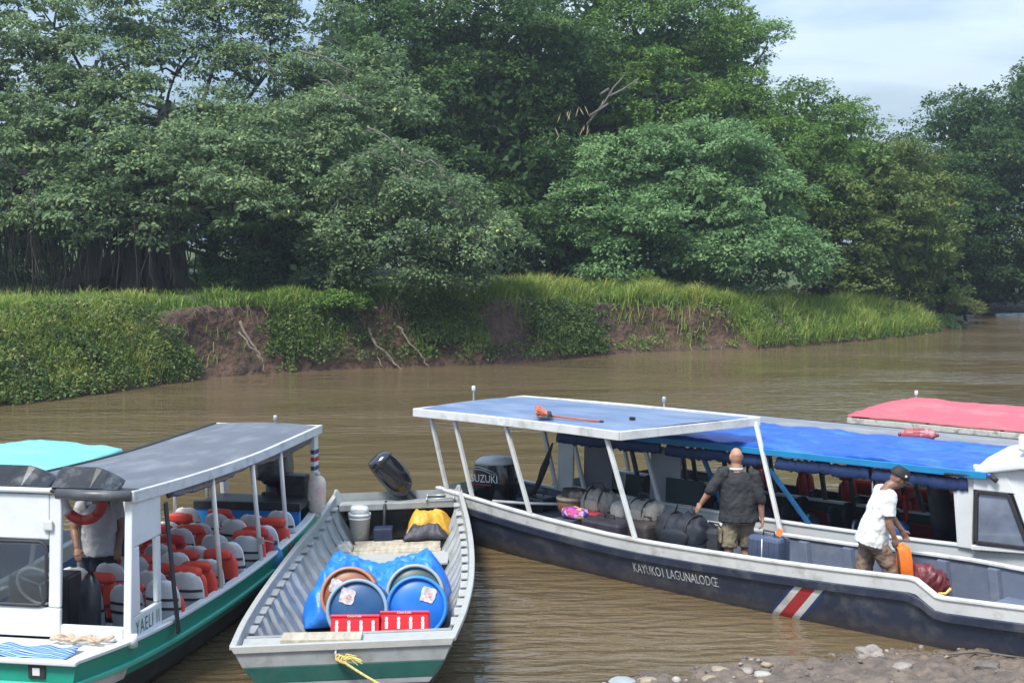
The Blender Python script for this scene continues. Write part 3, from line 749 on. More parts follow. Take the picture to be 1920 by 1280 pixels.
shrub('pale bush on the grassy point where the river bends', 1815, 590, 70, 24, 14, 'rust', tb=.35)
shrub('bright yellow green tuft at the tip of the grassy point', 1768, 622, 66.5, 30, 18, 'dome', tb=.42)
shrub('small shrub on the brink above the middle bank', 650, 588, 46.9, 44, 22, 'mid', tb=.1)
shrub('bush tinted pale as if sunlit, seen through the hanging roots at far left', 55, 548, 60, 75, 44, 'dome', leaf=.2, tb=.3)  # sunlight on the bush is put into a lighter leaf tint
shrub('bush tinted pale as if sunlit, glimpsed right of the fig trunk', 395, 550, 60, 46, 34, 'dome', leaf=.2, tb=.35)  # leaf tint raised to stand for sunlight
shrub('bush tinted pale as if sunlit, behind the round dark shrub', 520, 552, 57, 60, 26, 'mid', leaf=.2, tb=.3)  # lighter leaf tint imitates sunlight here too
# dead fronds caught in the forest
b = MB()
for _ in range(14):
    x, y = random.choice([(1095, 200), (1062, 205), (1045, 245), (1102, 238), (1120, 190)])
    p = at(x + random.uniform(-14, 14), y + random.uniform(-8, 8), 56.5); d_ = Vector((random.uniform(-.25, .25), -.1, -random.uniform(.25, .55)))
    s_ = Vector((.022, 0, .01))
    b.add([p - s_ * .3, p + d_ * .5 - s_, p + d_, p + d_ * .5 + s_], [(0, 1, 2, 3)])
fr = b.build('dead_fronds', mat('dry_frond', (.24, .22, .10), .8, .35, 6))
tag(fr, 'yellowed dead fronds hanging from a branch in the dark forest', 'fronds')
bb = MB()
for pts in ([(1100, 235), (1135, 190), (1150, 165), (1172, 140)], [(1140, 182), (1168, 168), (1198, 148)], [(1125, 178), (1142, 166)], [(1105, 218), (1140, 195)]):
    q = [at(x, y, 56.2) for x, y in pts]; bb.tube(q, [.06, .045, .035, .02][:len(q)], 6)
o_ = bb.build('dead_branch', M_BARKP, smooth=True); tag(o_, 'pale bare branch holding the dead fronds', 'branch')

# ------------------------------------------------------------------ near shore
SHX = [(-6, 9.0), (-2, 11.3), (0, 13.0), (1.0, 13.8), (2.4, 14.42), (4.2, 14.9), (5.4, 14.9), (8, 14.6), (14, 13.5)]
def shore_z(x, y):
    d = interp(x, SHX) - y
    z = d * .13 if d < 2 else .26 + (d - 2) * .30
    f = max(0., min(1., (d + .2) / .5))
    z += f * (.075 * noise.noise(Vector((x * 2.6, y * 2.6, 0))) + .055 * noise.noise(Vector((x * 7, y * 7, 4))) + .03 * noise.noise(Vector((x * 16, y * 16, 9))))
    return z - .012
gx = np.concatenate([np.linspace(-6, .6, 30), np.linspace(.65, 6.6, 170), np.linspace(6.8, 14, 24)]); gy = np.concatenate([np.linspace(-3, 11.5, 40), np.linspace(11.6, 15.4, 130)])
vs = [(x, y, shore_z(x, y)) for x in gx for y in gy]; ny = len(gy)
fs = [(i*ny + j, (i+1)*ny + j, (i+1)*ny + j+1, i*ny + j+1) for i in range(len(gx) - 1) for j in range(ny - 1)]
me = bpy.data.meshes.new('muddy_shore'); me.from_pydata(vs, [], fs); me.update()
M_MUD = mat('wet_mud', (.125, .092, .066), .6, .35, 5, bump=.9, bscale=22, dirt=(.065, .050, .040), damt=.85, dscale=6, rvar=.22)
tag(link('muddy_shore', me, M_MUD, smooth=True), kind='structure')
def rock_mesh(seed, r, flat=.6, det=2):
    bm = bmesh.new(); bmesh.ops.create_icosphere(bm, subdivisions=det, radius=1)
    for v in bm.verts:
        p = v.co.copy(); k = 1 + .35 * noise.noise(p * 1.3 + Vector((seed, 0, 0))) + .12 * noise.noise(p * 3.1 + Vector((0, seed, 0)))
        v.co = Vector((p.x * k * r[0], p.y * k * r[1], p.z * k * r[2]))
    me = bpy.data.meshes.new('stone'); bm.to_mesh(me); bm.free(); return me
M_ST = [mat('stone_grey', (.25, .215, .19), .8, .25, 9, bump=.4, bscale=30), mat('stone_tan', (.28, .22, .15), .75, .2, 9, bump=.3), mat('stone_pale', (.36, .33, .29), .75, .15, 9, bump=.3), mat('stone_dark', (.12, .10, .088), .75, .3, 9, bump=.4), mat('stone_blue', (.26, .29, .285), .7, .15, 9, bump=.3)]
def stone(px, py, wpx, hpx, mi, label, seed, flat=True):
    p = atz(px, py + hpx * .35, .06); p.z = shore_z(p.x, p.y); k = p.y / FPX
    me = rock_mesh(seed, (wpx * k * .5, wpx * k * .4, hpx * k * .55), det=3 if wpx > 50 else 2)
    o = link('stone', me, M_ST[mi], smooth=wpx < 50); o.location = p + Vector((0, 0, hpx * k * .2)); o.rotation_euler = (random.uniform(-.1, .1), random.uniform(-.15, .15), random.uniform(-.3, .3))
    return tag(o, label, 'stone', 'stones on the muddy shore')
stone(1632, 1216, 56, 34, 0, 'large grey purple rock standing alone at the water edge by the dark boat', 3.1)
stone(1352, 1252, 42, 11, 1, 'long tan stone nearest the water at the left of the mud', 1.2)
stone(1398, 1249, 36, 10, 0, 'grey stone right of the long tan one', 5.2)
stone(1437, 1242, 24, 10, 1, 'small tan stone highest up near the water line', 2.2)
stone(1430, 1254, 30, 10, 3, 'dark brown stone below the small tan one', 7.7)
stone(1335, 1274, 44, 14, 1, 'rounded tan stone at the bottom edge of the picture', 8.8)
stone(1430, 1278, 36, 10, 2, 'whitish stone cut by the bottom edge of the picture', 9.4)
stone(1168, 1274, 50, 14, 4, 'blue grey slab stone farthest left in the shallow water', 4.4)
stone(1269, 1262, 20, 14, 2, 'small upright pale stone standing in the shallows', 6.1)
stone(1215, 1276, 40, 8, 1, 'flat tan stone at the bottom left of the mud', 6.6)
stone(1500, 1243, 18, 8, 1, 'little ochre pebble right of the tan stones', 2.9)
stone(1850, 1262, 50, 16, 3, 'broad dark clod at the right of the mud', 9.9)
stone(1690, 1262, 44, 14, 0, 'grey clod in the middle of the mud', 3.9)
proto = [rock_mesh(20 + i, (1, .8, .45), det=1) for i in range(6)]
gb = MB()
for i in range(240):
    x = random.uniform(.8, 6.4); y = interp(x, SHX) - abs(random.gauss(.1, .9)) + .1
    if y < 11.5: continue
    r_ = random.choice((.012, .016, .02, .028, .04)); me = proto[i % 6]; q = Euler((random.uniform(-.3, .3), random.uniform(-.3, .3), random.uniform(0, 6))).to_matrix()
    c_ = Vector((x, y, shore_z(x, y) + r_ * .15)); gb.m = random.choice((3, 3, 3, 0, 3, 1))
    gb.add([c_ + q @ (v.co * r_) for v in me.vertices], [tuple(p.vertices) for p in me.polygons])
tag(gb.build('shore_gravel', M_ST, smooth=True, fix=False), 'small gravel strewn over the mud', 'gravel', kind='stuff')
b = MB(); q = [atz(x, y, .1) + Vector((0, 0, .0)) for x, y in ((1770, 1236), (1830, 1223), (1880, 1226), (1930, 1234))]
for p in q: p.z = shore_z(p.x, p.y) + .03
b.tube(q, [.012, .014, .012, .01], 6)
tag(b.build('driftwood_stick', M_BARKP, smooth=True), 'thin curved stick lying on the mud at the right', 'stick')

# ------------------------------------------------------------------ humid air
hz = MB(); hz.box((20, 140, 20), (700, 520, 44))
hzm = bpy.data.materials.new('humid_air'); hzm.use_nodes = True; t = hzm.node_tree
t.nodes.remove(t.nodes['Principled BSDF']); pv = t.nodes.new('ShaderNodeVolumePrincipled'); pv.inputs['Density'].default_value = .0006; pv.inputs['Color'].default_value = (.82, .90, 1., 1); pv.inputs['Anisotropy'].default_value = .3
t.links.new(pv.outputs[0], t.nodes['Material Output'].inputs['Volume'])
tag(hz.build('haze', hzm), 'thin humid haze over the river', 'haze', kind='stuff')
# ------------------------------------------------------------------ boats: shared tools
def proj(p):
    p = Vector(p) - Vector((0, 0, CAM_H))
    f = Vector((0, math.cos(PITCH), -math.sin(PITCH))); u = Vector((0, math.sin(PITCH), math.cos(PITCH)))
    d = p.dot(f)
    return 960 + FPX * p.x / d, 640 - FPX * p.dot(u) / d
WHITE = mat('white_paint', (.57, .575, .56), .45, .08, 3, bump=.06, dirt=(.28, .26, .22), damt=.8, dscale=4.)
WHITE2 = mat('white_gelcoat', (.62, .635, .635), .32, .04, 3, dirt=(.45, .44, .40), damt=.4, dscale=2.4)
POSTM = mat('white_post', (.56, .57, .55), .4, .08, 6, dirt=(.36, .33, .29), damt=.5, dscale=7)
NAVY = mat('navy_hull', (.022, .031, .058), .45, .2, 2.5, bump=.1, dirt=(.13, .13, .135), damt=.75, dscale=2.6, grime=(.03, .20, (.13, .115, .10), .4))
SLATE = mat('slate_lining', (.105, .125, .175), .55, .14, 3, bump=.08, dirt=(.20, .205, .21), damt=.5, dscale=4)
BLACK = mat('black_paint', (.014, .014, .016), .42, .3, 5, dirt=(.10, .095, .085), damt=.35, dscale=4, grime=(.02, .22, (.12, .10, .08), .45))
BLACKG = mat('black_gloss', (.008, .008, .010), .16, .3, 4, coat=.6, rvar=.06)
RUBBER = mat('dark_rubber', (.022, .022, .024), .65, .3, 10, bump=.2)
GREY = mat('grey_aluminium', (.265, .28, .28), .45, .16, 4, metal=.05, bump=.08, dirt=(.15, .135, .11), damt=.75, dscale=3.5)
GREYL = mat('light_grey_rim', (.38, .38, .355), .5, .12, 6, bump=.1, dirt=(.27, .24, .19), damt=.7, dscale=6)
TEAL = mat('green_hull_paint', (.012, .26, .185), .38, .14, 3, bump=.05, dirt=(.05, .14, .11), damt=.5, dscale=3)
TEALL = mat('light_green_strip', (.09, .46, .36), .38, .1, 4, dirt=(.05, .25, .18), damt=.4, dscale=4)
DGREEN = mat('dark_green_band', (.007, .072, .058), .5, .2, 4, dirt=(.06, .10, .09), damt=.5, dscale=5)
BLUEP = mat('blue_bulkhead', (.015, .17, .46), .4, .1, 3, dirt=(.02, .10, .25), damt=.4)
WOOD = mat('worn_plank', (.42, .37, .28), .8, .25, 3, bump=.3, stretch=(1, 6, 6), dirt=(.24, .19, .13), damt=.6, dscale=4)
STEEL = mat('galvanised_steel', (.42, .43, .43), .38, .1, 8, metal=.5)
RED = mat('flag_red', (.36, .025, .03), .5, .12, 6, dirt=(.22, .04, .04), damt=.3)
FBLUE = mat('flag_blue', (.018, .04, .13), .5, .12, 6)
LETW = mat('white_lettering', (.55, .56, .55), .6, .15, 8, dirt=(.06, .07, .09), damt=.85, dscale=9)

class Hull:
    PROF = [(0, 0), (.02, .52), (.10, .70), (.28, .83), (.6, .94), (1, 1)]
    def __init__(s, hb, sh, kl, L_, prof=None, th=.04, sh_r=None):
        s.hbt, s.sht, s.klt, s.L, s.prof, s.th, s.shr = hb, sh, kl, L_, prof or Hull.PROF, th, sh_r
    def hb(s, x): return max(.03, sinterp(x, s.hbt))
    def sh(s, x, side=1):
        return interp(x, s.shr) if (s.shr and side < 0) else sinterp(x, s.sht)
    def kl(s, x): return sinterp(x, s.klt)
    def y(s, x, z, side=1):
        k = s.kl(x); t = (z - k) / max(.05, s.sh(x, side) - k)
        return s.hb(x) * interp(max(0, min(1, t)), s.prof)
    def p(s, x, z, side, off=0.):
        return Vector((x, side * (s.y(x, z, side) + off), z))
def outer_shell(h, xs, drops, mats, idx, root, name='hull', caps=(True, True)):
    """drops: distances below the sheer where the paint changes; idx: material index of each band, last one down to the keel"""
    b = MB(); secs = []
    for x in xs:
        col = {}
        for side in (1, -1):
            sh = h.sh(x, side); zs = [sh - d for d in drops]; k = h.kl(x)
            zs = [max(z, k + .06 - .01 * i) for i, z in enumerate(zs)]
            zl = zs[-1]; zs += [lerp(zl, k, f) for f in (.1, .2, .3, .4, .5, .6, .7, .78, .85, .9, .94, .97, .985)]
            col[side] = [h.p(x, z, side) for z in zs]
        secs.append(col[1] + [Vector((x, 0, h.kl(x)))] + col[-1][::-1])
    n = len(secs[0]); nd = len(drops)
    for i in range(len(secs) - 1):
        for k in range(n - 1):
            kk = k if k < n // 2 else n - 2 - k
            b.m = idx[min(kk, nd - 1)]
            b.add([secs[i][k], secs[i][k+1], secs[i+1][k+1], secs[i+1][k]], [(0, 1, 2, 3)])
    for e, c in ((0, caps[0]), (-1, caps[1])):
        if c:
            q = secs[e]
            for k in range(n // 2):
                b.m = idx[min(k, nd - 1)]
                b.add([q[k], q[k+1], q[n-2-k], q[n-1-k]], [(0, 1, 2, 3)])
    me = b.mesh(name)
    bm = bmesh.new(); bm.from_mesh(me); bmesh.ops.remove_doubles(bm, verts=bm.verts, dist=.0008); bmesh.ops.recalc_face_normals(bm, faces=bm.faces); bm.to_mesh(me); bm.free()
    o = link(name, me, mats, root)
    me.polygons.foreach_set('use_smooth', [True] * len(me.polygons)); me.set_sharp_from_angle(angle=R(38))
    return o
def lining(h, xs, zf, m, root, name='lining', gap=.0):
    b = MB(); secs = []
    for x in xs:
        row = []
        for side in (1, -1):
            sh = h.sh(x, side) - .012
            zs = [lerp(sh, zf, f) for f in (0, .2, .4, .6, .8, .92, 1)]
            r_ = [Vector((x, side * max(.01, h.y(x, z, side) - h.th - gap), z)) for z in zs]
            row = row + r_ if side > 0 else row + r_[::-1]
        secs.append(row)
    b.loft(secs, closed=False)
    o = b.build(name, m, root, fix=True)
    me = o.data; me.polygons.foreach_set('use_smooth', [True] * len(me.polygons)); me.set_sharp_from_angle(angle=R(40))
    return o
def gunwale(h, xs, m, root, w_=.07, t_=.035, name='gunwale', up=.006, sides=(1, -1)):
    for side in sides:
        b = MB(); secs = []
        for x in xs:
            y = h.hb(x); z = h.sh(x, side) + up
            secs.append([Vector((x, side * (y + .012), z - t_)), Vector((x, side * (y + .012), z)), Vector((x, side * (y - w_), z)), Vector((x, side * (y - w_), z - t_))])
        b.loft(secs); b.build(name, m, root, bevel=.008)
def strip(h, x0, x1, zt, zb, side, off, thick, m, root, name, n=40, bevel=.006):
    """a raised strake: zt and zb are drops below the sheer"""
    b = MB(); secs = []
    for i in range(n + 1):
        x = lerp(x0, x1, i / n); sh = h.sh(x, side)
        a, c = sh - zt, sh - zb
        secs.append([h.p(x, a, side, off - thick), h.p(x, a, side, off), h.p(x, c, side, off), h.p(x, c, side, off - thick)])
    b.loft(secs); return b.build(name, m, root, bevel=bevel)
def rib(h, x, side, zf, ztop, w_, dp, m, root, name='rib', lean=0.):
    b = MB(); secs = []
    for f in (0, .15, .35, .6, .8, 1):
        z = lerp(zf, ztop, f); y = h.y(x, z, side) - h.th; xx = x + lean * (1 - f)
        secs.append([Vector((xx - w_/2, side * (y + .01), z)), Vector((xx - w_ * .36, side * (y - dp), z)), Vector((xx + w_ * .36, side * (y - dp), z)), Vector((xx + w_/2, side * (y + .01), z))])
    b.loft(secs); return b.build(name, m, root, bevel=.006)
def floor_boards(h, x0, x1, zf, m, root, n=6, name='floor_board', inset=.05):
    """lengthwise boards"""
    wmin = min(h.y(x, zf) for x in (x0, (x0 + x1) / 2, x1)) - h.th - inset
    for i in range(n):
        y0 = lerp(-wmin, wmin, i / n); y1 = lerp(-wmin, wmin, (i + 1) / n)
        b = MB(); b.box(((x0 + x1) / 2, (y0 + y1) / 2, zf + random.uniform(0, .004)), (x1 - x0, y1 - y0 - .012, .03)); b.build(name, m, root, bevel=.004)
def floor_sheet(h, xs, zf, m, root, name='floor'):
    b = MB(); secs = [[Vector((x, max(.01, h.y(x, zf) - h.th * .6), zf)), Vector((x, -max(.01, h.y(x, zf) - h.th * .6), zf))] for x in xs]
    b.loft(secs, closed=False); return b.build(name, m, root)
def roof_slab(root, c, m_top, m_edge, fh=.10, crown=.05, name='roof', lip=.012, n=10, sag=None):
    """c: four top corners stern-near, stern-far, bow-far, bow-near; gives top sheet and four fascia boards"""
    A, B_, D, C = [Vector(p) for p in c]
    b = MB(); g = []
    for i in range(n + 1):
        for j in range(n + 1):
            u, v = i / n, j / n
            p = A.lerp(C, u).lerp(B_.lerp(D, u), v); p.z += crown * (1 - (2 * v - 1) ** 2) + (sag(u, v) if sag else 0)
            g.append(p)
    fs = [(i*(n+1) + j, (i+1)*(n+1) + j, (i+1)*(n+1) + j+1, i*(n+1) + j+1) for i in range(n) for j in range(n)]
    b.add(g, fs)
    low = [p - Vector((0, 0, .03)) for p in g]; b.add(low, [f[::-1] for f in fs])
    top = b.build(name, m_top, root, smooth=True, fix=False)
    return top
def fascia(root, p, q, h_, t_, m, name='fascia', n=1, bulge=0., z0=.012):
    b = MB(); p = Vector(p); q = Vector(q); secs = []
    d = (q - p).normalized(); s_ = Vector((-d.y, d.x, 0)).normalized() * t_ / 2
    for i in range(n + 1):
        c = p.lerp(q, i / n); c.z += bulge * math.sin(math.pi * i / n) + z0
        dn = Vector((0, 0, -h_))
        secs.append([c - s_, c + s_, c + s_ + dn, c - s_ + dn])
    b.loft(secs); return b.build(name, m, root, bevel=.008)
def tarp_sheet(root, c, m, crown=.05, wr=.03, hang=.12, n=80, k=26, name='tarp', seed=0., hangs=(1, 1, 1, 1)):
    """cloth over a roof: wrinkled top with hanging edges"""
    A, B_, D, C = [Vector(p) for p in c]
    g = []; b = MB()
    for i in range(n + 1):
        for j in range(k + 1):
            u = i / n; v = j / k
            e = hang * .6
            uu = max(0, min(1, (u - .02) / .96)); vv = max(0, min(1, (v - .06) / .88))
            p = A.lerp(C, uu).lerp(B_.lerp(D, uu), vv); p.z += crown * (1 - (2 * vv - 1) ** 2) + .02
            p.z += wr * (.8 * noise.noise(Vector((p.x * 1.1 + seed, p.y * 1.4, 0))) + .55 * (1 - 2 * abs(noise.noise(Vector((p.x * 1.6 + p.y * 2.2 + seed, p.y * 2.6 - p.x * 1.2, 5.))))) + .3 * (1 - 2 * abs(noise.noise(Vector((p.x * 3.1 - p.y * 4.5, p.y * 2.2 + p.x * 3., seed))))) + .15 * noise.noise(Vector((p.x * 8, p.y * 9, seed))))
            if (v < .03 and hangs[0]) or (v > .97 and hangs[1]):
                p += (A - B_).normalized() * (.03 if v < .5 else -.03); p.z -= hang * (1 + .35 * noise.noise(Vector((p.x * 4, seed, 2))))
            if (u < .008 and hangs[2]) or (u > .992 and hangs[3]): p.z -= hang
            g.append(p)
    b.add(g, [(i*(k+1) + j, (i+1)*(k+1) + j, (i+1)*(k+1) + j+1, i*(k+1) + j+1) for i in range(n) for j in range(k)])
    return b.build(name, m, root, smooth=True, solid=.006)
def superell(cx, cy, z, rx, ry, e=2.6, n=20, rot=0.):
    out_ = []
    for k in range(n):
        t = 2 * math.pi * k / n; c, s_ = math.cos(t), math.sin(t)
        x = rx * math.copysign(abs(c) ** (2 / e), c); y = ry * math.copysign(abs(s_) ** (2 / e), s_)
        out_.append(Vector((cx + x * math.cos(rot) - y * math.sin(rot), cy + x * math.sin(rot) + y * math.cos(rot), z)))
    return out_
def outboard(name, label, loc, rz, tilt, sc_=1., word=None, cap=None, tiller=False, decal=None, bag=False, st=(1, 1, 1)):
    """motor: local -x is aft, origin at the clamp on the transom"""
    root = empty(name, loc, 0, label, 'outboard motor')
    root.rotation_euler = (0, 0, rz)
    Mx = Matrix.Rotation(tilt, 4, 'Y') @ Matrix.Diagonal((sc_ * st[0], sc_ * st[1], sc_ * st[2], 1))
    b = MB(); b.M = Mx
    b.loft([superell(-.20, 0, .16, .10, .09), superell(-.22, 0, .22, .20, .155), superell(-.23, 0, .30, .245, .18), superell(-.235, 0, .42, .26, .185), superell(-.235, 0, .54, .255, .18), superell(-.23, 0, .62, .235, .165)])
    cw = b.build('cowl', BLACKG, root, smooth=True); cw.data.set_sharp_from_angle(angle=R(50))
    b = MB(); b.M = Mx
    b.loft([superell(-.23, 0, .618, .24, .17), superell(-.225, 0, .655, .225, .155), superell(-.21, 0, .69, .18, .12), superell(-.20, 0, .702, .10, .06)])
    b.build('cowl_top', cap or BLACKG, root, smooth=True)
    b = MB(); b.M = Mx
    b.lathe([(.11, -.02), (.105, .18)], (-.19, 0, 0), n=16)
    b.loft([superell(-.2, 0, .0, .11, .06), superell(-.2, 0, -.45, .09, .045), superell(-.2, 0, -.62, .10, .04)])
    b.box((-.24, 0, -.5), (.32, .16, .02))
    b.loft([superell(-.2, 0, -.62, .08, .035), superell(-.22, 0, -.78, .06, .02)])
    lg = b.build('drive_leg', BLACK, root, smooth=True, bevel=.0)
    b = MB(); b.M = Mx
    b.tube([(-.46, 0, -.6), (-.2, 0, -.6), (.02, 0, -.6)], [.03, .055, .015], 10)
    for k in range(3):
        a = k * 2.094
        b.box((-.47, .07 * math.cos(a), -.6 + .07 * math.sin(a)), (.02, .07 if abs(math.cos(a)) > .5 else .05, .09), (a, .4, 0))
    b.build('propeller', BLACK, root, smooth=True)
    b = MB(); b.box((-.03, .09, -.03), (.07, .03, .28)); b.box((-.03, -.09, -.03), (.07, .03, .28)); b.box((-.06, 0, .06), (.06, .2, .07)); b.tube([(.03, .09, -.1), (.09, .09, -.1)], .012, 6); b.tube([(.03, -.09, -.1), (.09, -.09, -.1)], .012, 6)
    b.build('clamp_bracket', BLACK, root, bevel=.006)
    if tiller:
        b = MB(); b.M = Mx
        b.tube([(-.02, 0, .2), (.15, .03, .22), (.36, .03, .25 + .18), (.52, .02, .25 + .42)], [.035, .04, .03, .026], 8)
        b.tube([(.36, .03, .43), (.46, .02, .6), (.62, .0, .86)], [.028, .045, .012], 8, sq=(1, .6))
        b.build('tiller', RUBBER, root, smooth=True)
    if word:
        f = lambda x, y: (Mx @ Vector((-.42 + x, -.184 - (.004 if abs(x - .2) < .3 else 0), .44 + y)))
        lettering(word, f, .115, mat('motor_white', (.75, .76, .78), .4), root, xs=1.05)
        b = MB(); b.M = Mx; b.box((-.27, -.186, .415), (.30, .003, .012)); b.build('stripe', RED, root)
        b = MB(); b.M = Mx
        q = [(-.43, .585), (-.3, .60), (-.1, .56), (-.02, .53), (-.1, .53), (-.22, .565), (-.36, .575), (-.43, .585)]
        b.tube([(x, -.186, z) for x, z in q], .007, 6); b.build('vent_trim', mat('chrome_grey', (.3, .31, .33), .3, metal=.6), root, smooth=True)
    if decal:
        b = MB(); b.M = Mx; b.box(decal, (.002 if abs(decal[0] + .23) > .2 else .06, .06, .06)); b.build('sticker', WHITE, root)
    if bag:
        b = MB(); b.M = Mx
        secs = []
        for z, f in ((.26, 1.10), (.36, 1.13), (.48, 1.12), (.6, 1.1), (.68, .95), (.73, .5)):
            s_ = superell(-.232, 0, z, .26 * f, .19 * f, n=28)
            secs.append([p + Vector((random.uniform(-.01, .01), random.uniform(-.012, .012), 0)) for p in s_])
        b.loft(secs)
        o = b.build('plastic_bag', mat('bag_film', (.05, .052, .056), .22, .3, 9, bump=.7, bscale=14), root, smooth=True)
    return root
def flagstripes(root, fn, w0, w1, bands, name='flag_stripe'):
    """fn(u, v) -> point; bands: (v0, v1, material)"""
    for v0, v1, m in bands:
        b = MB(); g = []
        for i in range(7):
            u = lerp(w0, w1, i / 6); g += [fn(u, v0), fn(u, v1)]
        b.add(g, [(2*i, 2*i+2, 2*i+3, 2*i+1) for i in range(6)])
        b.build(name, m, root)

# ------------------------------------------------------------------ boat with dark hull and blue roof (right)
KD = Vector((.7071, -.7071))
KROT = math.atan2(KD.y, KD.x)
KO = Vector((-.415, 20.475, 0))
kay = empty('river_canoe', KO, KROT, 'long navy river canoe with white gunwale and blue flat roof, two men aboard', 'boat', 'boats moored at the landing')
KM = Matrix.Translation(KO) @ Matrix.Rotation(KROT, 4, 'Z')
kh = Hull(hb=[(-.3, .66), (0, .70), (1.5, .78), (3.6, .79), (5.5, .74), (7.2, .64), (8.6, .50), (9.8, .32), (10.8, .06)],
          sh=[(-.3, .77), (0, .76), (2, .66), (3.6, .61), (5.5, .66), (7.2, .75), (8.6, .78), (10.8, .95)],
          kl=[(-.3, -.02), (0, -.05), (2, -.16), (5, -.18), (7.5, -.14), (9, -.05), (10, .08), (10.8, .3)], L_=10.8,
          sh_r=[(-.3, .77), (0, .76), (.7, .725), (1.4, .685), (2, .655), (3, .62), (3.6, .615), (4.5, .635), (5.5, .665), (6.4, .705), (7.2, .745), (7.28, .735), (7.5, .60), (7.58, .59), (8.6, .63), (10.8, .9)])
KX = sorted(set([round(-.3 + 11.1 * i / 60, 3) for i in range(61)] + [7.2, 7.28, 7.5, 7.58]))
outer_shell(kh, KX, [0, .165, .166], [WHITE, NAVY], [0, 1, 1], kay)
lining(kh, KX[1:-1], .10, SLATE, kay)
gunwale(kh, KX, WHITE, kay, w_=.075)
for sd_ in (1, -1):
    strip(kh, -.28, 10.6, .168, .262, sd_, .035, .05, NAVY, kay, 'rubbing_strake', 70)
floor_sheet(kh, KX[1:-1], .10, mat('boat_floor', (.09, .095, .10), .7, .25, 4, dirt=(.18, .15, .11), damt=.6), kay)
for i in range(15):
    x = .55 + .64 * i
    for sd_ in (1, -1):
        rib(kh, x, sd_, .10, kh.sh(x, sd_) - .05, .15, .085, SLATE, kay, lean=.12)
for x in (.35, 1.75, 7.95, 9.1):
    b = MB(); zt = (.5 if x < 7.5 else .42); y = kh.y(x, zt) - .05; b.box((x, 0, zt), (.34, 2 * y, .035)); b.build('thwart', SLATE, kay, bevel=.006)
b = MB(); secs = [[Vector((x, s_ * (kh.hb(x) - .05), min(kh.sh(x, -1), kh.sh(x, 1)) - .06)) for s_ in (1, -1)] for x in (8.3, 8.9, 9.5, 10.1, 10.7)]; b.loft(secs, closed=False); b.build('foredeck', mat('deck_grey', (.38, .39, .40), .6, .12, 3), kay, solid=.02)
# lettering on the near side
def kside(x, z, off=.004):
    return kh.p(x, z, -1, off)
def kay_text(u, v):
    x = kx0 + u; z = kh.sh(x, -1) - .43 + v
    return kside(x, z, .006)
def kfind(px, z_drop):
    return min((abs(proj(KM @ kside(x, kh.sh(x, -1) - z_drop))[0] - px), x) for x in np.linspace(0, 9, 500))[1]
kx0 = kfind(1188, .35)
kx1 = kfind(1345, .40)
vs_, _ = text_mesh('KAYUKO1 LAGUNALODGE', .17)
kxs = (kx1 - kx0) / max(v[0] for v in vs_)
lettering('KAYUKO1 LAGUNALODG', kay_text, .175, LETW, kay, xs=kxs)
vs_, _ = text_mesh('KAYUKO1 LAGUNALODG ', .17)
kxe = kx0 + max(v[0] for v in vs_) * kxs
lettering('E', lambda u, v: kside(kxe + .03 + u, kh.sh(kxe, -1) - .43 + v, .006), .17, mat('flaked_lettering', (.35, .36, .37), .6, .5, 9, dirt=(.04, .05, .07), damt=1., dscale=16), kay, xs=kxs)
fx = kfind(1490, .45)
for k, (m, w0, w1) in enumerate([(FBLUE, -.29, -.23), (WHITE, -.23, -.115), (RED, -.115, .085), (WHITE, .085, .20), (FBLUE, .20, .26)]):
    b = MB(); g = []
    for i in range(13):
        t = i / 12; x_ = lerp(-.18, .22, t)
        for w_ in (w0, w1):
            x = fx + x_ + w_ * .85; sh = kh.sh(x, -1); z = lerp(-.02, sh - .27, t); g.append(kside(x, z, .0035))
    b.add(g, [(2*i, 2*i+2, 2*i+3, 2*i+1) for i in range(12)]); b.build('flag_stripe', m, kay)
# posts and roof
RA, RB, RD, RC = Vector((-.43, -.96, 1.90)), Vector((-.15, .98, 1.95)), Vector((4.05, 1.10, 2.0)), Vector((3.32, -.84, 1.93))
ROOFB = mat('roof_slate_blue', (.125, .175, .28), .5, .18, 1.2, bump=.06, bscale=5, dirt=(.24, .26, .30), damt=.85, dscale=1.1, stretch=(1, 2.5, 1))
roof_slab(kay, (RA, RB, RD, RC), ROOFB, WHITE, crown=.03)
for p, q in ((RA, RC), (RC, RD), (RD, RB), (RB, RA)):
    fascia(kay, p, q, .115, .045, WHITE, n=6, bulge=.015 if p in (RA, RD) else 0, z0=.016)
def gx(px, side):
    return min((abs(proj(KM @ Vector((x, side * (kh.hb(x) - .03), kh.sh(x, side))))[0] - px), x) for x in np.linspace(-.25, 7, 500))[1]
def rx_(px, P_, Q_):
    return min((abs(proj(KM @ P_.lerp(Q_, t))[0] - px), t) for t in np.linspace(0, 1, 300))[1]
for bp_, tp in ((838, 806), (885, 850), (994, 946), (1191, 1134)):
    x = gx(bp_, -1); t = rx_(tp, RA + Vector((0, .06, -.08)), RC + Vector((0, .06, -.08)))
    b = MB(); b.bar((x, -(kh.hb(x) - .03), kh.sh(x, -1)), RA.lerp(RC, t) + Vector((0, .07, -.05)), .05, .05, up=(1, 0, 0)); b.build('roof_post', POSTM, kay, bevel=.006)
for bp_, tp in ((1043, 1008), (1097, 1062), (1241, 1192), (1465, 1417)):
    x = gx(bp_, 1); t = max(0, rx_(tp, RB + Vector((0, -.06, -.08)), RD + Vector((0, -.06, -.08))))
    b = MB(); b.bar((x, (kh.hb(x) - .03), kh.sh(x, 1)), RB.lerp(RD, t) + Vector((0, -.07, -.05)), .05, .05, up=(1, 0, 0)); b.build('roof_post', POSTM, kay, bevel=.006)
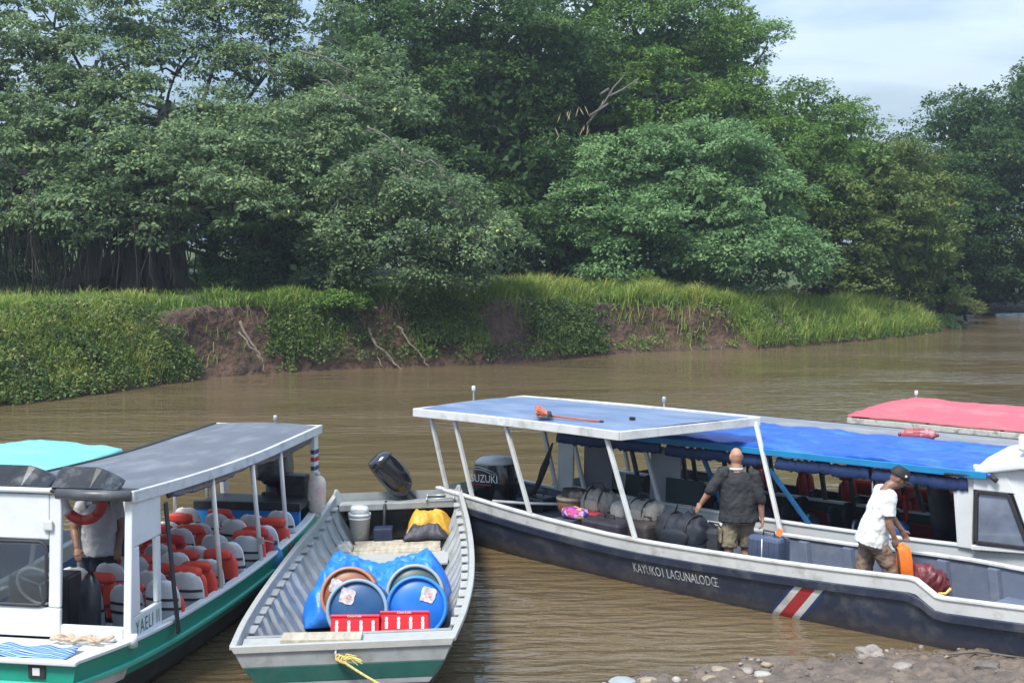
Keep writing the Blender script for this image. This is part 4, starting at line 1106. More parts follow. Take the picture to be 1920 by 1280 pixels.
for t in (.08, .36, .64, .93):
    b = MB(); b.bar(RA.lerp(RC, t) + Vector((0, .02, -.06)), RB.lerp(RD, t) + Vector((0, -.02, -.06)), .05, .04); b.build('roof_beam', POSTM, kay)
def lamp_pole(root, p, h_, m=None):
    b = MB(); b.tube([p, Vector(p) + Vector((0, 0, h_))], .012, 8); s_ = b.build('lamp_pole', STEEL, root)
    b = MB(); b.lathe([(.02, 0), (.028, .01), (.028, .06), (.02, .075)], Vector(p) + Vector((0, 0, h_)), n=12); b.build('lamp_globe', m or WHITE2, s_, smooth=True)
t = rx_(888, RB, RA)
lamp_pole(kay, RB.lerp(RA, t) + Vector((0, 0, .02)), .15)
t = rx_(1245, RB, RD)
lamp_pole(kay, RB.lerp(RD, t) + Vector((0, 0, .02)), .08, STEEL)
b = MB(); b.box((2.9, -.1, 1.995), (.07, .05, .05)); b.build('roof_cleat', BLACK, kay, bevel=.006)
# broom on the roof
def roofpt(px, py, dz=0):
    return atz(px, py, 1.96 + dz)
p0, p1 = roofpt(1030, 779, .03), roofpt(1128, 790, .01)
br = empty('broom', (p0 + p1) / 2, 0, 'orange broom lying on the blue roof of the navy canoe', 'broom')
q0, q1 = p0 - br.location, p1 - br.location
b = MB(); b.tube([q0, q1], .012, 8); b.build('handle', mat('broom_orange', (.45, .10, .035), .5, .1), br, smooth=True)
b = MB(); b.tube([q1 - (q1 - q0) * .03, q1 + (q1 - q0) * .03], .016, 8); b.build('grip', RUBBER, br)
hd = (q0 - q1).normalized(); sx_ = Vector((0, .5, 0))
b = MB(); b.bar(q0 + Vector((0, -.13, .02)), q0 + Vector((0, .13, .02)), .06, .05); b.build('head_block', RUBBER, br, bevel=.005)
b = MB()
for i in range(90):
    y = random.uniform(-.13, .13); z = random.uniform(-.02, .05); s_ = q0 + Vector((-.02, y, .02 + z * .3))
    e = s_ + hd * random.uniform(.13, .20) + Vector((0, y * .4 + random.uniform(-.03, .03), z + random.uniform(-.02, .03)))
    b.tube([s_, e], [.006, .008], 4)
tag(b.build('bristles', mat('bristle_orange', (.46, .12, .055), .6, .25, 20), br), kind='stuff')

# motor and stern gear
mp_ = KM @ Vector((-.02, -.02, .72))
outboard('outboard_motor', 'large black outboard motor with white lettering on the navy canoe stern', KM @ Vector((.42, .20, .22)), KROT, R(-4), 1.38, 'SUZUKI', cap=mat('cowl_grey', (.50, .52, .54), .35, .06), tiller=True)
def kput(px, py, z):
    """point at height z (above water) seen at the pixel"""
    return atz(px, py, z)
# ------------------------------------------------------------------ seats shared by the covered boats
def seat_mesh(w_=.42, h_=.62, d_=.42):
    """moulded seat: back shell with rounded top leaning a little, seat pan; local +x is the way it faces"""
    b = MB(); secs_f = []
    n = 9
    rows = [(0, .80), (.15, .96), (.4, 1.), (.62, 1.), (.78, .95), (.9, .80), (.97, .58), (1., .30)]
    def row(t, f, th):
        out_ = []
        for k in range(n):
            u = -1 + 2 * k / (n - 1); y = u * w_ / 2 * f
            x = -.12 * t - .06 + .05 * u * u + th
            out_.append(Vector((x, y, .08 + t * h_)))
        return out_
    secs = [row(t, f, -.018) + row(t, f, .018)[::-1] for t, f in rows]
    b.loft(secs)
    b.loft([[Vector((x, s_ * w_ * .48, z)) for s_, z in ((-1, zz), (1, zz), (1, zz - .03), (-1, zz - .03))] for x, zz in ((-.05, .09), (.15, .075), (d_ - .06, .09), (d_, .06))])
    return b
def seat_pedestal():
    b = MB(); b.box((.12, 0, -.02), (.18, .10, .16)); return b
SEATW = mat('white_seat_plastic', (.56, .57, .57), .38, .06, 3, dirt=(.36, .36, .35), damt=.45, dscale=5)
SEATN = mat('navy_seat', (.018, .030, .060), .5, .2, 5)
_sm = {}
def put_seat(root, x, y, z, face, m, scale=1., strap=True, nm='seat'):
    k = ('w' if m is SEATW else 'n')
    if k not in _sm:
        a = seat_mesh(); _sm[k] = (a.mesh('seat'), seat_pedestal().mesh('pedestal'))
        bm = bmesh.new(); bm.from_mesh(_sm[k][0]); bmesh.ops.recalc_face_normals(bm, faces=bm.faces); bm.to_mesh(_sm[k][0]); bm.free()
        me = _sm[k][0]; me.materials.append(m); me.polygons.foreach_set('use_smooth', [True] * len(me.polygons)); me.set_sharp_from_angle(angle=R(50)); _sm[k][1].materials.append(BLUEP if k == 'w' else BLACK)
        _sm[k + 's'] = []
        for zz, wd in ((.47, .40), (.36, .43)):
            sb = MB(); r_ = [(-1 + 2 * i / 16) for i in range(17)]
            r_ = [(u * wd / 2 * 1.01, -.06 - .12 * (zz - .08) / .62 + .05 * u * u) for u in r_]
            outl = [Vector((x_ - .0275, y_, 0)) for y_, x_ in r_] + [Vector((x_ + .0275, y_, 0)) for y_, x_ in r_[::-1]]
            inn = [Vector((x_ - .0215, y_, 0)) for y_, x_ in r_] + [Vector((x_ + .0215, y_, 0)) for y_, x_ in r_[::-1]]
            q_ = [[p + Vector((0, 0, zz - .016)) for p in outl], [p + Vector((0, 0, zz + .016)) for p in outl], [p + Vector((0, 0, zz + .016)) for p in inn], [p + Vector((0, 0, zz - .016)) for p in inn]]
            sb.loft(q_ + [q_[0]], closed=True, cap=False)
            me_ = sb.mesh('strap'); me_.materials.append(RUBBER); _sm[k + 's'].append(me_)
    o = bpy.data.objects.new(nm, _sm[k][0]); COL.objects.link(o); o.parent = root; o.location = (x, y, z); o.rotation_euler = (0, 0, face); o.scale = (scale,) * 3
    p = bpy.data.objects.new('pedestal', _sm[k][1]); COL.objects.link(p); p.parent = o
    if strap:
        for me_ in _sm[k + 's']:
            p = bpy.data.objects.new('strap', me_); COL.objects.link(p); p.parent = o
    return o
VEST = [mat('vest_orange_red', (.62, .055, .030), .6, .15, 8, bump=.25, bscale=18), mat('vest_red', (.50, .035, .030), .6, .15, 8, bump=.25, bscale=18)]
def puffy(b, c, d, rot=None, e=3.2, wr=.012, seed=0.):
    """soft cushion block"""
    c = Vector(c); q = Euler(rot).to_matrix() if rot is not None else Matrix.Identity(3)
    secs = []
    for i in range(9):
        t = -1 + 2 * i / 8; f = (1 - abs(t) ** e) ** (1 / e) if abs(t) < 1 else .0
        f = max(f, .35)
        r_ = superell(0, 0, t * d[2] / 2, d[0] / 2 * f, d[1] / 2 * f, e=3., n=16)
        secs.append([c + q @ (p * (1 + wr * 8 * noise.noise(Vector((p.x * 9 + seed, p.y * 9, p.z * 9))))) for p in r_])
    b.loft(secs); return b
def life_vest(world_M, label, side=1, red=0, seed=0, white=False):
    """vest slung over a seat back; local frame of the seat"""
    root = empty('life_vest', world_M.to_translation(), world_M.to_euler().z, label, 'life vest', 'life vests on the seats of the green and white boat')
    m = VEST[red]; r_ = random.Random(seed)
    for s_ in (-1, 1):
        b = MB(); puffy(b, (side * .085 - .10 + r_.uniform(-.01, .02), s_ * .105, .36 + r_.uniform(-.03, .03)), (.09, .20, .42), (r_.uniform(-.1, .1), -.16, r_.uniform(-.15, .15)), seed=seed + s_)
        b.build('front_panel', m, root, smooth=True)
    b = MB(); puffy(b, (side * .095 - .16, 0, .60), (.10, .34, .12), (0, r_.uniform(-.3, .3), r_.uniform(-.1, .1)), seed=seed + 5)
    b.build('collar', m, root, smooth=True)
    b = MB(); x = side * .135 - .10
    b.box((x, 0, .30), (.012, .42, .035)); b.build('belt', RUBBER, root, bevel=.003)
    if white:
        b = MB(); b.box((x - .01 * side, -.08, .42), (.008, .10, .035)); b.build('reflective_tape', WHITE2, root)
    return root

# ------------------------------------------------------------------ boat with the blue tarp roof
BD = Vector((.76, -.65)).normalized(); BROT = math.atan2(BD.y, BD.x); BO = Vector((1.17, 21.22, 0))
blu = empty('covered_tour_boat', BO, BROT, 'white hulled tour boat under a bright blue tarp roof, behind the navy canoe', 'boat', 'boats moored at the landing')
BM_ = Matrix.Translation(BO) @ Matrix.Rotation(BROT, 4, 'Z')
bh = Hull(hb=[(-.1, .78), (0, .80), (1.5, .85), (4, .86), (6, .84), (7.5, .72), (8.8, .5), (9.8, .08)], sh=[(-.1, .74), (3, .70), (6, .73), (8, .82), (9.8, 1.0)],
          kl=[(-.1, -.1), (6, -.16), (8, -.1), (9.8, .25)], L_=9.8)
BX = [-.1 + 9.9 * i / 44 for i in range(45)]
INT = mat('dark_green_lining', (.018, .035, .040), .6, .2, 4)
outer_shell(bh, BX, [0, .30, .301], [WHITE2, NAVY], [0, 1, 1], blu)
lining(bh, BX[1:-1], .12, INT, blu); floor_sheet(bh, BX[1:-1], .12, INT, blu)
gunwale(bh, BX, WHITE2, blu, w_=.07)
TARPB = mat('blue_tarp', (.010, .085, .44), .42, .2, 2.2, bump=.35, bscale=5, dirt=(.06, .19, .56), damt=.7, dscale=2.2, stretch=(1, 2, 1))
CYAN = mat('cyan_trim', (.015, .20, .42), .45, .12, 4, dirt=(.02, .10, .22), damt=.4)
CURT = mat('navy_curtain', (.020, .040, .125), .5, .2, 4, bump=.4, bscale=8)
z_ = 1.60
tarp_sheet(blu, ((-.15, -.94, z_), (-.15, .94, z_), (6.55, .94, z_ + .03), (6.55, -.94, z_ + .03)), TARPB, crown=.06, wr=.06, hang=.05, hangs=(1, 1, 1, 0))
for s_ in (1, -1):
    fascia(blu, (-.2, s_ * .965, z_ + .005), (6.5, s_ * .965, z_ + .035), .085, .03, CYAN, n=8)
fascia(blu, (-.2, -.95, z_), (-.2, .95, z_), .085, .03, CYAN, n=2)
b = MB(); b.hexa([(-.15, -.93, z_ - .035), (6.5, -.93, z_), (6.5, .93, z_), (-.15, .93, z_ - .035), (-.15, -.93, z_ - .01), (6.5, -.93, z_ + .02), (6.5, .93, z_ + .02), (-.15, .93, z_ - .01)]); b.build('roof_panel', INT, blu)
def curtain(root, p, q, r_, m, n=40, name='rolled_curtain', sag=.018, hang=.0):
    p = Vector(p); q = Vector(q); pts = []; rs = []
    for i in range(n + 1):
        t = i / n; c = p.lerp(q, t); c.z -= sag * abs(math.sin(t * math.pi * 2)) + .018 * noise.noise(Vector((t * 30, 1, r_))); c.y += .012 * noise.noise(Vector((t * 24, 4, r_)))
        pts.append(c); rs.append(r_ * (1 + .4 * noise.noise(Vector((t * 26, 7, 0)))))
    b = MB(); b.tube(pts, rs, 10, sq=(.5, 1.25)); return b.build(name, m, root, smooth=True)
for a_, c_ in ((.1, 1.9), (2.0, 3.6), (3.7, 5.0), (5.05, 6.25)):
    curtain(blu, (a_, -.90, 1.46), (c_, -.90, 1.47), .065, CURT)
for a_, c_ in ((.1, 3.0), (3.1, 6.2)):
    curtain(blu, (a_, .90, 1.46), (c_, .90, 1.47), .06, CURT)
DBLUE = mat('blue_post', (.015, .09, .22), .4, .15, 6)
DPOST = mat('dark_post', (.030, .033, .036), .5, .2, 6)
def bpost(x, y, xt, m, w_=.05):
    s_ = 1 if y > 0 else -1
    b = MB(); b.bar((x, s_ * (bh.hb(x) - .04), bh.sh(x)), (xt, y, 1.57), w_, w_, up=(1, 0, 0)); b.build('roof_post', m, blu, bevel=.005)
for x, xt, m in ((1.55, 1.35, DPOST), (2.9, 2.5, DBLUE), (4.15, 3.4, DBLUE)):
    bpost(x, -.88, xt, m)
for x, xt in ((1.2, 1.0), (1.9, 1.75), (2.7, 2.5), (3.5, 3.3), (4.3, 4.05), (4.95, 4.6), (5.6, 5.3)):
    bpost(x, .88, xt, DPOST, .055)
b = MB(); b.tube([(5.02, -.80, .72), (5.0, -.82, 1.55)], .012, 8); b.build('grab_pole', STEEL, blu, smooth=True)
# stern: white pillar with flag bands, grey engine screen
def rect(root, name, m, P_, U_, V_, u0, u1, v0, v1, t_=.03):
    P_ = Vector(P_); U_ = Vector(U_).normalized(); V_ = Vector(V_).normalized(); W_ = U_.cross(V_) * t_
    q = [P_ + U_ * a + V_ * c for a, c in ((u0, v0), (u1, v0), (u1, v1), (u0, v1))]
    b = MB(); b.hexa([p for p in q] + [p + W_ for p in q]); return b.build(name, m, root, bevel=.004)
NB = Vector((1, 0, 0)); UPV = Vector((.02, 0, 1))
sp = rect(blu, 'stern_pillar', WHITE2, (.08, -.84, .70), NB, UPV, 0, .28, 0, .86, .04)
for v0, v1, m in ((.64, .78, FBLUE), (.47, .53, RED), (.36, .42, FBLUE)):
    b = MB(); b.box((.24, -.845, .70 + (v0 + v1) / 2), (.20, .004, v1 - v0)); b.build('flag_band', m, sp)
lettering('L4193', lambda u, v: Vector((.12 + u, -.847, .86 + v)), .12, BLACK, sp, xs=.85)
SCR = mat('grey_screen', (.13, .135, .15), .5, .12, 3)
rect(blu, 'engine_screen', SCR, (.52, -.80, .66), NB, UPV, 0, .50, 0, .78, .03)
rect(blu, 'side_screen', mat('pale_screen', (.26, .28, .30), .5, .12, 3), (1.62, -.72, .62), NB, UPV, 0, .50, 0, .84, .03)
rect(blu, 'low_screen', INT, (1.9, -.74, .55), NB, UPV, 0, .6, 0, .5, .03)
# seats inside
for i, x in enumerate((2.0, 2.7, 3.4, 4.1, 4.75)):
    for y in (-.5, .08, .52):
        if (i, y) == (0, -.5): continue
        put_seat(blu, x, y, .22, 0, SEATN, .78, strap=False)
put_seat(blu, 5.55, .18, .42, 0, SEATN, 1.35, strap=False, nm='helm_seat')
# cabin
b = MB()
x0c, x1c = 6.12, 8.4
b.hexa([(6.12, -.86, .70), (6.30, -.86, .70), (6.30, -.80, .70), (6.12, -.80, .70), (6.05, -.90, 1.62), (6.32, -.90, 1.62), (6.32, -.84, 1.62), (6.05, -.84, 1.62)]); b.build('cabin_pillar', WHITE2, blu, bevel=.012)
b = MB()
b.hexa([(6.1, .80, .70), (6.30, .80, .70), (6.30, .86, .70), (6.1, .86, .70), (6.05, .84, 1.62), (6.32, .84, 1.62), (6.32, .90, 1.62), (6.05, .90, 1.62)]); b.build('cabin_pillar', WHITE2, blu, bevel=.012)
def slab(name, q, t_, m, root, bev=.012):
    q = [Vector(p) for p in q]; n_ = (q[1] - q[0]).cross(q[3] - q[0]).normalized() * t_
    b = MB(); b.hexa(q + [p + n_ for p in q]); return b.build(name, m, root, bevel=bev)
# side panel with window (lower, front, top pieces round the opening)
slab('cabin_side', [(6.30, -.86, .70), (8.2, -.66, .80), (8.2, -.66, .86), (6.30, -.86, .76)], .04, WHITE2, blu)
slab('cabin_side', [(7.02, -.80, .765), (8.2, -.66, .865), (7.3, -.72, 1.7), (6.66, -.84, 1.7)], .04, WHITE2, blu)
slab('cabin_side', [(6.32, -.882, 1.42), (6.80, -.835, 1.42), (6.66, -.855, 1.72), (6.32, -.90, 1.72)], .04, WHITE2, blu)
slab('cabin_front', [(8.2, -.66, .84), (8.2, .66, .84), (7.3, .72, 1.7), (7.3, -.72, 1.7)], .04, WHITE2, blu)
slab('cabin_side', [(6.30, .82, .70), (8.2, .62, .80), (7.3, .72, 1.7), (6.32, .86, 1.7)], .04, WHITE2, blu)
GLASS = mat('window_glass', (.16, .19, .25), .1, .35, 3, spec=.9, rvar=.03)
wf = MB(); q = [Vector((6.36, -.885, .80)), Vector((6.96, -.825, .80)), Vector((6.72, -.86, 1.40)), Vector((6.36, -.90, 1.40))]
for a_, c_ in zip(q, q[1:] + q[:1]): wf.bar(a_, c_, .045, .045)
wn = wf.build('window_frame', RUBBER, blu, bevel=.008)
b = MB(); b.add([p + Vector((0, .006, 0)) for p in q], [(0, 1, 2, 3)]); b.build('window_pane', GLASS, wn)
lettering('BRP-TUR', lambda u, v: Vector((6.42 + u, -.864 + .105 * u, .695 + v + .05 * u)) + Vector((0, -.02, 0)), .075, BLACK, blu, xs=1.)
b = MB()
b.loft([[Vector((x, y, z0 + (z1 - z0) * (1 - (y / 1.) ** 2))) for y in (-.96, -.6, 0, .6, .96)] + [Vector((x, y, z0 - .06)) for y in (.96, .6, 0, -.6, -.96)] for x, z0, z1 in ((6.35, 1.66, 1.82), (6.9, 1.78, 1.98), (7.6, 1.80, 2.0), (8.0, 1.74, 1.9))])
b.build('cabin_roof', WHITE2, blu, bevel=.02)
b = MB(); b.box((6.95, -.72, 2.0), (.30, .26, .2)); lb = b.build('lamp_housing', mat('cream_plastic', (.62, .60, .52), .45), blu, bevel=.04)
b = MB(); b.lathe([(.03, 0), (.05, .02), (.05, .05)], (6.98, -.90, 1.88), axis='y', n=14); b.build('search_lamp', RUBBER, blu, smooth=True)
b = MB(); b.tube([(6.0, -.98, 1.575), (6.55, -.95, 1.60)], .018, 8); b.tube([(6.55, -.95, 1.60), (6.62, -.96, 1.56)], .03, 8); b.build('curtain_rod', RUBBER, blu, smooth=True)

# ------------------------------------------------------------------ third boat: grey roof
TD = Vector((.74, -.67)).normalized(); TROT = math.atan2(TD.y, TD.x); TO = Vector((2.03, 22.47, 0))
thr = empty('grey_roofed_boat', TO, TROT, 'boat under a long grey roof, between the blue and the red tarped boats', 'boat', 'boats moored at the landing')
TM = Matrix.Translation(TO) @ Matrix.Rotation(TROT, 4, 'Z')
th_ = Hull(hb=[(0, .66), (2, .74), (5, .74), (7, .6), (9, .06)], sh=[(0, .62), (5, .58), (9, .9)], kl=[(0, -.1), (6, -.12), (9, .3)], L_=9)
TX = [9 * i / 30 for i in range(31)]
WINE = mat('wine_red_paint', (.16, .018, .022), .45, .2, 4)
outer_shell(th_, TX, [0, .22, .221], [WINE, BLACK], [0, 1, 1], thr); lining(th_, TX[1:-1], .12, INT, thr); floor_sheet(th_, TX[1:-1], .12, INT, thr); gunwale(th_, TX, WINE, thr)
ROOFG = mat('roof_grey', (.19, .195, .205), .7, .15, 1.2, bump=.06, dirt=(.31, .31, .30), damt=.8, dscale=1.2, stretch=(1, 3, 1))
tc_ = ((-.15, -.85, 1.56), (-.15, .85, 1.56), (8., .8, 1.62), (8., -.8, 1.62))
roof_slab(thr, tc_, ROOFG, BLACK, crown=.04)
for p, q in ((tc_[0], tc_[3]), (tc_[1], tc_[2]), (tc_[0], tc_[1])):
    fascia(thr, p, q, .08, .035, BLACK, n=4)
for x in (.3, 1.6, 2.9, 4.2, 5.5, 6.6):
    for s_ in (1, -1):
        b = MB(); b.bar((x, s_ * (th_.hb(x) - .04), th_.sh(x)), (x - .1, s_ * .78, 1.52), .05, .05); b.build('roof_post', DPOST if x > 1 else POSTM, thr, bevel=.005)
for i, x in enumerate((1.4, 2.1, 2.8, 3.5, 4.2, 4.9, 5.6)):
    for y in (-.42, .42):
        put_seat(thr, x, y, .22, 0, SEATN, .8, strap=False)
for i, (x, y) in enumerate(((2.05, .40), (2.8, .42), (3.5, .42), (4.9, -.40), (5.6, -.42), (4.2, .42))):
    o = life_vest(TM @ Matrix.Translation((x, y, .28)), 'dark red life vest in the shade of the grey roofed boat', 1, 1, 300 + i)
    o['group'] = 'vests under the grey roof'
def fender(name, label, p, axis, L_, r_, m, m2, cat='fender', lines=True):
    root = empty(name, p, 0, label, cat)
    ax = Vector(axis).normalized(); q = ax.to_track_quat('Z', 'Y').to_matrix().to_4x4()
    b = MB(); b.M = q
    prof = [(.25 * r_, -L_ / 2), (.7 * r_, -L_ * .43), (.96 * r_, -L_ * .33), (r_, -L_ * .15), (r_, L_ * .15), (.96 * r_, L_ * .33), (.7 * r_, L_ * .43), (.25 * r_, L_ / 2)]
    b.lathe(prof, n=20); b.build('body', m, root, smooth=True)
    b = MB(); b.M = q
    for s_ in (1, -1):
        b.lathe([(.3 * r_, s_ * L_ * .49), (.3 * r_, s_ * L_ * .55), (.12 * r_, s_ * L_ * .58)] if s_ > 0 else [(.12 * r_, -L_ * .58), (.3 * r_, -L_ * .55), (.3 * r_, -L_ * .49)], n=12)
    b.build('eye', m2, root, smooth=True)
    if lines:
        b = MB(); b.M = q
        for k in range(12):
            a = k * math.pi / 6; b.bar((r_ * 1.0 * math.cos(a), r_ * 1.0 * math.sin(a), -L_ * .16), (r_ * 1.0 * math.cos(a), r_ * 1.0 * math.sin(a), L_ * .16), .012, .012)
        b.build('moulded_rib', m, root)
    return root
FENR = mat('faded_red_fender', (.36, .07, .075), .5, .25, 9, dirt=(.52, .42, .40), damt=.9, dscale=9)
p = atz(1722, 815, 1.715); fender('boat_fender', 'faded red ribbed fender lying on the grey roof', p, (.95, -.2, 0), .46, .085, FENR, mat('fender_end_red', (.22, .02, .03), .5))

# ------------------------------------------------------------------ fourth boat: red tarp
PD = Vector((.76, -.65)).normalized(); PROT = math.atan2(PD.y, PD.x); PN = Vector((.65, .76)).normalized()
PO = Vector((5.06 + PN.x * 1.1, 21.1 + PN.y * 1.1, 0))
pnk = empty('red_tarp_boat', PO, PROT, 'red striped boat under a salmon red tarp roof, farthest of the moored boats', 'boat', 'boats moored at the landing')
ph_ = Hull(hb=[(-.2, .86), (2, .92), (5, .9), (7, .7), (8.5, .06)], sh=[(-.2, .86), (5, .84), (8.5, 1.1)], kl=[(-.2, -.1), (6, -.12), (8.5, .3)], L_=8.5)
PX = [-.2 + 8.7 * i / 30 for i in range(31)]
HRED = mat('red_hull_paint', (.50, .045, .05), .4, .12, 4, dirt=(.3, .05, .05), damt=.4)
CREAM = mat('cream_hull_band', (.62, .55, .42), .5, .1, 4)
outer_shell(ph_, PX, [0, .12, .18, .30, .301], [HRED, CREAM, HRED, WINE], [0, 1, 2, 1, 3], pnk)
lining(ph_, PX[1:-1], .14, WINE, pnk); floor_sheet(ph_, PX[1:-1], .14, WINE, pnk); gunwale(ph_, PX, HRED, pnk)
strip(ph_, -.1, 8, .20, .26, -1, .03, .04, HRED, pnk, 'rubbing_strake')
TARPR = mat('salmon_red_tarp', (.62, .085, .105), .55, .08, 1.6, bump=.15, bscale=4, dirt=(.66, .20, .20), damt=.7, dscale=1.5)
pc = ((-.05, -1.08, 1.66), (.05, 1.12, 1.72), (7, 1.05, 1.72), (7, -1.05, 1.66))
tarp_sheet(pnk, pc, TARPR, crown=.05, wr=.025, hang=.015, n=60)
MOULD = mat('mouldy_white_trim', (.50, .48, .43), .7, .2, 7, dirt=(.03, .03, .028), damt=1., dscale=7)
for p, q in ((pc[0], pc[3]), (pc[1], pc[2]), (pc[0], pc[1])):
    fascia(pnk, p, q, .085, .05, MOULD, n=5, z0=-.01)
for x in (.3, 1.5, 2.7, 3.9, 5.1, 6.3):
    for s_ in (1, -1):
        b = MB(); b.bar((x, s_ * (ph_.hb(x) - .04), ph_.sh(x)), (x, s_ * 1.0, 1.62), .06, .05); b.build('roof_post', mat('pinkish_post', (.52, .36, .34), .5, .1), pnk, bevel=.005)
lamp_pole(pnk, Vector((.25, .6, 1.76)), .10, WHITE2)

# ------------------------------------------------------------------ far left boat: turquoise tarp
QO = Vector((-5.85, 17.6, 0)); QROT = math.atan2(-.986, -.168)
tur = empty('turquoise_tarp_boat', QO, QROT, 'boat under a turquoise tarp at the left edge behind the green boat', 'boat', 'boats moored at the landing')
qh = Hull(hb=[(0, .62), (2, .72), (5, .7), (7, .4)], sh=[(0, .7), (4, .62), (7, .8)], kl=[(0, -.1), (5, -.12), (7, .1)], L_=7)
QX = [7 * i / 24 for i in range(25)]
outer_shell(qh, QX, [0, .2, .201], [WHITE2, BLUEP], [0, 1, 1], tur); lining(qh, QX[1:-1], .12, SLATE, tur); floor_sheet(qh, QX[1:-1], .12, SLATE, tur); gunwale(qh, QX, WHITE2, tur)
TARPT = mat('turquoise_tarp', (.16, .55, .53), .55, .08, 1.5, bump=.15, bscale=4, dirt=(.34, .64, .62), damt=.4, dscale=1.2)
qc = ((-.3, -.92, 1.66), (-.3, .92, 1.66), (6.2, .9, 1.72), (6.2, -.9, 1.72))
tarp_sheet(tur, qc, TARPT, crown=.07, wr=.04, hang=.05, n=36, seed=4.)
for x in (.2, 1.6, 3.0, 4.4, 5.8):
    for s_ in (1, -1):
        b = MB(); b.bar((x, s_ * (qh.hb(x) - .04), qh.sh(x)), (x, s_ * .84, 1.68), .045, .045); b.build('roof_post', POSTM, tur, bevel=.005)
# ------------------------------------------------------------------ grey open cargo boat
GO = Vector((-1.60, 20.05, 0)); GROT = math.atan2(-7.65, .13)
gry = empty('open_cargo_boat', GO, GROT, 'open grey ribbed cargo boat with blunt bow and green band, loaded with drums', 'boat', 'boats moored at the landing')
gry.rotation_euler = (R(2.2), 0, GROT)                    # heels a little to her left
GM = Matrix.Translation(GO) @ Matrix.Rotation(GROT, 4, 'Z') @ Matrix.Rotation(R(2.2), 4, 'X')
gprof = [(0, 0), (.02, .50), (.10, .62), (.3, .74), (.65, .90), (1, 1)]
gh = Hull(hb=[(0, .90), (1.5, 1.02), (3.2, 1.10), (5, 1.12), (6.6, 1.07), (7.7, .99)], sh=[(0, .74), (1.2, .64), (3, .62), (5, .66), (7.7, .80)],
          kl=[(0, -.10), (5, -.12), (6.6, -.06), (7.2, .05), (7.7, .20)], L_=7.7, prof=gprof, th=.035)
GX = [7.7 * i / 44 for i in range(45)]
outer_shell(gh, GX, [0, .40, .401], [GREY, BLACK], [0, 1, 1], gry, caps=(True, True))
lining(gh, GX[1:-1], .07, GREY, gry); floor_sheet(gh, GX[1:-1], .07, mat('boat_bottom_grey', (.22, .225, .22), .6, .2, 4, dirt=(.12, .10, .08), damt=.7), gry)
gunwale(gh, GX, GREYL, gry, w_=.05, t_=.045)
for i in range(15):
    x = .52 + .44 * i
    for s_ in (1, -1):
        rib(gh, x, s_, .07, gh.sh(x) - .10, .24, .05, GREY, gry, lean=.16)
        b = MB(); zt = gh.sh(x) - .085; y = gh.y(x, zt) - gh.th
        b.box((x, s_ * (y - .03), zt), (.25, .085, .022)); b.build('rib_cap', GREY if s_ < 0 else GREYL, gry, bevel=.006)
# bow: bands on the blunt front, rim beam and little foredeck
xb = 7.7
def bowpt(y, z, off=.004): return Vector((xb + off, y, z))
for z0, z1, m, nm in ((.735, .80, GREYL, 'bow_rim'), (.60, .735, GREY, 'bow_band'), (.455, .60, DGREEN, 'green_band'), (.405, .455, GREY, 'bow_band')):
    b = MB(); off = {'bow_rim': .03, 'green_band': .012}.get(nm, .008)
    ya, yb = gh.y(xb, z0), gh.y(xb, z1); n_ = 10; g = []
    b.hexa([(xb - .02, -ya, z0), (xb + off, -ya, z0), (xb + off, ya, z0), (xb - .02, ya, z0), (xb - .02, -yb, z1), (xb + off, -yb, z1), (xb + off, yb, z1), (xb - .02, yb, z1)])
    b.build(nm, m, gry, bevel=.005)
zd = .715
b = MB(); g = []
b.hexa([(7.18, -gh.y(7.18, zd) + .04, zd - .03), (7.69, -gh.y(7.69, zd) + .04, zd - .01), (7.69, gh.y(7.69, zd) - .04, zd - .01), (7.18, gh.y(7.18, zd) - .04, zd - .03),
        (7.18, -gh.y(7.18, zd) + .04, zd), (7.69, -gh.y(7.69, zd) + .04, zd + .02), (7.69, gh.y(7.69, zd) - .04, zd + .02), (7.18, gh.y(7.18, zd) - .04, zd)])
b.build('foredeck', GREYL, gry, bevel=.006)
b = MB(); y = gh.y(7.16, .66) - .04; b.box((7.15, 0, .64), (.05, 2 * y, .17)); b.build('deck_beam', GREY, gry, bevel=.008)
b = MB(); b.box((0, 0, 0), (.30, .72, .035)); pl = b.build('loose_plank', WOOD, None, bevel=.005)
pl.location = GM @ Vector((7.40, -.22, .76)); pl.rotation_euler = (0, R(-3), GROT + R(2)); tag(pl, 'short weathered plank lying on the foredeck of the grey boat', 'plank')
b = MB(); b.tube([(xb + .012, -.06, .73), (xb + .05, -.06, .715), (xb + .05, -.06, .665), (xb + .012, -.06, .65)], .012, 8); b.build('bow_eye', STEEL, gry, smooth=True)
# stern
b = MB(); y = gh.y(.12, .58) - .05
b.box((.15, 0, .575), (.26, 2 * y, .10)); b.build('transom_cap', GREY, gry, bevel=.012)
b = MB(); b.hexa([(.035, -gh.y(.04, .10) + .06, .08), (.06, -gh.y(.04, .10) + .06, .08), (.06, gh.y(.04, .10) - .06, .08), (.035, gh.y(.04, .1) - .06, .08), (.035, -y, .53), (.06, -y, .53), (.06, y, .53), (.035, y, .53)]); b.build('transom_inside', BLACK, gry)
for s_ in (1, -1):
    b = MB(); yy = gh.y(.05, .72)
    b.hexa([(.0, s_ * (yy - .16), .60), (.34, s_ * (yy - .02), .60), (.34, s_ * yy, .60), (.0, s_ * yy, .60), (.0, s_ * (yy - .05), .80), (.10, s_ * (yy - .03), .78), (.12, s_ * yy, .78), (.0, s_ * yy, .80)]); b.build('stern_knee', GREY, gry, bevel=.008)
for i in range(4):
    b = MB(); x = .95 + .19 * i; y = gh.y(x, .16) - .12; b.box((x, random.uniform(-.03, .03), .155 + random.uniform(0, .006)), (.17, 2 * y, .03), (0, 0, random.uniform(-.02, .02))); b.build('floor_plank', WOOD, gry, bevel=.004)
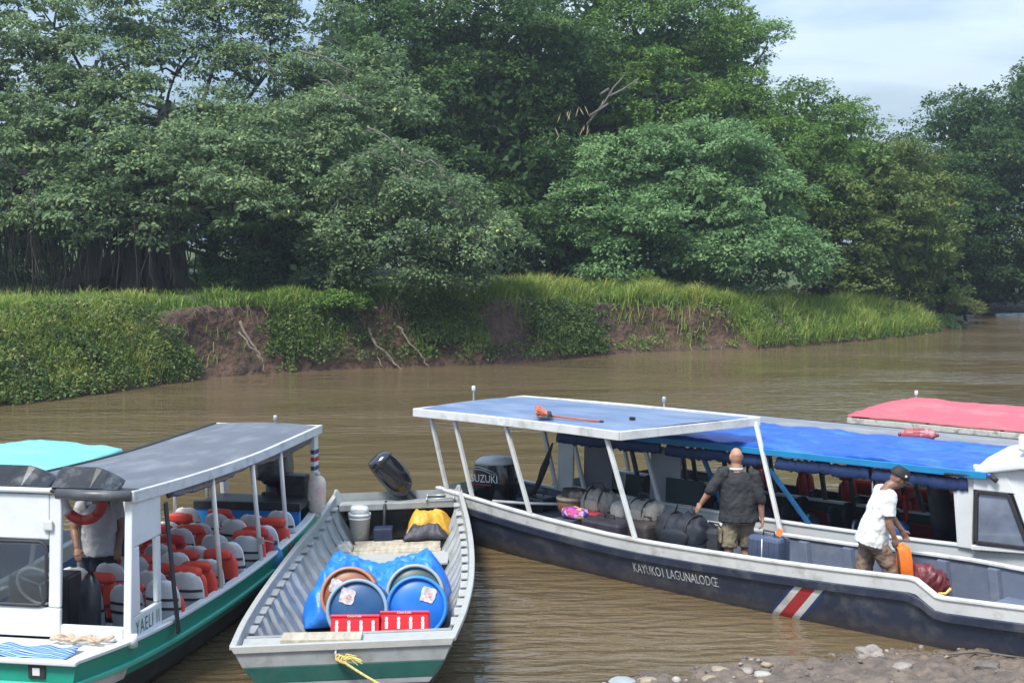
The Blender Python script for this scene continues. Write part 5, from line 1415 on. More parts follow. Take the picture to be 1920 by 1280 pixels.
for i in range(3):
    b = MB(); b.box((.70 + .09 * i, .02 * i, .15), (.07, 1.15, .06)); b.build('bearer', WOOD, gry, bevel=.004)
b = MB(); y = gh.y(1.95, .2) - .08; b.box((1.98, 0, .20), (.62, 2 * y, .03)); b.build('floor_sheet', GREYL, gry, bevel=.005)
b = MB()
for p, q in (((.02, .42, .66), (.30, .42, .66)), ((.02, .80, .66), (.30, .80, .66)), ((.02, .42, .66), (.02, .80, .66)), ((.30, .42, .66), (.30, .80, .66)), ((.02, .42, .62), (.02, .42, .68)), ((.30, .80, .62), (.30, .80, .68)), ((.02, .80, .62), (.02, .80, .68)), ((.3, .42, .62), (.3, .42, .68))):
    b.tube([p, q], .011, 6)
b.build('stern_rail', STEEL, gry, smooth=True)
# motor, tilted up over the transom
outboard('outboard_motor', 'glossy black outboard motor tilted up on the stern of the grey boat', GM @ Vector((.02, .12, .44)), GROT - R(68), R(40), 1.02, decal=(-.05, -.02, .46), st=(.78, .9, 1.28))
b = MB(); b.tube([GM @ Vector((.16, -.16, .62)), GM @ Vector((.30, -.17, .60)), GM @ Vector((.34, -.18, .42)), GM @ Vector((.40, -.20, .16))], .022, 7)
tag(b.build('fuel_hose', RUBBER, smooth=True), 'black hose hanging from the tilted motor into the grey boat', 'hose')
# bow line
b = MB(); p0 = GM @ Vector((xb + .05, -.06, .68)); p1 = p0 + Vector((1.25, -1.1, -.12)); pts = [p0.lerp(p1, t) + Vector((0, 0, -.10 * math.sin(math.pi * t))) for t in np.linspace(0, 1, 14)]
ROPE = mat('yellow_rope', (.50, .40, .13), .8, .25, 30, bump=.6, bscale=80)
b.tube(pts, .012, 8)
ro = b.build('mooring_rope', ROPE, smooth=True); tag(ro, 'yellow mooring rope tied to the blunt bow of the grey boat', 'rope')
for j in range(3):
    b = MB(); c = p0 + (p1 - p0) * (.02 + .022 * j); b.tube([c + Vector((.022 * math.cos(a), .01 * math.sin(a), .026 * math.sin(a))) for a in np.linspace(0, 6.28, 12)], .010, 6, cap=False); b.build('knot_turn', ROPE, ro, smooth=True)
b = MB()
for k in range(14):
    s_ = p0.lerp(p1, .06); e = s_ + Vector((random.uniform(.05, .18), random.uniform(-.04, .02), random.uniform(-.05, .05))); b.tube([s_, s_.lerp(e, .5) + Vector((0, 0, .03)), e], [.006, .005, .003], 4)
tag(b.build('frayed_end', mat('frayed_yellow', (.66, .56, .16), .8), ro), kind='stuff')

# drums: laid along the boat, lids to the bow
def drum(px, py, Y, col, rim, label, ang, sticker=True, r_=.31):
    p = at(px, py, Y)
    root = empty('drum', p, GROT, label, 'drum', 'plastic drums in the grey boat'); root.rotation_euler = (0, R(-15), GROT)
    m = mat('drum_' + label.split()[0], col, .42, .10, 4, dirt=tuple(.5 * c + .06 for c in col), damt=.5, dscale=3)
    mr = mat('drum_rim_' + label.split()[0], rim, .45, .08, 5)
    b = MB(); b.lathe([(r_ * .94, -.86), (r_ * .97, -.84), (r_, -.7), (r_ * .985, -.45), (r_, -.2), (r_ * .965, -.03)], axis='x', n=40); b.build('barrel', m, root, smooth=True)
    b = MB(); b.lathe([(r_ * .97, -.05), (r_ * 1.01, -.045), (r_ * 1.02, -.01), (r_ * 1.0, .012), (r_ * .93, .014), (r_ * .90, .0), (r_ * .895, -.03)], axis='x', n=48); b.build('rim', mr, root, smooth=True)
    b = MB(); b.lathe([(r_ * .905, -.03), (r_ * .88, -.022), (r_ * .3, -.020), (.01, -.019)], axis='x', n=40); b.build('lid', m, root, smooth=True)
    if sticker:
        b = MB(); c = Vector((-.012, math.cos(ang) * r_ * .55, math.sin(ang) * r_ * .55)); ring = []
        n_ = 22; rr = random.Random(px)
        vs = [c]; 
        for k in range(n_):
            a = 2 * math.pi * k / n_; q_ = .075 / max(abs(math.cos(a + .3)), abs(math.sin(a + .3))) * (1 + .09 * rr.uniform(-1, 1)); vs.append(c + Vector((rr.uniform(0, .003), q_ * math.cos(a), q_ * math.sin(a))))
        b.add(vs, [(0, 1 + k, 1 + (k + 1) % n_) for k in range(n_)]); s_ = b.build('torn_label', mat('torn_paper', (.50, .46, .47), .7, .35, 26), root)
        b = MB(); b.lathe([(.030, 0), (.026, .002)], c + Vector((.003, .015, -.005)), axis='x', n=5); b.build('label_print', mat('label_pink', (.50, .30, .28), .7, .5, 40), s_)
    return root
drum(669, 1143, 14.15, (.014, .075, .20), (.22, .34, .44), 'dusty blue drum at front left with pale rim', 2.2)
drum(781, 1137, 14.3, (.008, .15, .58), (.03, .22, .62), 'bright blue drum at front right', .8)
drum(655, 1117, 15.05, (.26, .085, .035), (.46, .20, .10), 'orange brown drum behind the dusty blue one', 2.5)
drum(778, 1112, 15.1, (.035, .075, .070), (.34, .35, .31), 'dark green drum with grey rim behind the bright blue one', 1.5, sticker=False)
# red bottle crates
CRED = mat('crate_red', (.62, .012, .022), .4, .08, 5)
def crate(px, py, Y, label, rot=0.):
    p = at(px, py, Y); root = empty('bottle_crate', p, GROT + rot, label, 'crate', 'red crates in the grey boat'); root.rotation_euler = (0, R(-17), GROT + rot)
    W_, H_, D_ = .475, .30, .32
    b = MB(); b.box((0, 0, -H_ / 2), (.022, W_, H_)); b.box((-D_, 0, -H_ / 2), (.022, W_, H_)); b.box((-D_ / 2, -W_ / 2 + .011, -H_ / 2), (D_ - .024, .022, H_)); b.box((-D_ / 2, W_ / 2 - .011, -H_ / 2), (D_ - .024, .022, H_)); b.box((-D_ / 2, 0, -H_ + .012), (D_ - .024, W_ - .046, .02)); b.build('shell', CRED, root, bevel=.008)
    b = MB(); b.box((.0, 0, -.012), (.04, W_ + .01, .03)); b.build('top_rim', CRED, root, bevel=.008)
    bw = mat('bottle_print', (.72, .70, .68), .5, .12, 25)
    for k in range(4):
        y = -W_ / 2 + W_ * (k + .5) / 4; b = MB()
        pr = [(-.17, .013), (-.11, .016), (-.09, .011), (-.08, .015), (-.06, .014), (-.054, .008)]
        g = [(.0135, y + s_ * w_, z) for s_ in (1,) for z, w_ in pr] + [(.0135, y - w_, z) for z, w_ in pr[::-1]]
        b.add(g, [tuple(range(len(g)))]); b.build('bottle_print', bw, root, solid=.002)
    lettering('Coca-Cola', lambda u, v: Vector((.0225, -.075 + u, -.022 + v * 1. - .0)), .032, bw, root, xs=1.0)
    if rot: pass
    return root
crate(666, 1152, 13.72, 'left red bottle crate with white bottle prints, before the dusty blue drum')
crate(759, 1145, 13.78, 'right red bottle crate with white bottle prints, before the bright blue drum')
# blue tarp heap
def heap(name, label, x0, x1, y0, y1, zfn, m, n=56, cat='tarp', M_=None, thick=.004, rag=.08):
    b = MB(); g = []
    for i in range(n + 1):
        for j in range(n + 1):
            u, v = i / n, j / n
            x = lerp(x0, x1, u) + rag * noise.noise(Vector((v * 5, u * 2, x0))); y = lerp(y0, y1, v) + rag * noise.noise(Vector((u * 5, v * 2, y0 + 3)))
            p = Vector((x, y, zfn(u, v, x, y))); g.append(M_ @ p if M_ else p)
    b.add(g, [(i*(n+1) + j, (i+1)*(n+1) + j, (i+1)*(n+1) + j+1, i*(n+1) + j+1) for i in range(n) for j in range(n)])
    return tag(b.build(name, m, smooth=True, solid=thick), label, cat)
def crumple(x, y, s, amp):
    r_ = 0.
    for k, a in ((1, 1.), (2.3, .5), (4.7, .22)):
        r_ += a * (1 - 2 * abs(noise.noise(Vector((x * s * k, y * s * k, k * 3.1)))))
    return amp * r_
TARPC = mat('crumpled_blue_tarp', (.012, .17, .66), .42, .15, 4, bump=.3, bscale=18, dirt=(.10, .34, .78), damt=.5, dscale=4)
def tz(u, v, x, y):
    e = max(0, min(1, min(u, 1 - u) * 6)) * max(0, min(1, min(v, 1 - v) * 7))
    side = .36 + .06 * abs(2 * v - 1) + .05 * math.sin(v * 9)
    return .12 + (side + crumple(x, y, 3.4, .11) - .05) * (e ** .55)
heap('crumpled_tarp', 'crumpled bright blue tarp heaped behind the drums in the grey boat', 3.25, 4.75, -.78, .82, tz, TARPC, M_=GM)
# stern cargo
def zloc(px, py, z): return atz(px, py, z)
bk = empty('paint_bucket', GM @ Vector((.52, -.52, .17)), 0, 'white plastic bucket with bag on top in the stern of the grey boat', 'bucket')
b = MB(); b.lathe([(.125, 0), (.145, .30), (.153, .30), (.153, .315), (.147, .315), (.147, .34), (.158, .34), (.158, .38)], n=28); b.build('pail', mat('bucket_white', (.66, .66, .66), .4, .06, 5, dirt=(.38, .33, .27), damt=.8, dscale=7), bk, smooth=True)
b = MB(); puffy(b, (0, 0, .42), (.26, .24, .12), seed=3); b.build('plastic_bag', mat('thin_white_bag', (.60, .61, .63), .4, .15, 9, bump=.4), bk, smooth=True)
b = MB(); b.tube([Vector((.158 * math.cos(a), .158 * math.sin(a), .33 - .12 * math.sin(a))) for a in np.linspace(math.pi, 2 * math.pi, 12)], .005, 5); b.build('handle', STEEL, bk, smooth=True)
b = MB(); b.box((.60, -.18, .26), (.24, .26, .18)); bx = b.build('battery_box', mat('navy_box', (.015, .022, .055), .5, .2), None, bevel=.012); bx.matrix_world = GM; tag(bx, 'navy blue battery box beside the white bucket', 'box')
def bagblob(name, label, p, d, m, rz=0., cat='bag', seed=0., wr=.02, e=2.6, extra=None):
    root = empty(name, p, rz, label, cat)
    b = MB(); secs = []
    for i in range(25):
        t = -1 + 2 * i / 24; f = max(.25, (1 - abs(t) ** e) ** (1 / e))
        r_ = superell(0, 0, 0, 1, 1, e=2.8, n=26)
        secs.append([Vector((t * d[0] / 2, q.x * d[1] / 2 * f, d[2] / 2 + q.y * d[2] / 2 * f)) * (1 + wr * 4 * noise.noise(Vector((t * 5 + seed, q.x * 2.5, q.y * 2.5))) - wr * 2.2 * abs(noise.noise(Vector((t * 9 + seed, q.x * 4 + t * 3, q.y * 5))))) for q in r_])
    b.loft(secs); b.build('body', m, root, smooth=True)
    if d[0] > .3 and e >= 2.8:
        b = MB(); puffy(b, (0, -d[1] * .47, d[2] * .45), (d[0] * .52, d[1] * .22, d[2] * .5), seed=seed + 9); b.build('pocket', m, root, smooth=True)
    if extra: extra(root)
    return root
yl = mat('yellow_oilskin', (.58, .31, .02), .5, .2, 6, bump=.5, bscale=12)
def fz(h_):
    return lambda u, v, x, y: .20 + (h_ + crumple(x, y, 4.5, .05)) * (max(0, min(1, min(u, 1 - u) * 5)) * max(0, min(1, min(v, 1 - v) * 5))) ** .5
heap('dark_jacket', 'dark grey rain jacket heaped in the stern of the grey boat', .30, .85, .12, .72, fz(.13), mat('charcoal_cloth', (.035, .036, .045), .55, .3, 6, bump=.3), cat='jacket', M_=GM, n=34, rag=.05)
heap('yellow_oilskin', 'yellow oilskin jacket thrown on the dark heap in the grey boat', .25, .72, .16, .78, lambda u, v, x, y: fz(.24)(u, v, x, y) + .02, yl, cat='jacket', M_=GM, n=34, rag=.07)
heap('rag_heap', 'wet rag with pale bits on the left floor of the grey boat', 1.0, 1.4, -.78, -.55, lambda u, v, x, y: .14 + .10 * (max(0, min(1, min(u, 1 - u) * 5)) * max(0, min(1, min(v, 1 - v) * 5))) ** .5 + crumple(x, y, 5, .03), mat('rag_cloth', (.36, .34, .31), .8, .4, 12), cat='rag', M_=GM, n=20, rag=.03)

# ------------------------------------------------------------------ green and white boat (left)
YO = Vector((-3.25, 19.1, 0)); YD = Vector((-.168, -.986)).normalized(); YROT = math.atan2(YD.y, YD.x)
yae = empty('green_tour_boat', YO, YROT, 'green and white covered tour boat with white seats and life vests', 'boat', 'boats moored at the landing')
YM = Matrix.Translation(YO) @ Matrix.Rotation(YROT, 4, 'Z')
yh = Hull(hb=[(0, .70), (1, .80), (3, .88), (5, .86), (6.2, .80), (7.0, .66)], sh=[(0, .80), (1, .70), (3, .62), (5, .62), (6.2, .66), (7.0, .70)],
          kl=[(0, -.1), (5, -.14), (6.2, -.05), (7.0, .12)], L_=7.0, prof=[(0, 0), (.02, .5), (.10, .66), (.28, .80), (.6, .93), (1, 1)])
YX = [7.0 * i / 40 for i in range(41)]
outer_shell(yh, YX, [0, .03, .22, .33, .331], [WHITE, TEAL, TEAL, BLACK], [0, 1, 2, 3, 3], yae)
lining(yh, YX[1:-1], .10, BLUEP, yae, gap=.03); floor_sheet(yh, YX[1:-1], .10, BLUEP, yae); gunwale(yh, YX, WHITE2, yae, w_=.09)
for s_ in (1, -1):
    strip(yh, .05, 6.98, .20, .245, s_, .035, .05, TEALL, yae, 'rubbing_strake', 50)
    strip(yh, 6.2, 6.99, .255, .36, s_, .008, .02, WHITE, yae, 'bow_patch', 8)
b = MB(); zc = .70; b.box((7.03, 0, .478), (.05, 2 * .64, .045)); b.build('bow_strake', TEALL, yae, bevel=.008)
b = MB(); b.box((7.015, 0, .40), (.02, 2 * .60, .10)); b.build('bow_patch', WHITE, yae, bevel=.004)
b = MB(); b.box((7.02, 0, .685), (.07, 2 * .675, .04)); b.build('bow_rim', WHITE2, yae, bevel=.01)
b = MB(); b.box((7.01, .29, .595), (.02, .16, .13)); lp = b.build('bow_lamp', RUBBER, yae, bevel=.03)
b = MB(); b.box((7.022, .29, .595), (.008, .07, .07)); b.build('lamp_lens', WHITE2, lp, bevel=.008)
b = MB(); secs = [[Vector((x, s_ * (yh.hb(x) - .06), yh.sh(x) - .035)) for s_ in (1, -1)] for x in (6.2, 6.5, 6.8, 7.0)]; b.loft(secs, closed=False); b.build('foredeck', WHITE2, yae, solid=.02)
# striped towel and rope coil on the foredeck
def stripes(name, cols, scale):
    m = bpy.data.materials.new(name); m.use_nodes = True; t = m.node_tree; bs = t.nodes['Principled BSDF']
    c = t.nodes.new('ShaderNodeTexCoord'); s_ = t.nodes.new('ShaderNodeSeparateXYZ'); t.links.new(c.outputs['Object'], s_.inputs[0])
    mu = t.nodes.new('ShaderNodeMath'); mu.operation = 'MULTIPLY'; mu.inputs[1].default_value = scale; t.links.new(s_.outputs['X'], mu.inputs[0])
    fr_ = t.nodes.new('ShaderNodeMath'); fr_.operation = 'FRACT'; t.links.new(mu.outputs[0], fr_.inputs[0])
    r_ = t.nodes.new('ShaderNodeValToRGB'); r_.color_ramp.interpolation = 'CONSTANT'; e = r_.color_ramp.elements
    for i, (p, cc) in enumerate(cols):
        q = e[i] if i < 2 else e.new(p)
        q.position = p; q.color = (*cc, 1)
    t.links.new(fr_.outputs[0], r_.inputs[0]); t.links.new(r_.outputs[0], bs.inputs['Base Color']); bs.inputs['Roughness'].default_value = .8
    return m
ST = stripes('towel_stripes', [(0, (.10, .20, .50)), (.3, (.40, .62, .80)), (.45, (.04, .07, .16)), (.7, (.30, .50, .72)), (.85, (.05, .10, .30))], 14)
b = MB(); n_ = 30; g = []
for i in range(n_ + 1):
    for j in range(n_ + 1):
        u, v = i / n_, j / n_; g.append(Vector((.02 + .36 * u, -.6 + 1.12 * v, .018 + .02 * noise.noise(Vector((u * 3, v * 7, 1))) + .012 * math.sin(v * 20 + u * 5))))
b.add(g, [(i*(n_+1) + j, (i+1)*(n_+1) + j, (i+1)*(n_+1) + j+1, i*(n_+1) + j+1) for i in range(n_) for j in range(n_)])
tw = b.build('striped_towel', ST, smooth=True, solid=.006); tw.matrix_world = YM @ Matrix.Translation((6.55, -.02, .672)); tag(tw, 'blue striped towel spread on the bow deck of the green boat', 'towel')
b = MB(); pts = []
for i in range(140):
    t = i / 139; pts.append(YM @ Vector((6.33 + .055 * math.sin(t * 31) + .02 * math.sin(t * 83), lerp(.10, .60, t) + .06 * math.sin(t * 47), .695 + .012 * math.sin(t * 60) + .02 * noise.noise(Vector((t * 9, 0, 0))))))
b.tube(pts, .016, 6); tag(b.build('coiled_rope', mat('tan_rope', (.48, .36, .26), .85, .25, 30, bump=.5, bscale=60), smooth=True), 'tan rope bundled on the bow deck below the cabin opening', 'rope')
# roof
def yroofz(u): return 1.83 + .03 * u + .32 * max(0, u - .35) ** 1.6
rc = ((.12, -.74, 1.83), (.12, .70, 1.83), (6.1, .78, 1.83), (6.1, -.80, 1.83))
ROOFY = mat('roof_weathered_grey', (.115, .122, .14), .6, .15, 1.1, bump=.05, dirt=(.20, .21, .225), damt=.8, dscale=1.1, stretch=(1, 2.5, 1))
roof_slab(yae, rc, ROOFY, WHITE, crown=.035, n=16, sag=lambda u, v: yroofz(u) - 1.83)
for s_, m, h_ in ((1, WHITE, .11), (-1, BLACK, .06)):
    b = MB(); secs = []
    for i in range(17):
        u = i / 16; x = lerp(.10, 6.14, u); z = yroofz(u) + .018; y0 = s_ * (lerp(.70, .78, u) if s_ > 0 else lerp(.74, .80, u)); y1 = y0 + s_ * .045
        secs.append([Vector((x, y0, z - h_)), Vector((x, y1, z - h_)), Vector((x, y1, z)), Vector((x, y0, z))])
    b.loft(secs); b.build('fascia', m, yae, bevel=.008)
fascia(yae, (.10, -.76, 1.83), (.10, .73, 1.83), .05, .04, MOULD, n=2)
lamp_pole(yae, Vector((.2, .12, 1.86)), .04, STEEL)
curtain(yae, (.45, .69, 1.72), (5.2, .75, 1.86), .05, mat('dark_plastic_roll', (.045, .05, .062), .3, .3, 5, bump=.6, bscale=9), sag=.05)
curtain(yae, (.45, -.70, 1.72), (5.4, -.74, 1.86), .045, MATS['dark_plastic_roll'], sag=.03)
def yx_(px, side=1):
    return min((abs(proj(YM @ Vector((x, side * (yh.hb(x) - .05), yh.sh(x))))[0] - px), x) for x in np.linspace(0, 6.6, 400))[1]
for px in (415, 490, 538):
    x = yx_(px); b = MB(); b.tube([(x, yh.hb(x) - .05, yh.sh(x)), (x, lerp(.69, .76, x / 6), yroofz(x / 6.1) - .02)], .027, 12); b.build('roof_post', mat('cream_post', (.60, .58, .52), .4, .08), yae, smooth=True)
for x in (.55, 1.5, 2.9, 4.0):
    b = MB(); b.tube([(x, -(yh.hb(x) - .05), yh.sh(x)), (x, -.73, yroofz(x / 6.1) - .02)], .024, 10); b.build('roof_post', POSTM, yae, smooth=True)
# stern frame
for s_ in (1, -1):
    b = MB(); b.hexa([(.02, s_ * .60, .78), (.20, s_ * .60, .78), (.20, s_ * .66, .78), (.02, s_ * .66, .78), (.12, s_ * .63, 1.82), (.28, s_ * .63, 1.82), (.28, s_ * .69, 1.82), (.12, s_ * .69, 1.82)]); fp = b.build('stern_pillar', WHITE2, yae, bevel=.008)
    if s_ > 0:
        for z0, m in ((1.50, FBLUE), (1.40, RED), (1.28, FBLUE)):
            b = MB(); yy = .663 + (z0 - .78) * .029; b.box((.11 + (z0 - .78) * .09, yy + .004, z0), (.15, .006, .055), (R(-1.6), 0, 0)); b.build('flag_band', m, fp)
            b = MB(); b.box((.206 + (z0 - .78) * .078, yy - .03, z0), (.006, .055, .055)); b.build('flag_band', m, fp)
b = MB(); b.box((.98, 0, .56), (.05, 1.42, .60)); b.build('bulkhead', BLUEP, yae, bevel=.01)
b = MB(); b.box((.62, 0, .88), (.76, 1.40, .06)); b.build('engine_deck', BLACK, yae, bevel=.012)
b = MB(); b.box((.99, 0, .90), (.07, 1.44, .11)); b.build('engine_coaming', BLACK, yae, bevel=.012)
b = MB(); b.box((.20, .38, 1.02), (.22, .36, .34)); b.build('stern_locker', BLACK, yae, bevel=.02)
outboard('outboard_motor', 'black outboard motor wrapped in plastic behind the blue bulkhead', YM @ Vector((.32, .06, .84)), YROT, 0, 1.05, bag=True)
# cabin front: wall with window on the left, opening, pillar and side panel on the right
zt, zb = 1.98, .66
def fx_(z): return 6.22 - .10 * (z - zb) / (zt - zb)
def front_piece(name, y0, y1, z0, z1, m=WHITE2, t_=.05):
    b = MB(); b.hexa([(fx_(z0) - t_, y0, z0), (fx_(z0), y0, z0), (fx_(z0), y1, z0), (fx_(z0) - t_, y1, z0), (fx_(z1) - t_, y0, z1), (fx_(z1), y0, z1), (fx_(z1), y1, z1), (fx_(z1) - t_, y1, z1)]); return b.build(name, m, yae, bevel=.014)
front_piece('cabin_wall', -.80, .10, .66, .93)
front_piece('cabin_wall', -.02, .10, .932, 1.98)
front_piece('cabin_wall', -.80, -.022, 1.56, 1.98)
front_piece('cabin_wall', -.80, -.72, .932, 1.558)
front_piece('door_sill', .102, .72, .64, .78)
front_piece('front_pillar', .722, .80, .62, 2.0, t_=.07)
wf = MB(); zz0, zz1 = .95, 1.54; ya, yb = -.70, -.04
pts = []
for (cy, cz, a0) in ((yb - .08, zz0 + .08, -90), (yb - .08, zz1 - .08, 0), (ya + .08, zz1 - .08, 90), (ya + .08, zz0 + .08, 180)):
    for k in range(5):
        a = R(a0 + 22.5 * k); y = cy + .08 * math.cos(a); z = cz + .08 * math.sin(a); pts.append(Vector((fx_(z) + .006, y, z)))
wf.tube(pts + [pts[0]], .016, 8, cap=False); wn = wf.build('window_frame', RUBBER, yae, smooth=True)
def clear_glass():
    m = bpy.data.materials.new('clear_window'); m.use_nodes = True; t = m.node_tree; o = t.nodes['Material Output']
    g_ = t.nodes.new('ShaderNodeBsdfGlossy'); g_.inputs['Roughness'].default_value = .04; g_.inputs['Color'].default_value = (.8, .85, .9, 1)
    tr = t.nodes.new('ShaderNodeBsdfTransparent'); tr.inputs[0].default_value = (.62, .66, .68, 1)
    f_ = t.nodes.new('ShaderNodeFresnel'); f_.inputs[0].default_value = 1.7; ad = t.nodes.new('ShaderNodeMath'); ad.operation = 'ADD'; ad.inputs[1].default_value = .06; t.links.new(f_.outputs[0], ad.inputs[0])
    mxs = t.nodes.new('ShaderNodeMixShader'); t.links.new(ad.outputs[0], mxs.inputs[0]); t.links.new(tr.outputs[0], mxs.inputs[1]); t.links.new(g_.outputs[0], mxs.inputs[2]); t.links.new(mxs.outputs[0], o.inputs[0])
    return m
CG = clear_glass()
b = MB(); b.add(pts, [tuple(range(len(pts)))]); b.build('window_pane', CG, wn)
b = MB(); b.box((fx_(1.66) + .02, -.02, 1.70), (.03, .10, .10)); b.build('wall_lamp', WHITE, yae, bevel=.02)
# helm
b = MB(); b.box((5.6, -.36, .80), (.30, .62, .62)); b.build('helm_console', BLACK, yae, bevel=.02)
b = MB(); c = Vector((5.86, -.30, 1.04)); rr = .20
b.tube([c + Vector((.10 * math.sin(a), rr * math.cos(a), rr * math.sin(a))) for a in np.linspace(0, 2 * math.pi, 30)], .016, 8, cap=False); sw = b.build('steering_wheel', mat('wheel_cream', (.52, .50, .44), .4), yae, smooth=True)
b = MB()
for k in range(3):
    a = k * 2.094 + .5; b.tube([c - Vector((.04, 0, 0)), c + Vector((.09 * math.sin(a), rr * math.cos(a) * .96, rr * math.sin(a) * .96))], .012, 6)
b.build('spoke', STEEL, sw, smooth=True)
# side panel with opening (port)
def ys(x, z): return .80 + (yh.hb(x) - .82) * 0 + .01
def side_piece(name, x0, x1, z0, z1, m=WHITE2):
    b = MB(); o0, o1 = .80 + .0 * z0, .80
    b.hexa([(x0, .745, z0), (x1, .745, z0), (x1, .795, z0), (x0, .795, z0), (x0, .745, z1), (x1, .745, z1), (x1, .795, z1), (x0, .795, z1)]); return b.build(name, m, yae, bevel=.014)
side_piece('side_panel', 5.50, 6.148, .62, .86)
side_piece('side_panel', 5.98, 6.146, .862, 1.50)
side_piece('side_panel', 5.50, 5.60, .862, 1.50)
side_piece('side_panel', 5.48, 6.12, 1.502, 1.94)
side_piece('side_panel', 5.50, 5.58, 1.40, 1.499) if 0 else None
b = MB(); b.tube([(6.19, .80, .60), (6.19, .80, .72)], .05, 12); b.build('pillar_foot', WHITE2, yae, smooth=True)
lettering('YAELI II', lambda u, v: Vector((6.10 - u, .7985, .675 + v)), .19, mat('green_lettering', (.02, .16, .14), .5), yae, xs=.72, sp=1.18)
b = MB(); b.bar((5.42, .815, 1.80), (5.36, .90, .50), .07, .02, up=(0, 1, 0)); b.build('black_strap', RUBBER, yae, bevel=.004)
# black visors on the roof front
VIS = mat('smoked_visor', (.012, .013, .015), .22, .3, 4, dirt=(.16, .17, .18), damt=.6, dscale=4)
for y0, y1 in ((-.85, -.02), (.0, .66)):
    b = MB(); secs = []
    for i in range(13):
        t = i / 12; y = lerp(y0, y1, t); k = min(1, 6 * t) * min(1, 2.4 * (1 - t) + .25) if y0 < -.1 else min(1, 9 * t + .6) * min(1, 2.2 * (1 - t) + .15); hgt = .17 * k ** .6
        secs.append([Vector((6.14, y, 2.05)), Vector((5.98, y, 2.05 + hgt)), Vector((5.95, y, 2.05 + hgt)), Vector((6.05, y, 2.04))])
    b.loft(secs); b.build('roof_visor', VIS, yae, smooth=False, bevel=.004)
b = MB(); b.tube([(6.17, .08, 2.0), (6.18, .4, 1.995), (6.17, .80, 2.0)], [.05, .055, .05], 12); b.build('padded_roll', mat('grey_pad', (.06, .062, .068), .4, .3, 5, dirt=(.2, .2, .2), damt=.5), yae, smooth=True)
b = MB(); b.box((6.06, -.40, 2.02), (.20, .84, .05)); b.build('roof_brow', WHITE2, yae, bevel=.02)
b = MB(); b.box((6.06, .40, 2.02), (.20, .80, .03)); b.build('roof_brow', BLACK, yae, bevel=.01)
# seats
vests = []; nv = 0
rows = [1.42, 2.02, 2.62, 3.22, 3.82, 4.42, 5.02]
for i, x in enumerate(rows):
    for j, y in enumerate((-.60, -.20, .22, .60)):
        if i == 6 and j == 0: continue
        put_seat(yae, x, y + (.03 if j > 1 else 0), .30 + (.06 if (i + j) % 3 == 0 else 0), math.pi + random.uniform(-.08, .08), SEATW, .86, nm='seat')
        r_ = random.Random(i * 10 + j)
        if r_.random() < .93:
            near = (i * 3 + j * 2 + (i * j) % 2) % 5 in (0, 1, 3)
            M_ = YM @ Matrix.Translation((x, y + .02, .27 + r_.uniform(-.03, .03))) @ Matrix.Rotation(math.pi, 4, 'Z')
            red_ = r_.choice((0, 0, 1)); o_n = ('first', 'second', 'third', 'fourth', 'fifth', 'sixth', 'seventh')[i]
            lab = ('orange red' if not red_ else 'deep red') + ' life vest on the ' + ('outer left', 'inner left', 'inner right', 'outer right')[j] + ' seat, ' + o_n + ' row from the blue bulkhead'
            if near: M_ = M_ @ Matrix.Translation((-.23 + .10, 0, 0))
            life_vest(M_, lab, 1 if not near else -1, red_, i * 10 + j, white=r_.random() < .4)
b = MB(); puffy(b, (5.74, .17, .66), (.14, .20, 1.0), e=6., seed=2.); b.build('seat_cushion', mat('black_vinyl', (.014, .016, .022), .35, .3, 4), yae, smooth=True)
# lifebuoy, blue jug, white board hanging at the left side
lbr = empty('lifebuoy', YM @ Vector((4.5, -.50, 1.62)), YROT, 'red and white ring buoy hung under the roof of the green boat', 'lifebuoy')
n_ = 8
for k in range(n_):
    b = MB(); a0 = 2 * math.pi * k / n_; pts = [Vector((0, .22 * math.cos(a), .22 * math.sin(a))) for a in np.linspace(a0, a0 + 2 * math.pi / n_, 7)]
    b.tube(pts, .055, 12); b.build('ring_segment', [mat('buoy_red', (.52, .05, .04), .5, .1), WHITE2][1 if k % 4 == 0 else 0], lbr, smooth=True)
jug = empty('blue_jug', YM @ Vector((3.55, -.66, .80)), YROT, 'dark blue rounded jug standing at the left side of the green boat', 'jug')
b = MB(); b.lathe([(.12, 0), (.17, .03), (.18, .35), (.15, .48), (.07, .54), (.05, .60)], n=24); b.build('body', mat('deep_blue_plastic', (.010, .06, .16), .4, .1), jug, smooth=True)
b = MB(); b.lathe([(.055, .60), (.055, .64)], n=16); b.build('cap', RUBBER, jug, smooth=True)
# fenders at the side
fender('boat_fender', 'dirty white and pink fender hanging at the stern of the green boat', atz(594, 926, .98) * 1., (0.05, 0, 1), .52, .12, mat('dirty_white_fender', (.52, .44, .38), .6, .2, 6, dirt=(.40, .17, .15), damt=.95, dscale=5), mat('fender_end', (.5, .45, .4), .6), lines=False)
jb = empty('blue_bottle', atz(516, 1052, .50), 0, 'blue plastic bottle tied outside the green boat as a fender', 'bottle')
b = MB(); b.lathe([(.085, -.19), (.105, -.17), (.105, .06), (.085, .12), (.035, .17), (.03, .21)], n=20); b.build('body', mat('blue_bottle_plastic', (.012, .13, .26), .4, .12, 8), jb, smooth=True)
b = MB(); b.lathe([(.033, .21), (.033, .24)], n=12); b.build('cap', RUBBER, jb, smooth=True)
q = Vector(jb.location); x = yx_(490)
b = MB(); top = YM @ Vector((x, yh.hb(x) - .05, .86)); b.tube([q + Vector((0, 0, .22)), q.lerp(top, .5) + Vector((0, 0, .12)), top], .007, 6)
for k in range(4): b.tube([top + Vector((.03 * math.cos(a), .03 * math.sin(a), .02 * k - .03)) for a in np.linspace(0, 6.28, 10)], .007, 5, cap=False)
b.build('cord', mat('grey_cord', (.36, .34, .30), .8), None, smooth=True).parent = jb; bpy.data.objects['cord'].location = -q
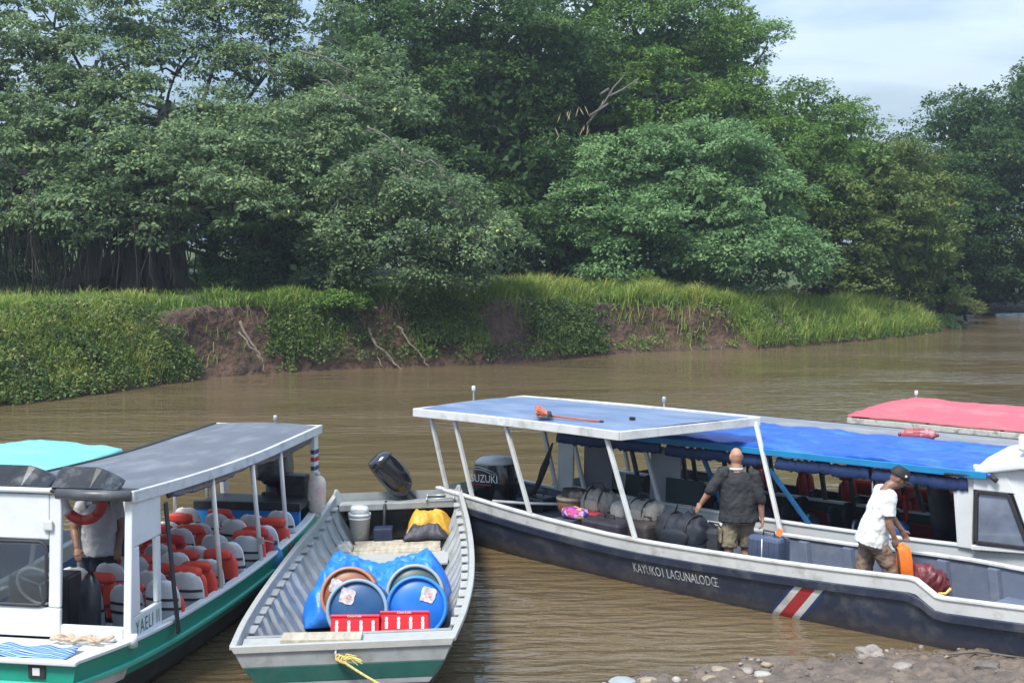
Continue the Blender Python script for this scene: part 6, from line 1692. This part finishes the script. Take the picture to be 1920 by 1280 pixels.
# ------------------------------------------------------------------ people
def ring(c, A, D, rx, ry, n=20, e=2.2):
    out_ = []
    for k in range(n):
        t = 2 * math.pi * k / n; cc, s_ = math.cos(t), math.sin(t)
        out_.append(c + A * (rx * math.copysign(abs(cc) ** (2 / e), cc)) + D * (ry * math.copysign(abs(s_) ** (2 / e), s_)))
    return out_
def limb(b, pts, rs, n=14, sub=4, sq=(1, 1)):
    P = []; Q = []
    for i in range(len(pts) - 1):
        for k in range(sub):
            t = k / sub; P.append(Vector(pts[i]).lerp(Vector(pts[i + 1]), t)); Q.append(lerp(rs[i], rs[i + 1], t))
    P.append(Vector(pts[-1])); Q.append(rs[-1])
    b.tube(P, Q, n, sq=sq)
def hand(b, wrist, d, palm_n, curl=.5, s_=1., flip=1):
    """palm, four fingers of unequal length and a thumb from the side of the palm"""
    d = Vector(d).normalized(); nrm = Vector(palm_n); nrm = (nrm - d * nrm.dot(d)).normalized(); side = d.cross(nrm) * flip
    w = Vector(wrist)
    b.loft([ring(w + d * t, side, nrm, rx, ry, 12) for t, rx, ry in ((-.02, .027, .021), (.02 * s_, .034, .018), (.055 * s_, .042, .017), (.09 * s_, .042, .014))])
    for i, (off, ln) in enumerate(((-.032, .068), (-.011, .078), (.011, .074), (.031, .058))):
        p = w + d * .082 * s_ + side * off; q = p; dd = d.copy(); pts = [p - d * .02]
        for k in range(3):
            dd = (dd + nrm * curl * .62).normalized(); q = q + dd * ln / 3 * s_; pts.append(q)
        b.tube(pts, [.0095, .0095, .009, .0075], 8)
    p = w + d * .028 - side * .034; t1 = (d * .7 - side * .75 + nrm * .25).normalized(); t2 = (d * .9 - side * .2 + nrm * (.3 + curl * .5)).normalized()
    b.tube([p + side * .012, p + t1 * .03, p + t1 * .03 + t2 * .035], [.013, .012, .009], 8)
def cloth(name, b, m, parent, voxel=.011, amp=.012, size=.09, sm=4):
    o = b.build(name, m, parent)
    r_ = o.modifiers.new('remesh', 'REMESH'); r_.mode = 'VOXEL'; r_.voxel_size = voxel; r_.use_smooth_shade = True
    s_ = o.modifiers.new('smooth', 'SMOOTH'); s_.iterations = sm; s_.factor = .5
    if amp:
        tx = bpy.data.textures.new(name + '_folds', 'CLOUDS'); tx.noise_scale = size; tx.noise_depth = 2
        d = o.modifiers.new('folds', 'DISPLACE'); d.texture = tx; d.strength = amp; d.mid_level = .5; d.texture_coords = 'LOCAL'
    return o
SKIN1 = mat('tan_skin', (.40, .20, .13), .5, .12, 9, bump=.1)
SKIN2 = mat('brown_skin', (.22, .115, .075), .5, .12, 9, bump=.1)
def person(label, origin, rz, J, skin, top, bottom, hairm=None, cap=None, face=(0, 1, 0), lateral=(1, 0, 0), hem=.5, sleeve=.5, collar=None, long=False, grip=(0, 0), headr=(.078, .098, .118), belly=.13, bodyw=1.):
    root = empty('person', origin, rz, label, 'person')
    V = Vector; A = V(lateral).normalized(); F = V(face).normalized()
    hip, chest, neck, head = V(J['hip']), V(J['chest']), V(J['neck']), V(J['head'])
    up = (chest - hip).normalized(); D = A.cross(up).normalized()
    if D.dot(F) < 0: D = -D
    # skin: one continuous surface
    b = MB()
    b.loft([ring(hip.lerp(chest, t), A, D, rx * .9 * bodyw, ry * .86, 18) for t, rx, ry in ((-.12, .15, .11), (0, .17, .125), (.35, .155, .115), (.75, .18, .12), (1.0, .17, .10), (1.1, .09, .07))])
    limb(b, [chest + up * .02, neck, head + V((0, 0, -.05))], [.075, .06, .062], 14, 3)
    HD = V(J.get('headdir', F)).normalized(); HA = HD.cross(V((0, 0, 1))).normalized(); HU = HA.cross(HD).normalized()
    secs = []
    for i in range(13):
        ph = math.pi * (i + .04) / (12.08); z = -math.cos(ph) * headr[2]; f = math.sin(ph)
        f2 = f * (1. if z > -.02 else lerp(.80, 1., (z + headr[2]) / (headr[2] - .02)))
        secs.append(ring(head + HU * z + HD * (.006 if z < 0 else -.004), HA, HD, headr[0] * f2, headr[1] * f2, 20, 2.1))
    b.loft(secs)
    b.loft([ring(head + HU * z + HD * (headr[1] * k), HA, HD, w_, .022, 8) for z, w_, k in ((.03, .008, .92), (.0, .010, .98), (-.026, .017, 1.06), (-.038, .014, .97))])
    for s_ in (1, -1):
        b.loft([ring(head + HU * z + HA * s_ * (headr[0] * .97) - HD * .008, HA, HD, .012, w_, 10) for z, w_ in ((-.032, .012), (-.012, .020), (.012, .024), (.028, .018))])
        b.ell(head + HU * -.068 + HD * headr[1] * .86, (.024, .012, .007), nu=10, nv=6) if s_ > 0 else None
    for s_ in 'LR':
        sh, el, wr = V(J['sh' + s_]), V(J['el' + s_]), V(J['wr' + s_])
        limb(b, [sh, sh.lerp(el, .5), el, el.lerp(wr, .3), wr], [.058, .052, .043, .044, .028])
        hd_ = V(J.get('hd' + s_, (wr - el))); hand(b, wr, hd_, J.get('pn' + s_, (0, 1, 0)), J.get('curl', {}).get(s_, .35), flip=1 if s_ == 'L' else -1)
        hp, kn, an = V(J['hp' + s_]), V(J['kn' + s_]), V(J['an' + s_])
        limb(b, [hp, hp.lerp(kn, .5), kn, kn.lerp(an, .3), an], [.088, .076, .058, .058, .036])
        ft = V(J.get('ft', F)); ft.z = 0; ft.normalize()
        limb(b, [an + V((0, 0, -.02)) - ft * .05, an + ft * .05 + V((0, 0, -.045)), an + ft * .16 + V((0, 0, -.058))], [.042, .042, .026], 12, 2, sq=(1.1, .8))
    cloth('body', b, skin, root, .0085, 0, sm=3)
    # eyes and brow
    for s_ in (1, -1):
        e = MB(); e.ell(head + HU * .004 + HD * (headr[1] * .93) + HA * s_ * .030, (.011, .011, .009), nu=10, nv=7); e.build('eye', mat('eye_white', (.55, .52, .48), .3), root, smooth=True)
    # shirt
    b = MB()
    wl = [(J.get('shirt_low', -.22), .212, belly + .035), (-.1, .208, belly + .03), (0, .2, belly + .02), (.3, .19, belly + .005), (.6, .195, .132), (.85, .205, .125), (.98, .19, .105), (1.07, .12, .085), (1.12, .075, .07)]
    b.loft([ring(hip.lerp(chest, t), A, D, rx * bodyw, ry, 22) for t, rx, ry in wl])
    for s_ in 'LR':
        sh, el, wr = V(J['sh' + s_]), V(J['el' + s_]), V(J['wr' + s_])
        end = sh.lerp(el, sleeve) if sleeve <= 1 else el.lerp(wr, sleeve - 1)
        pts = [sh.lerp(chest, .25), sh, sh.lerp(end, .5), end] if sleeve <= 1 else [sh.lerp(chest, .25), sh, el, end]
        limb(b, pts, [.085, .080, .074, .078 if sleeve <= 1 else .058])
    cloth('shirt', b, top, root, .011, .034, .085)
    if collar:
        c = MB(); c.tube([neck + up * -.025 + A * (.070 * math.cos(a)) + D * (.066 * math.sin(a)) for a in np.linspace(0, 2 * math.pi, 20)], .015, 8, cap=False); c.build('collar', collar, root, smooth=True)
    # shorts or trousers
    b = MB()
    b.loft([ring(hip.lerp(chest, t), A, D, rx * bodyw, ry, 20) for t, rx, ry in ((-.30, .17, .12), (-.12, .182, .135), (0, .178, .13), (.08, .172, .125))])
    for s_ in 'LR':
        hp, kn, an = V(J['hp' + s_]), V(J['kn' + s_]), V(J['an' + s_])
        if long: limb(b, [hp, kn, an + V((0, 0, .03))], [.105, .082, .066])
        else: limb(b, [hp, hp.lerp(kn, .5), hp.lerp(kn, hem)], [.108, .104, .100])
    o = cloth('trousers' if long else 'shorts', b, bottom, root, .011, .034, .075)
    if not long and J.get('pocket'):
        q = MB(); c = V(J['pocket']); q.box(c, (.03, .13, .17)); q.box(c + V((-.012, 0, .075)), (.02, .145, .05)); q.build('pocket', bottom, root, bevel=.01)
    if cap:
        b = MB(); secs = []
        for i in range(8):
            t = i / 7; z = lerp(.022, headr[2] + .016, t); f = math.sqrt(max(0, 1 - (max(0, z - .02) / (headr[2] + .018)) ** 2)) + .05
            secs.append(ring(head + HU * z - HD * .004, HA, HD, (headr[0] + .012) * f, (headr[1] + .012) * f, 22, 2.2))
        b.loft(secs); cp = b.build('cap', cap, root, smooth=True)
        b = MB(); g = []; n_ = 10
        for i in range(n_ + 1):
            a = lerp(-1.1, 1.1, i / n_)
            for r_, dz in ((.92, .028), (1.55 + .25 * math.cos(a), .006 - .02 * abs(math.sin(a)))):
                g.append(head + HU * dz + HD * ((headr[1] + .010) * r_ * math.cos(a)) + HA * ((headr[0] + .012) * min(r_, 1.12) * math.sin(a)))
        b.add(g, [(2*i, 2*i+2, 2*i+3, 2*i+1) for i in range(n_)]); b.build('cap_peak', cap, cp, smooth=True, solid=.006)
        b = MB(); b.lathe([(.014, 0), (.012, .004)], head + HU * .062 - V((0, headr[0] + .012, 0)) * 1.0 + HD * .035, axis='y', n=12); b.build('cap_badge', WHITE2, cp)
    return root
def kspot(px):
    return min((abs(proj(KM @ Vector((x, 0, .1)))[0] - px), x) for x in np.linspace(0, 9, 900))[1]
# man in the dark sweater, seen from behind
x1 = kspot(1383); P1 = KM @ Vector((x1, .0, .10))
person('person in a black sweater and khaki cargo shorts, bald, seen from behind, lifting a suitcase', P1, 0, dict(
    hip=(.0, 0, .87), chest=(-.02, .02, 1.33), neck=(-.03, .03, 1.44), head=(-.03, .05, 1.555), headdir=(-.12, 1, -.12),
    shL=(-.20, 0, 1.365), elL=(-.355, -.03, 1.155), wrL=(-.455, .04, .985), hdL=(-.09, .06, -.16), pnL=(.7, .3, 0), shR=(.175, 0, 1.35), elR=(.255, -.05, 1.06), wrR=(.285, -.04, .815), hdR=(.02, 0, -.2), pnR=(-1, .1, 0), curl=dict(L=.25, R=.9),
    hpL=(-.095, 0, .82), knL=(-.115, -.02, .46), anL=(-.12, -.03, .07), hpR=(.095, .02, .82), knR=(.10, .05, .46), anR=(.11, .03, .07), pocket=(-.225, -.02, .60)),
    SKIN1, mat('black_knit', (.018, .019, .021), .8, .25, 8, bump=.3, bscale=30), mat('khaki_cotton', (.20, .165, .105), .8, .15, 7, bump=.4, bscale=24), hem=1.02, sleeve=1.22, collar=mat('grey_collar', (.5, .52, .52), .7), bodyw=1.18, belly=.15)
# man in the white shirt, in profile to the right
x2 = kspot(1650); P2 = KM @ Vector((x2, -.05, .10))
person('person in a white t-shirt, black cap and brown shorts, bending over an orange bag', P2, 0, dict(
    hip=(-.07, 0, .90), chest=(.04, -.02, 1.36), neck=(.10, -.02, 1.47), head=(.20, -.02, 1.555), headdir=(1, -.1, -.55),
    shL=(.05, .19, 1.38), elL=(.16, .24, 1.12), wrL=(.30, .16, .93), hdL=(.1, -.02, -.2), pnL=(-.3, -1, 0), shR=(.06, -.20, 1.38), elR=(.045, -.245, 1.10), wrR=(.105, -.25, .93), hdR=(.05, -.01, -.2), pnR=(.2, 1, 0), curl=dict(L=.6, R=.8),
    hpL=(-.08, .09, .84), knL=(-.14, .11, .48), anL=(-.26, .11, .09), hpR=(-.05, -.09, .84), knR=(.16, -.10, .48), anR=(.17, -.10, .07)),
    SKIN2, mat('white_cotton', (.62, .62, .60), .8, .05, 6, bump=.3, bscale=14), mat('brown_cotton', (.22, .15, .105), .8, .15, 7, bump=.4, bscale=18), face=(1, 0, 0), lateral=(0, 1, 0), hem=1.0, sleeve=.78, cap=mat('black_cap', (.012, .012, .014), .7, .2), bodyw=1.12, belly=.15)
# half hidden person in the green boat, and one bending in a boat behind
P3 = YM @ Vector((3.95, -.60, .20))
person('person in white shirt and dark trousers behind the ring buoy in the green boat', P3, R(20), dict(
    hip=(0, 0, .80), chest=(0, 0, 1.22), neck=(0, 0, 1.32), head=(0, -.02, 1.42), headdir=(0, -1, -.2), shL=(.18, 0, 1.24), elL=(.24, 0, 1.0), wrL=(.20, -.10, .80), shR=(-.18, 0, 1.24), elR=(-.26, 0, 1.0), wrR=(-.24, -.12, .82),
    hpL=(.09, 0, .76), knL=(.10, -.02, .42), anL=(.10, 0, .07), hpR=(-.09, 0, .76), knR=(-.10, -.02, .42), anR=(-.1, 0, .07)),
    SKIN2, mat('shaded_white_cotton', (.36, .36, .37), .8, .1, 6), mat('navy_trouser', (.018, .022, .045), .75, .2, 6, bump=.4, bscale=16), face=(0, -1, 0), hem=1, sleeve=.6, long=True)  # white shirt greyed in its colour to stand for shade inside the boat
c4 = at(1822, 935, 18.6); P4 = Vector((c4.x, c4.y, .30))
person('person in a blue shirt bending inside the boats behind the blue tarp roof', P4, 0, dict(
    hip=(.18, 0, .30), chest=(-.02, 0, .70), neck=(-.10, 0, .82), head=(-.16, -.02, .93), headdir=(-1, -.2, -.5), shL=(-.02, -.18, .72), elL=(-.16, -.24, .62), wrL=(-.33, -.24, .46), hdL=(-.15, 0, -.2), shR=(-.02, .18, .72), elR=(-.16, .22, .55), wrR=(-.3, .2, .45),
    hpL=(.16, -.1, .28), knL=(-.2, -.1, .26), anL=(-.22, -.1, -.1), hpR=(.16, .1, .28), knR=(-.2, .1, .26), anR=(-.22, .1, -.1)),
    SKIN1, mat('blue_shirt', (.015, .07, .24), .7, .15, 6, bump=.3), mat('navy_trouser', (.018, .022, .045)), face=(-1, 0, 0), lateral=(0, -1, 0), sleeve=.75, long=True)

# ------------------------------------------------------------------ luggage in the navy canoe
def kp(px, py, z): return atz(px, py, z)
def suitcase(name, label, p, d, m, rz, handle=True, grooves=0, tilt=None):
    root = empty(name, p, rz, label, 'suitcase')
    if tilt: root.rotation_euler = (tilt[0], tilt[1], rz)
    b = MB(); b.box((0, 0, d[2] / 2 + .02), d); b.build('shell', m, root, bevel=min(d) * .18)
    b = MB(); b.box((0, 0, d[2] / 2 + .02), (d[0] + .006, d[1] * .06, d[2] + .006)); b.build('seam', RUBBER, root, bevel=.006)
    for k in range(grooves):
        b = MB(); b.box((lerp(-d[0] * .34, d[0] * .34, k / max(1, grooves - 1)), -d[1] / 2 - .002, d[2] / 2 + .02), (.018, .012, d[2] * .84)); b.build('groove', m, root, bevel=.005)
    if handle:
        b = MB(); z = d[2] + .02; b.tube([(-.08, 0, z), (-.075, 0, z + .05), (.075, 0, z + .05), (.08, 0, z)], .011, 7); b.build('handle', RUBBER, root, smooth=True)
    for sx in (-1, 1):
        for sy in (-1, 1):
            b = MB(); b.lathe([(.022, -.012), (.022, .012)], (sx * d[0] * .4, sy * d[1] * .36, .012), axis='y', n=12); b.build('wheel', RUBBER, root, smooth=True)
    return root
def straps(m, d, n=2):
    def f(root):
        for k in range(n):
            x = (k - (n - 1) / 2) * d[0] * .42; b = MB()
            b.tube([Vector((x, d[1] * .53 * math.cos(a), d[2] * .5 + d[2] * .54 * math.sin(a))) for a in np.linspace(-.4, math.pi + .4, 16)], .014, 6, sq=(1.4, .5)); b.build('strap', m, root, smooth=True)
        b = MB(); b.tube([Vector((-d[0] * .22, 0, d[2] * .98)), Vector((-d[0] * .14, -.02, d[2] * 1.28)), Vector((d[0] * .14, -.03, d[2] * 1.30)), Vector((d[0] * .22, 0, d[2] * .98))], .012, 7); b.build('carry_handle', m, root, smooth=True)
        b = MB(); b.tube([Vector((-d[0] * .42, -.01, d[2] * .93)), Vector((0, -.015, d[2] * 1.01)), Vector((d[0] * .42, -.01, d[2] * .93))], .007, 6); b.build('zip', RUBBER, root, smooth=True)
    return f
LEATH = mat('dark_leather', (.045, .032, .028), .5, .25, 8)
KA = KROT
def kloc(x, y, z): return KM @ Vector((x, y, z))
def kx_at(px, y, z):
    return min((abs(proj(KM @ Vector((x, y, z)))[0] - px), x) for x in np.linspace(-.2, 8, 700))[1]
def kk(px, y, z): return kloc(kx_at(px, y, z), y, z)
bagblob('duffel_bag', 'large black duffel bag with a pink tag beside the man in black', kk(1285, -.06, 0.38), (.80, .46, .46), mat('black_canvas', (.012, .016, .026), .75, .25, 6, bump=.4, bscale=12), KA, seed=2., e=3.4, wr=.035, extra=straps(RUBBER, (.80, .46, .46)))
b = MB(); c = kk(1312, -.30, .36); b.box((0, 0, 0), (.035, .012, .17)); tg = b.build('luggage_tag', mat('pink_tag', (.45, .03, .12), .5), None, bevel=.006); tg.location = c; tg.rotation_euler = (0, R(8), KA); tag(tg, 'pink luggage tag hanging on the black duffel bag', 'tag')
suitcase('suitcase', 'brown soft suitcase lying left of the black duffel bag', kk(1212, -.12, 0.42), (.42, .52, .26), mat('brown_nylon', (.045, .036, .034), .7, .25, 8, bump=.3), KA)
suitcase('suitcase', 'flat dark purple suitcase lying near the gunwale', kk(1143, -.36, 0.42), (.66, .42, .26), mat('aubergine_shell', (.040, .034, .046), .35, .2, 5), KA)
bagblob('backpack', 'grey beige hiking backpack with brown straps on the luggage pile', kk(1122, .10, 0.60), (.52, .36, .34), mat('greige_canvas', (.34, .315, .27), .8, .15, 8, bump=.35, bscale=16), KA + R(10), seed=5., e=2.8, wr=.04, extra=straps(LEATH, (.52, .36, .34), 2))
bagblob('holdall', 'square beige holdall with dark buckles, right of the hiking backpack', kk(1208, .05, 0.60), (.52, .36, .32), mat('stone_canvas', (.27, .25, .215), .8, .15, 8, bump=.35, bscale=16), KA, seed=8., e=5., wr=.025, extra=straps(mat('charcoal_strap', (.03, .03, .032), .7), (.52, .36, .32), 2))
bagblob('grey_sack', 'small pale sack between the backpack and the beige holdall', kk(1166, .02, 0.60), (.28, .3, .27), mat('pale_canvas', (.42, .39, .34), .8, .15, 8), KA, seed=11.)
def patchm():
    m = bpy.data.materials.new('bright_patchwork'); m.use_nodes = True; t = m.node_tree; bs = t.nodes['Principled BSDF']
    c = t.nodes.new('ShaderNodeTexCoord'); v = t.nodes.new('ShaderNodeTexVoronoi'); v.inputs['Scale'].default_value = 17; t.links.new(c.outputs['Object'], v.inputs['Vector'])
    s_ = t.nodes.new('ShaderNodeSeparateColor'); t.links.new(v.outputs['Color'], s_.inputs[0])
    r_ = t.nodes.new('ShaderNodeValToRGB'); r_.color_ramp.interpolation = 'CONSTANT'; e = r_.color_ramp.elements
    for i, (p, cc) in enumerate([(0, (.42, .05, .20)), (.3, (.16, .05, .42)), (.5, (.03, .06, .25)), (.65, (.55, .10, .30)), (.8, (.66, .46, .05)), (.9, (.5, .3, .5))]):
        q = e[i] if i < 2 else e.new(p)
        q.position = p; q.color = (*cc, 1)
    t.links.new(s_.outputs[0], r_.inputs[0]); t.links.new(r_.outputs[0], bs.inputs['Base Color']); bs.inputs['Roughness'].default_value = .6
    return m
bagblob('patterned_bag', 'pink purple and yellow patterned bag near the canoe gunwale', kk(1078, -.42, 0.62), (.42, .24, .16), patchm(), KA, seed=3.)
bagblob('red_bag', 'flat red bag squeezed under the hiking backpack', kk(1110, -.20, 0.60), (.34, .3, .10), mat('red_cloth', (.42, .04, .05), .7, .15, 6), KA, seed=6.)
bs_ = empty('basket', kk(1070, -.02, 0.58), KA, 'round brown woven basket with pale rim at the left of the luggage', 'basket')
b = MB(); b.lathe([(.15, 0), (.18, .08), (.19, .20)], n=28); b.build('bowl', mat('woven_brown', (.22, .105, .05), .7, .3, 24, bump=.7, bscale=60), bs_, smooth=True)
b = MB(); b.lathe([(.185, .19), (.20, .19), (.20, .235), (.185, .235)], n=28); b.build('rim', mat('pale_cane', (.42, .36, .26), .7, .15, 20), bs_, smooth=True)
bagblob('dark_cloth_bag', 'black and cream bundle lying on top of the woven basket', kk(1078, .0, 0.79), (.42, .26, .15), mat('black_cream_cloth', (.04, .035, .032), .8, .5, 4, dirt=(.55, .45, .36), damt=.8, dscale=5), KA, seed=9.)
suitcase('fuel_tank', 'black portable fuel tank by the far side of the canoe stern', kk(1012, .30, .42), (.42, .30, .22), mat('black_tank', (.014, .015, .018), .35, .2), KA, handle=True)
bpy.data.objects['fuel_tank']['category'] = 'tank'
b = MB(); b.box((0, 0, 0), (.9, .46, .40)); sb_ = b.build('stern_box', mat('black_navy_box', (.012, .014, .024), .5, .2), None, bevel=.02); sb_.location = kloc(1.55, .12, .30); sb_.rotation_euler = (0, 0, KA); tag(sb_, 'low black storage box across the canoe stern before the basket', 'box')
b = MB(); q = [kloc(.5, -.3, .62), kloc(1.0, -.12, .63), kloc(1.6, .16, .66), kloc(1.9, .42, .68)]; b.tube(q, .022, 8); tag(b.build('pale_pole', POSTM, smooth=True), 'short pale pole lying over the canoe stern box', 'pole')
sc2 = suitcase('suitcase', 'dark blue hard shell suitcase with silver bar gripped by the man in black', kk(1440, -.30, 0.26), (.46, .26, .56), mat('blue_shell', (.060, .078, .130), .28, .1, 4, coat=.2), KA, grooves=5)
b = MB(); b.tube([(-.0, -.142, .06), (-.0, -.142, .56)], .009, 6); b.build('silver_bar', STEEL, sc2, smooth=True)
b = MB(); b.box((.16, -.02, .64), (.07, .004, .09), (0, .4, .3)); b.build('orange_tag', mat('orange_tag', (.75, .22, .05), .6), sc2)
suitcase('suitcase', 'charcoal suitcase standing between the black duffel and the khaki shorts', kk(1338, .02, 0.32), (.34, .30, .40), mat('charcoal_nylon', (.030, .032, .038), .7, .2, 8, bump=.3), KA)
ob = bagblob('orange_bag', 'bright orange upright bag in the hand of the man in white', P2 + Vector((.26, -.27, .34)), (.17, .17, .52), mat('orange_nylon', (.78, .17, .015), .55, .12, 6, bump=.3, bscale=14), 0, seed=4., e=4.)
ob.rotation_euler = (0, R(-8), 0)
b = MB(); b.tube([(-.085, -.085, .02), (-.09, -.09, .26), (-.08, -.085, .49)], .02, 6, sq=(1.3, .5)); b.tube([(-.08, -.08, .48), (-.12, -.05, .57), (-.09, .02, .51)], .012, 6); b.build('black_strap', RUBBER, ob, smooth=True)
mb_ = bagblob('maroon_bag', 'maroon drawstring bag with yellow toggle beside the orange bag', P2 + Vector((.45, -.20, .30)), (.44, .28, .30), mat('maroon_nylon', (.13, .018, .024), .5, .25, 5, bump=.6, bscale=10), 0, seed=7., wr=.05)
mb_.rotation_euler = (0, R(28), 0)
b = MB(); b.tube([(.10, -.16, .08), (.17, -.17, .12), (.19, -.17, .20)], .018, 7); b.build('yellow_toggle', mat('toggle_yellow', (.62, .42, .10), .5), mb_, smooth=True)
# bags seen inside the blue roofed boat
bagblob('blue_day_bag', 'blue round day bag on the floor by the helm of the tarp roofed boat', BM_ @ Vector((5.1, -.45, .50)), (.46, .32, .34), mat('blue_nylon', (.012, .06, .20), .5, .15), BROT, seed=2.)
bagblob('wicker_hamper', 'dark brown wicker hamper behind the grey engine screen', BM_ @ Vector((1.32, -.1, .62)), (.5, .4, .32), mat('dark_wicker', (.035, .022, .018), .7, .3, 20, bump=.6, bscale=50), BROT, cat='hamper', seed=5.)
fender('boat_fender', 'dark red fender hanging upright under the blue tarp roof', BM_ @ Vector((2.35, .55, 1.28)), (0, 0, 1), .36, .075, mat('dark_red_fender', (.10, .015, .02), .5, .2), RUBBER, lines=False)
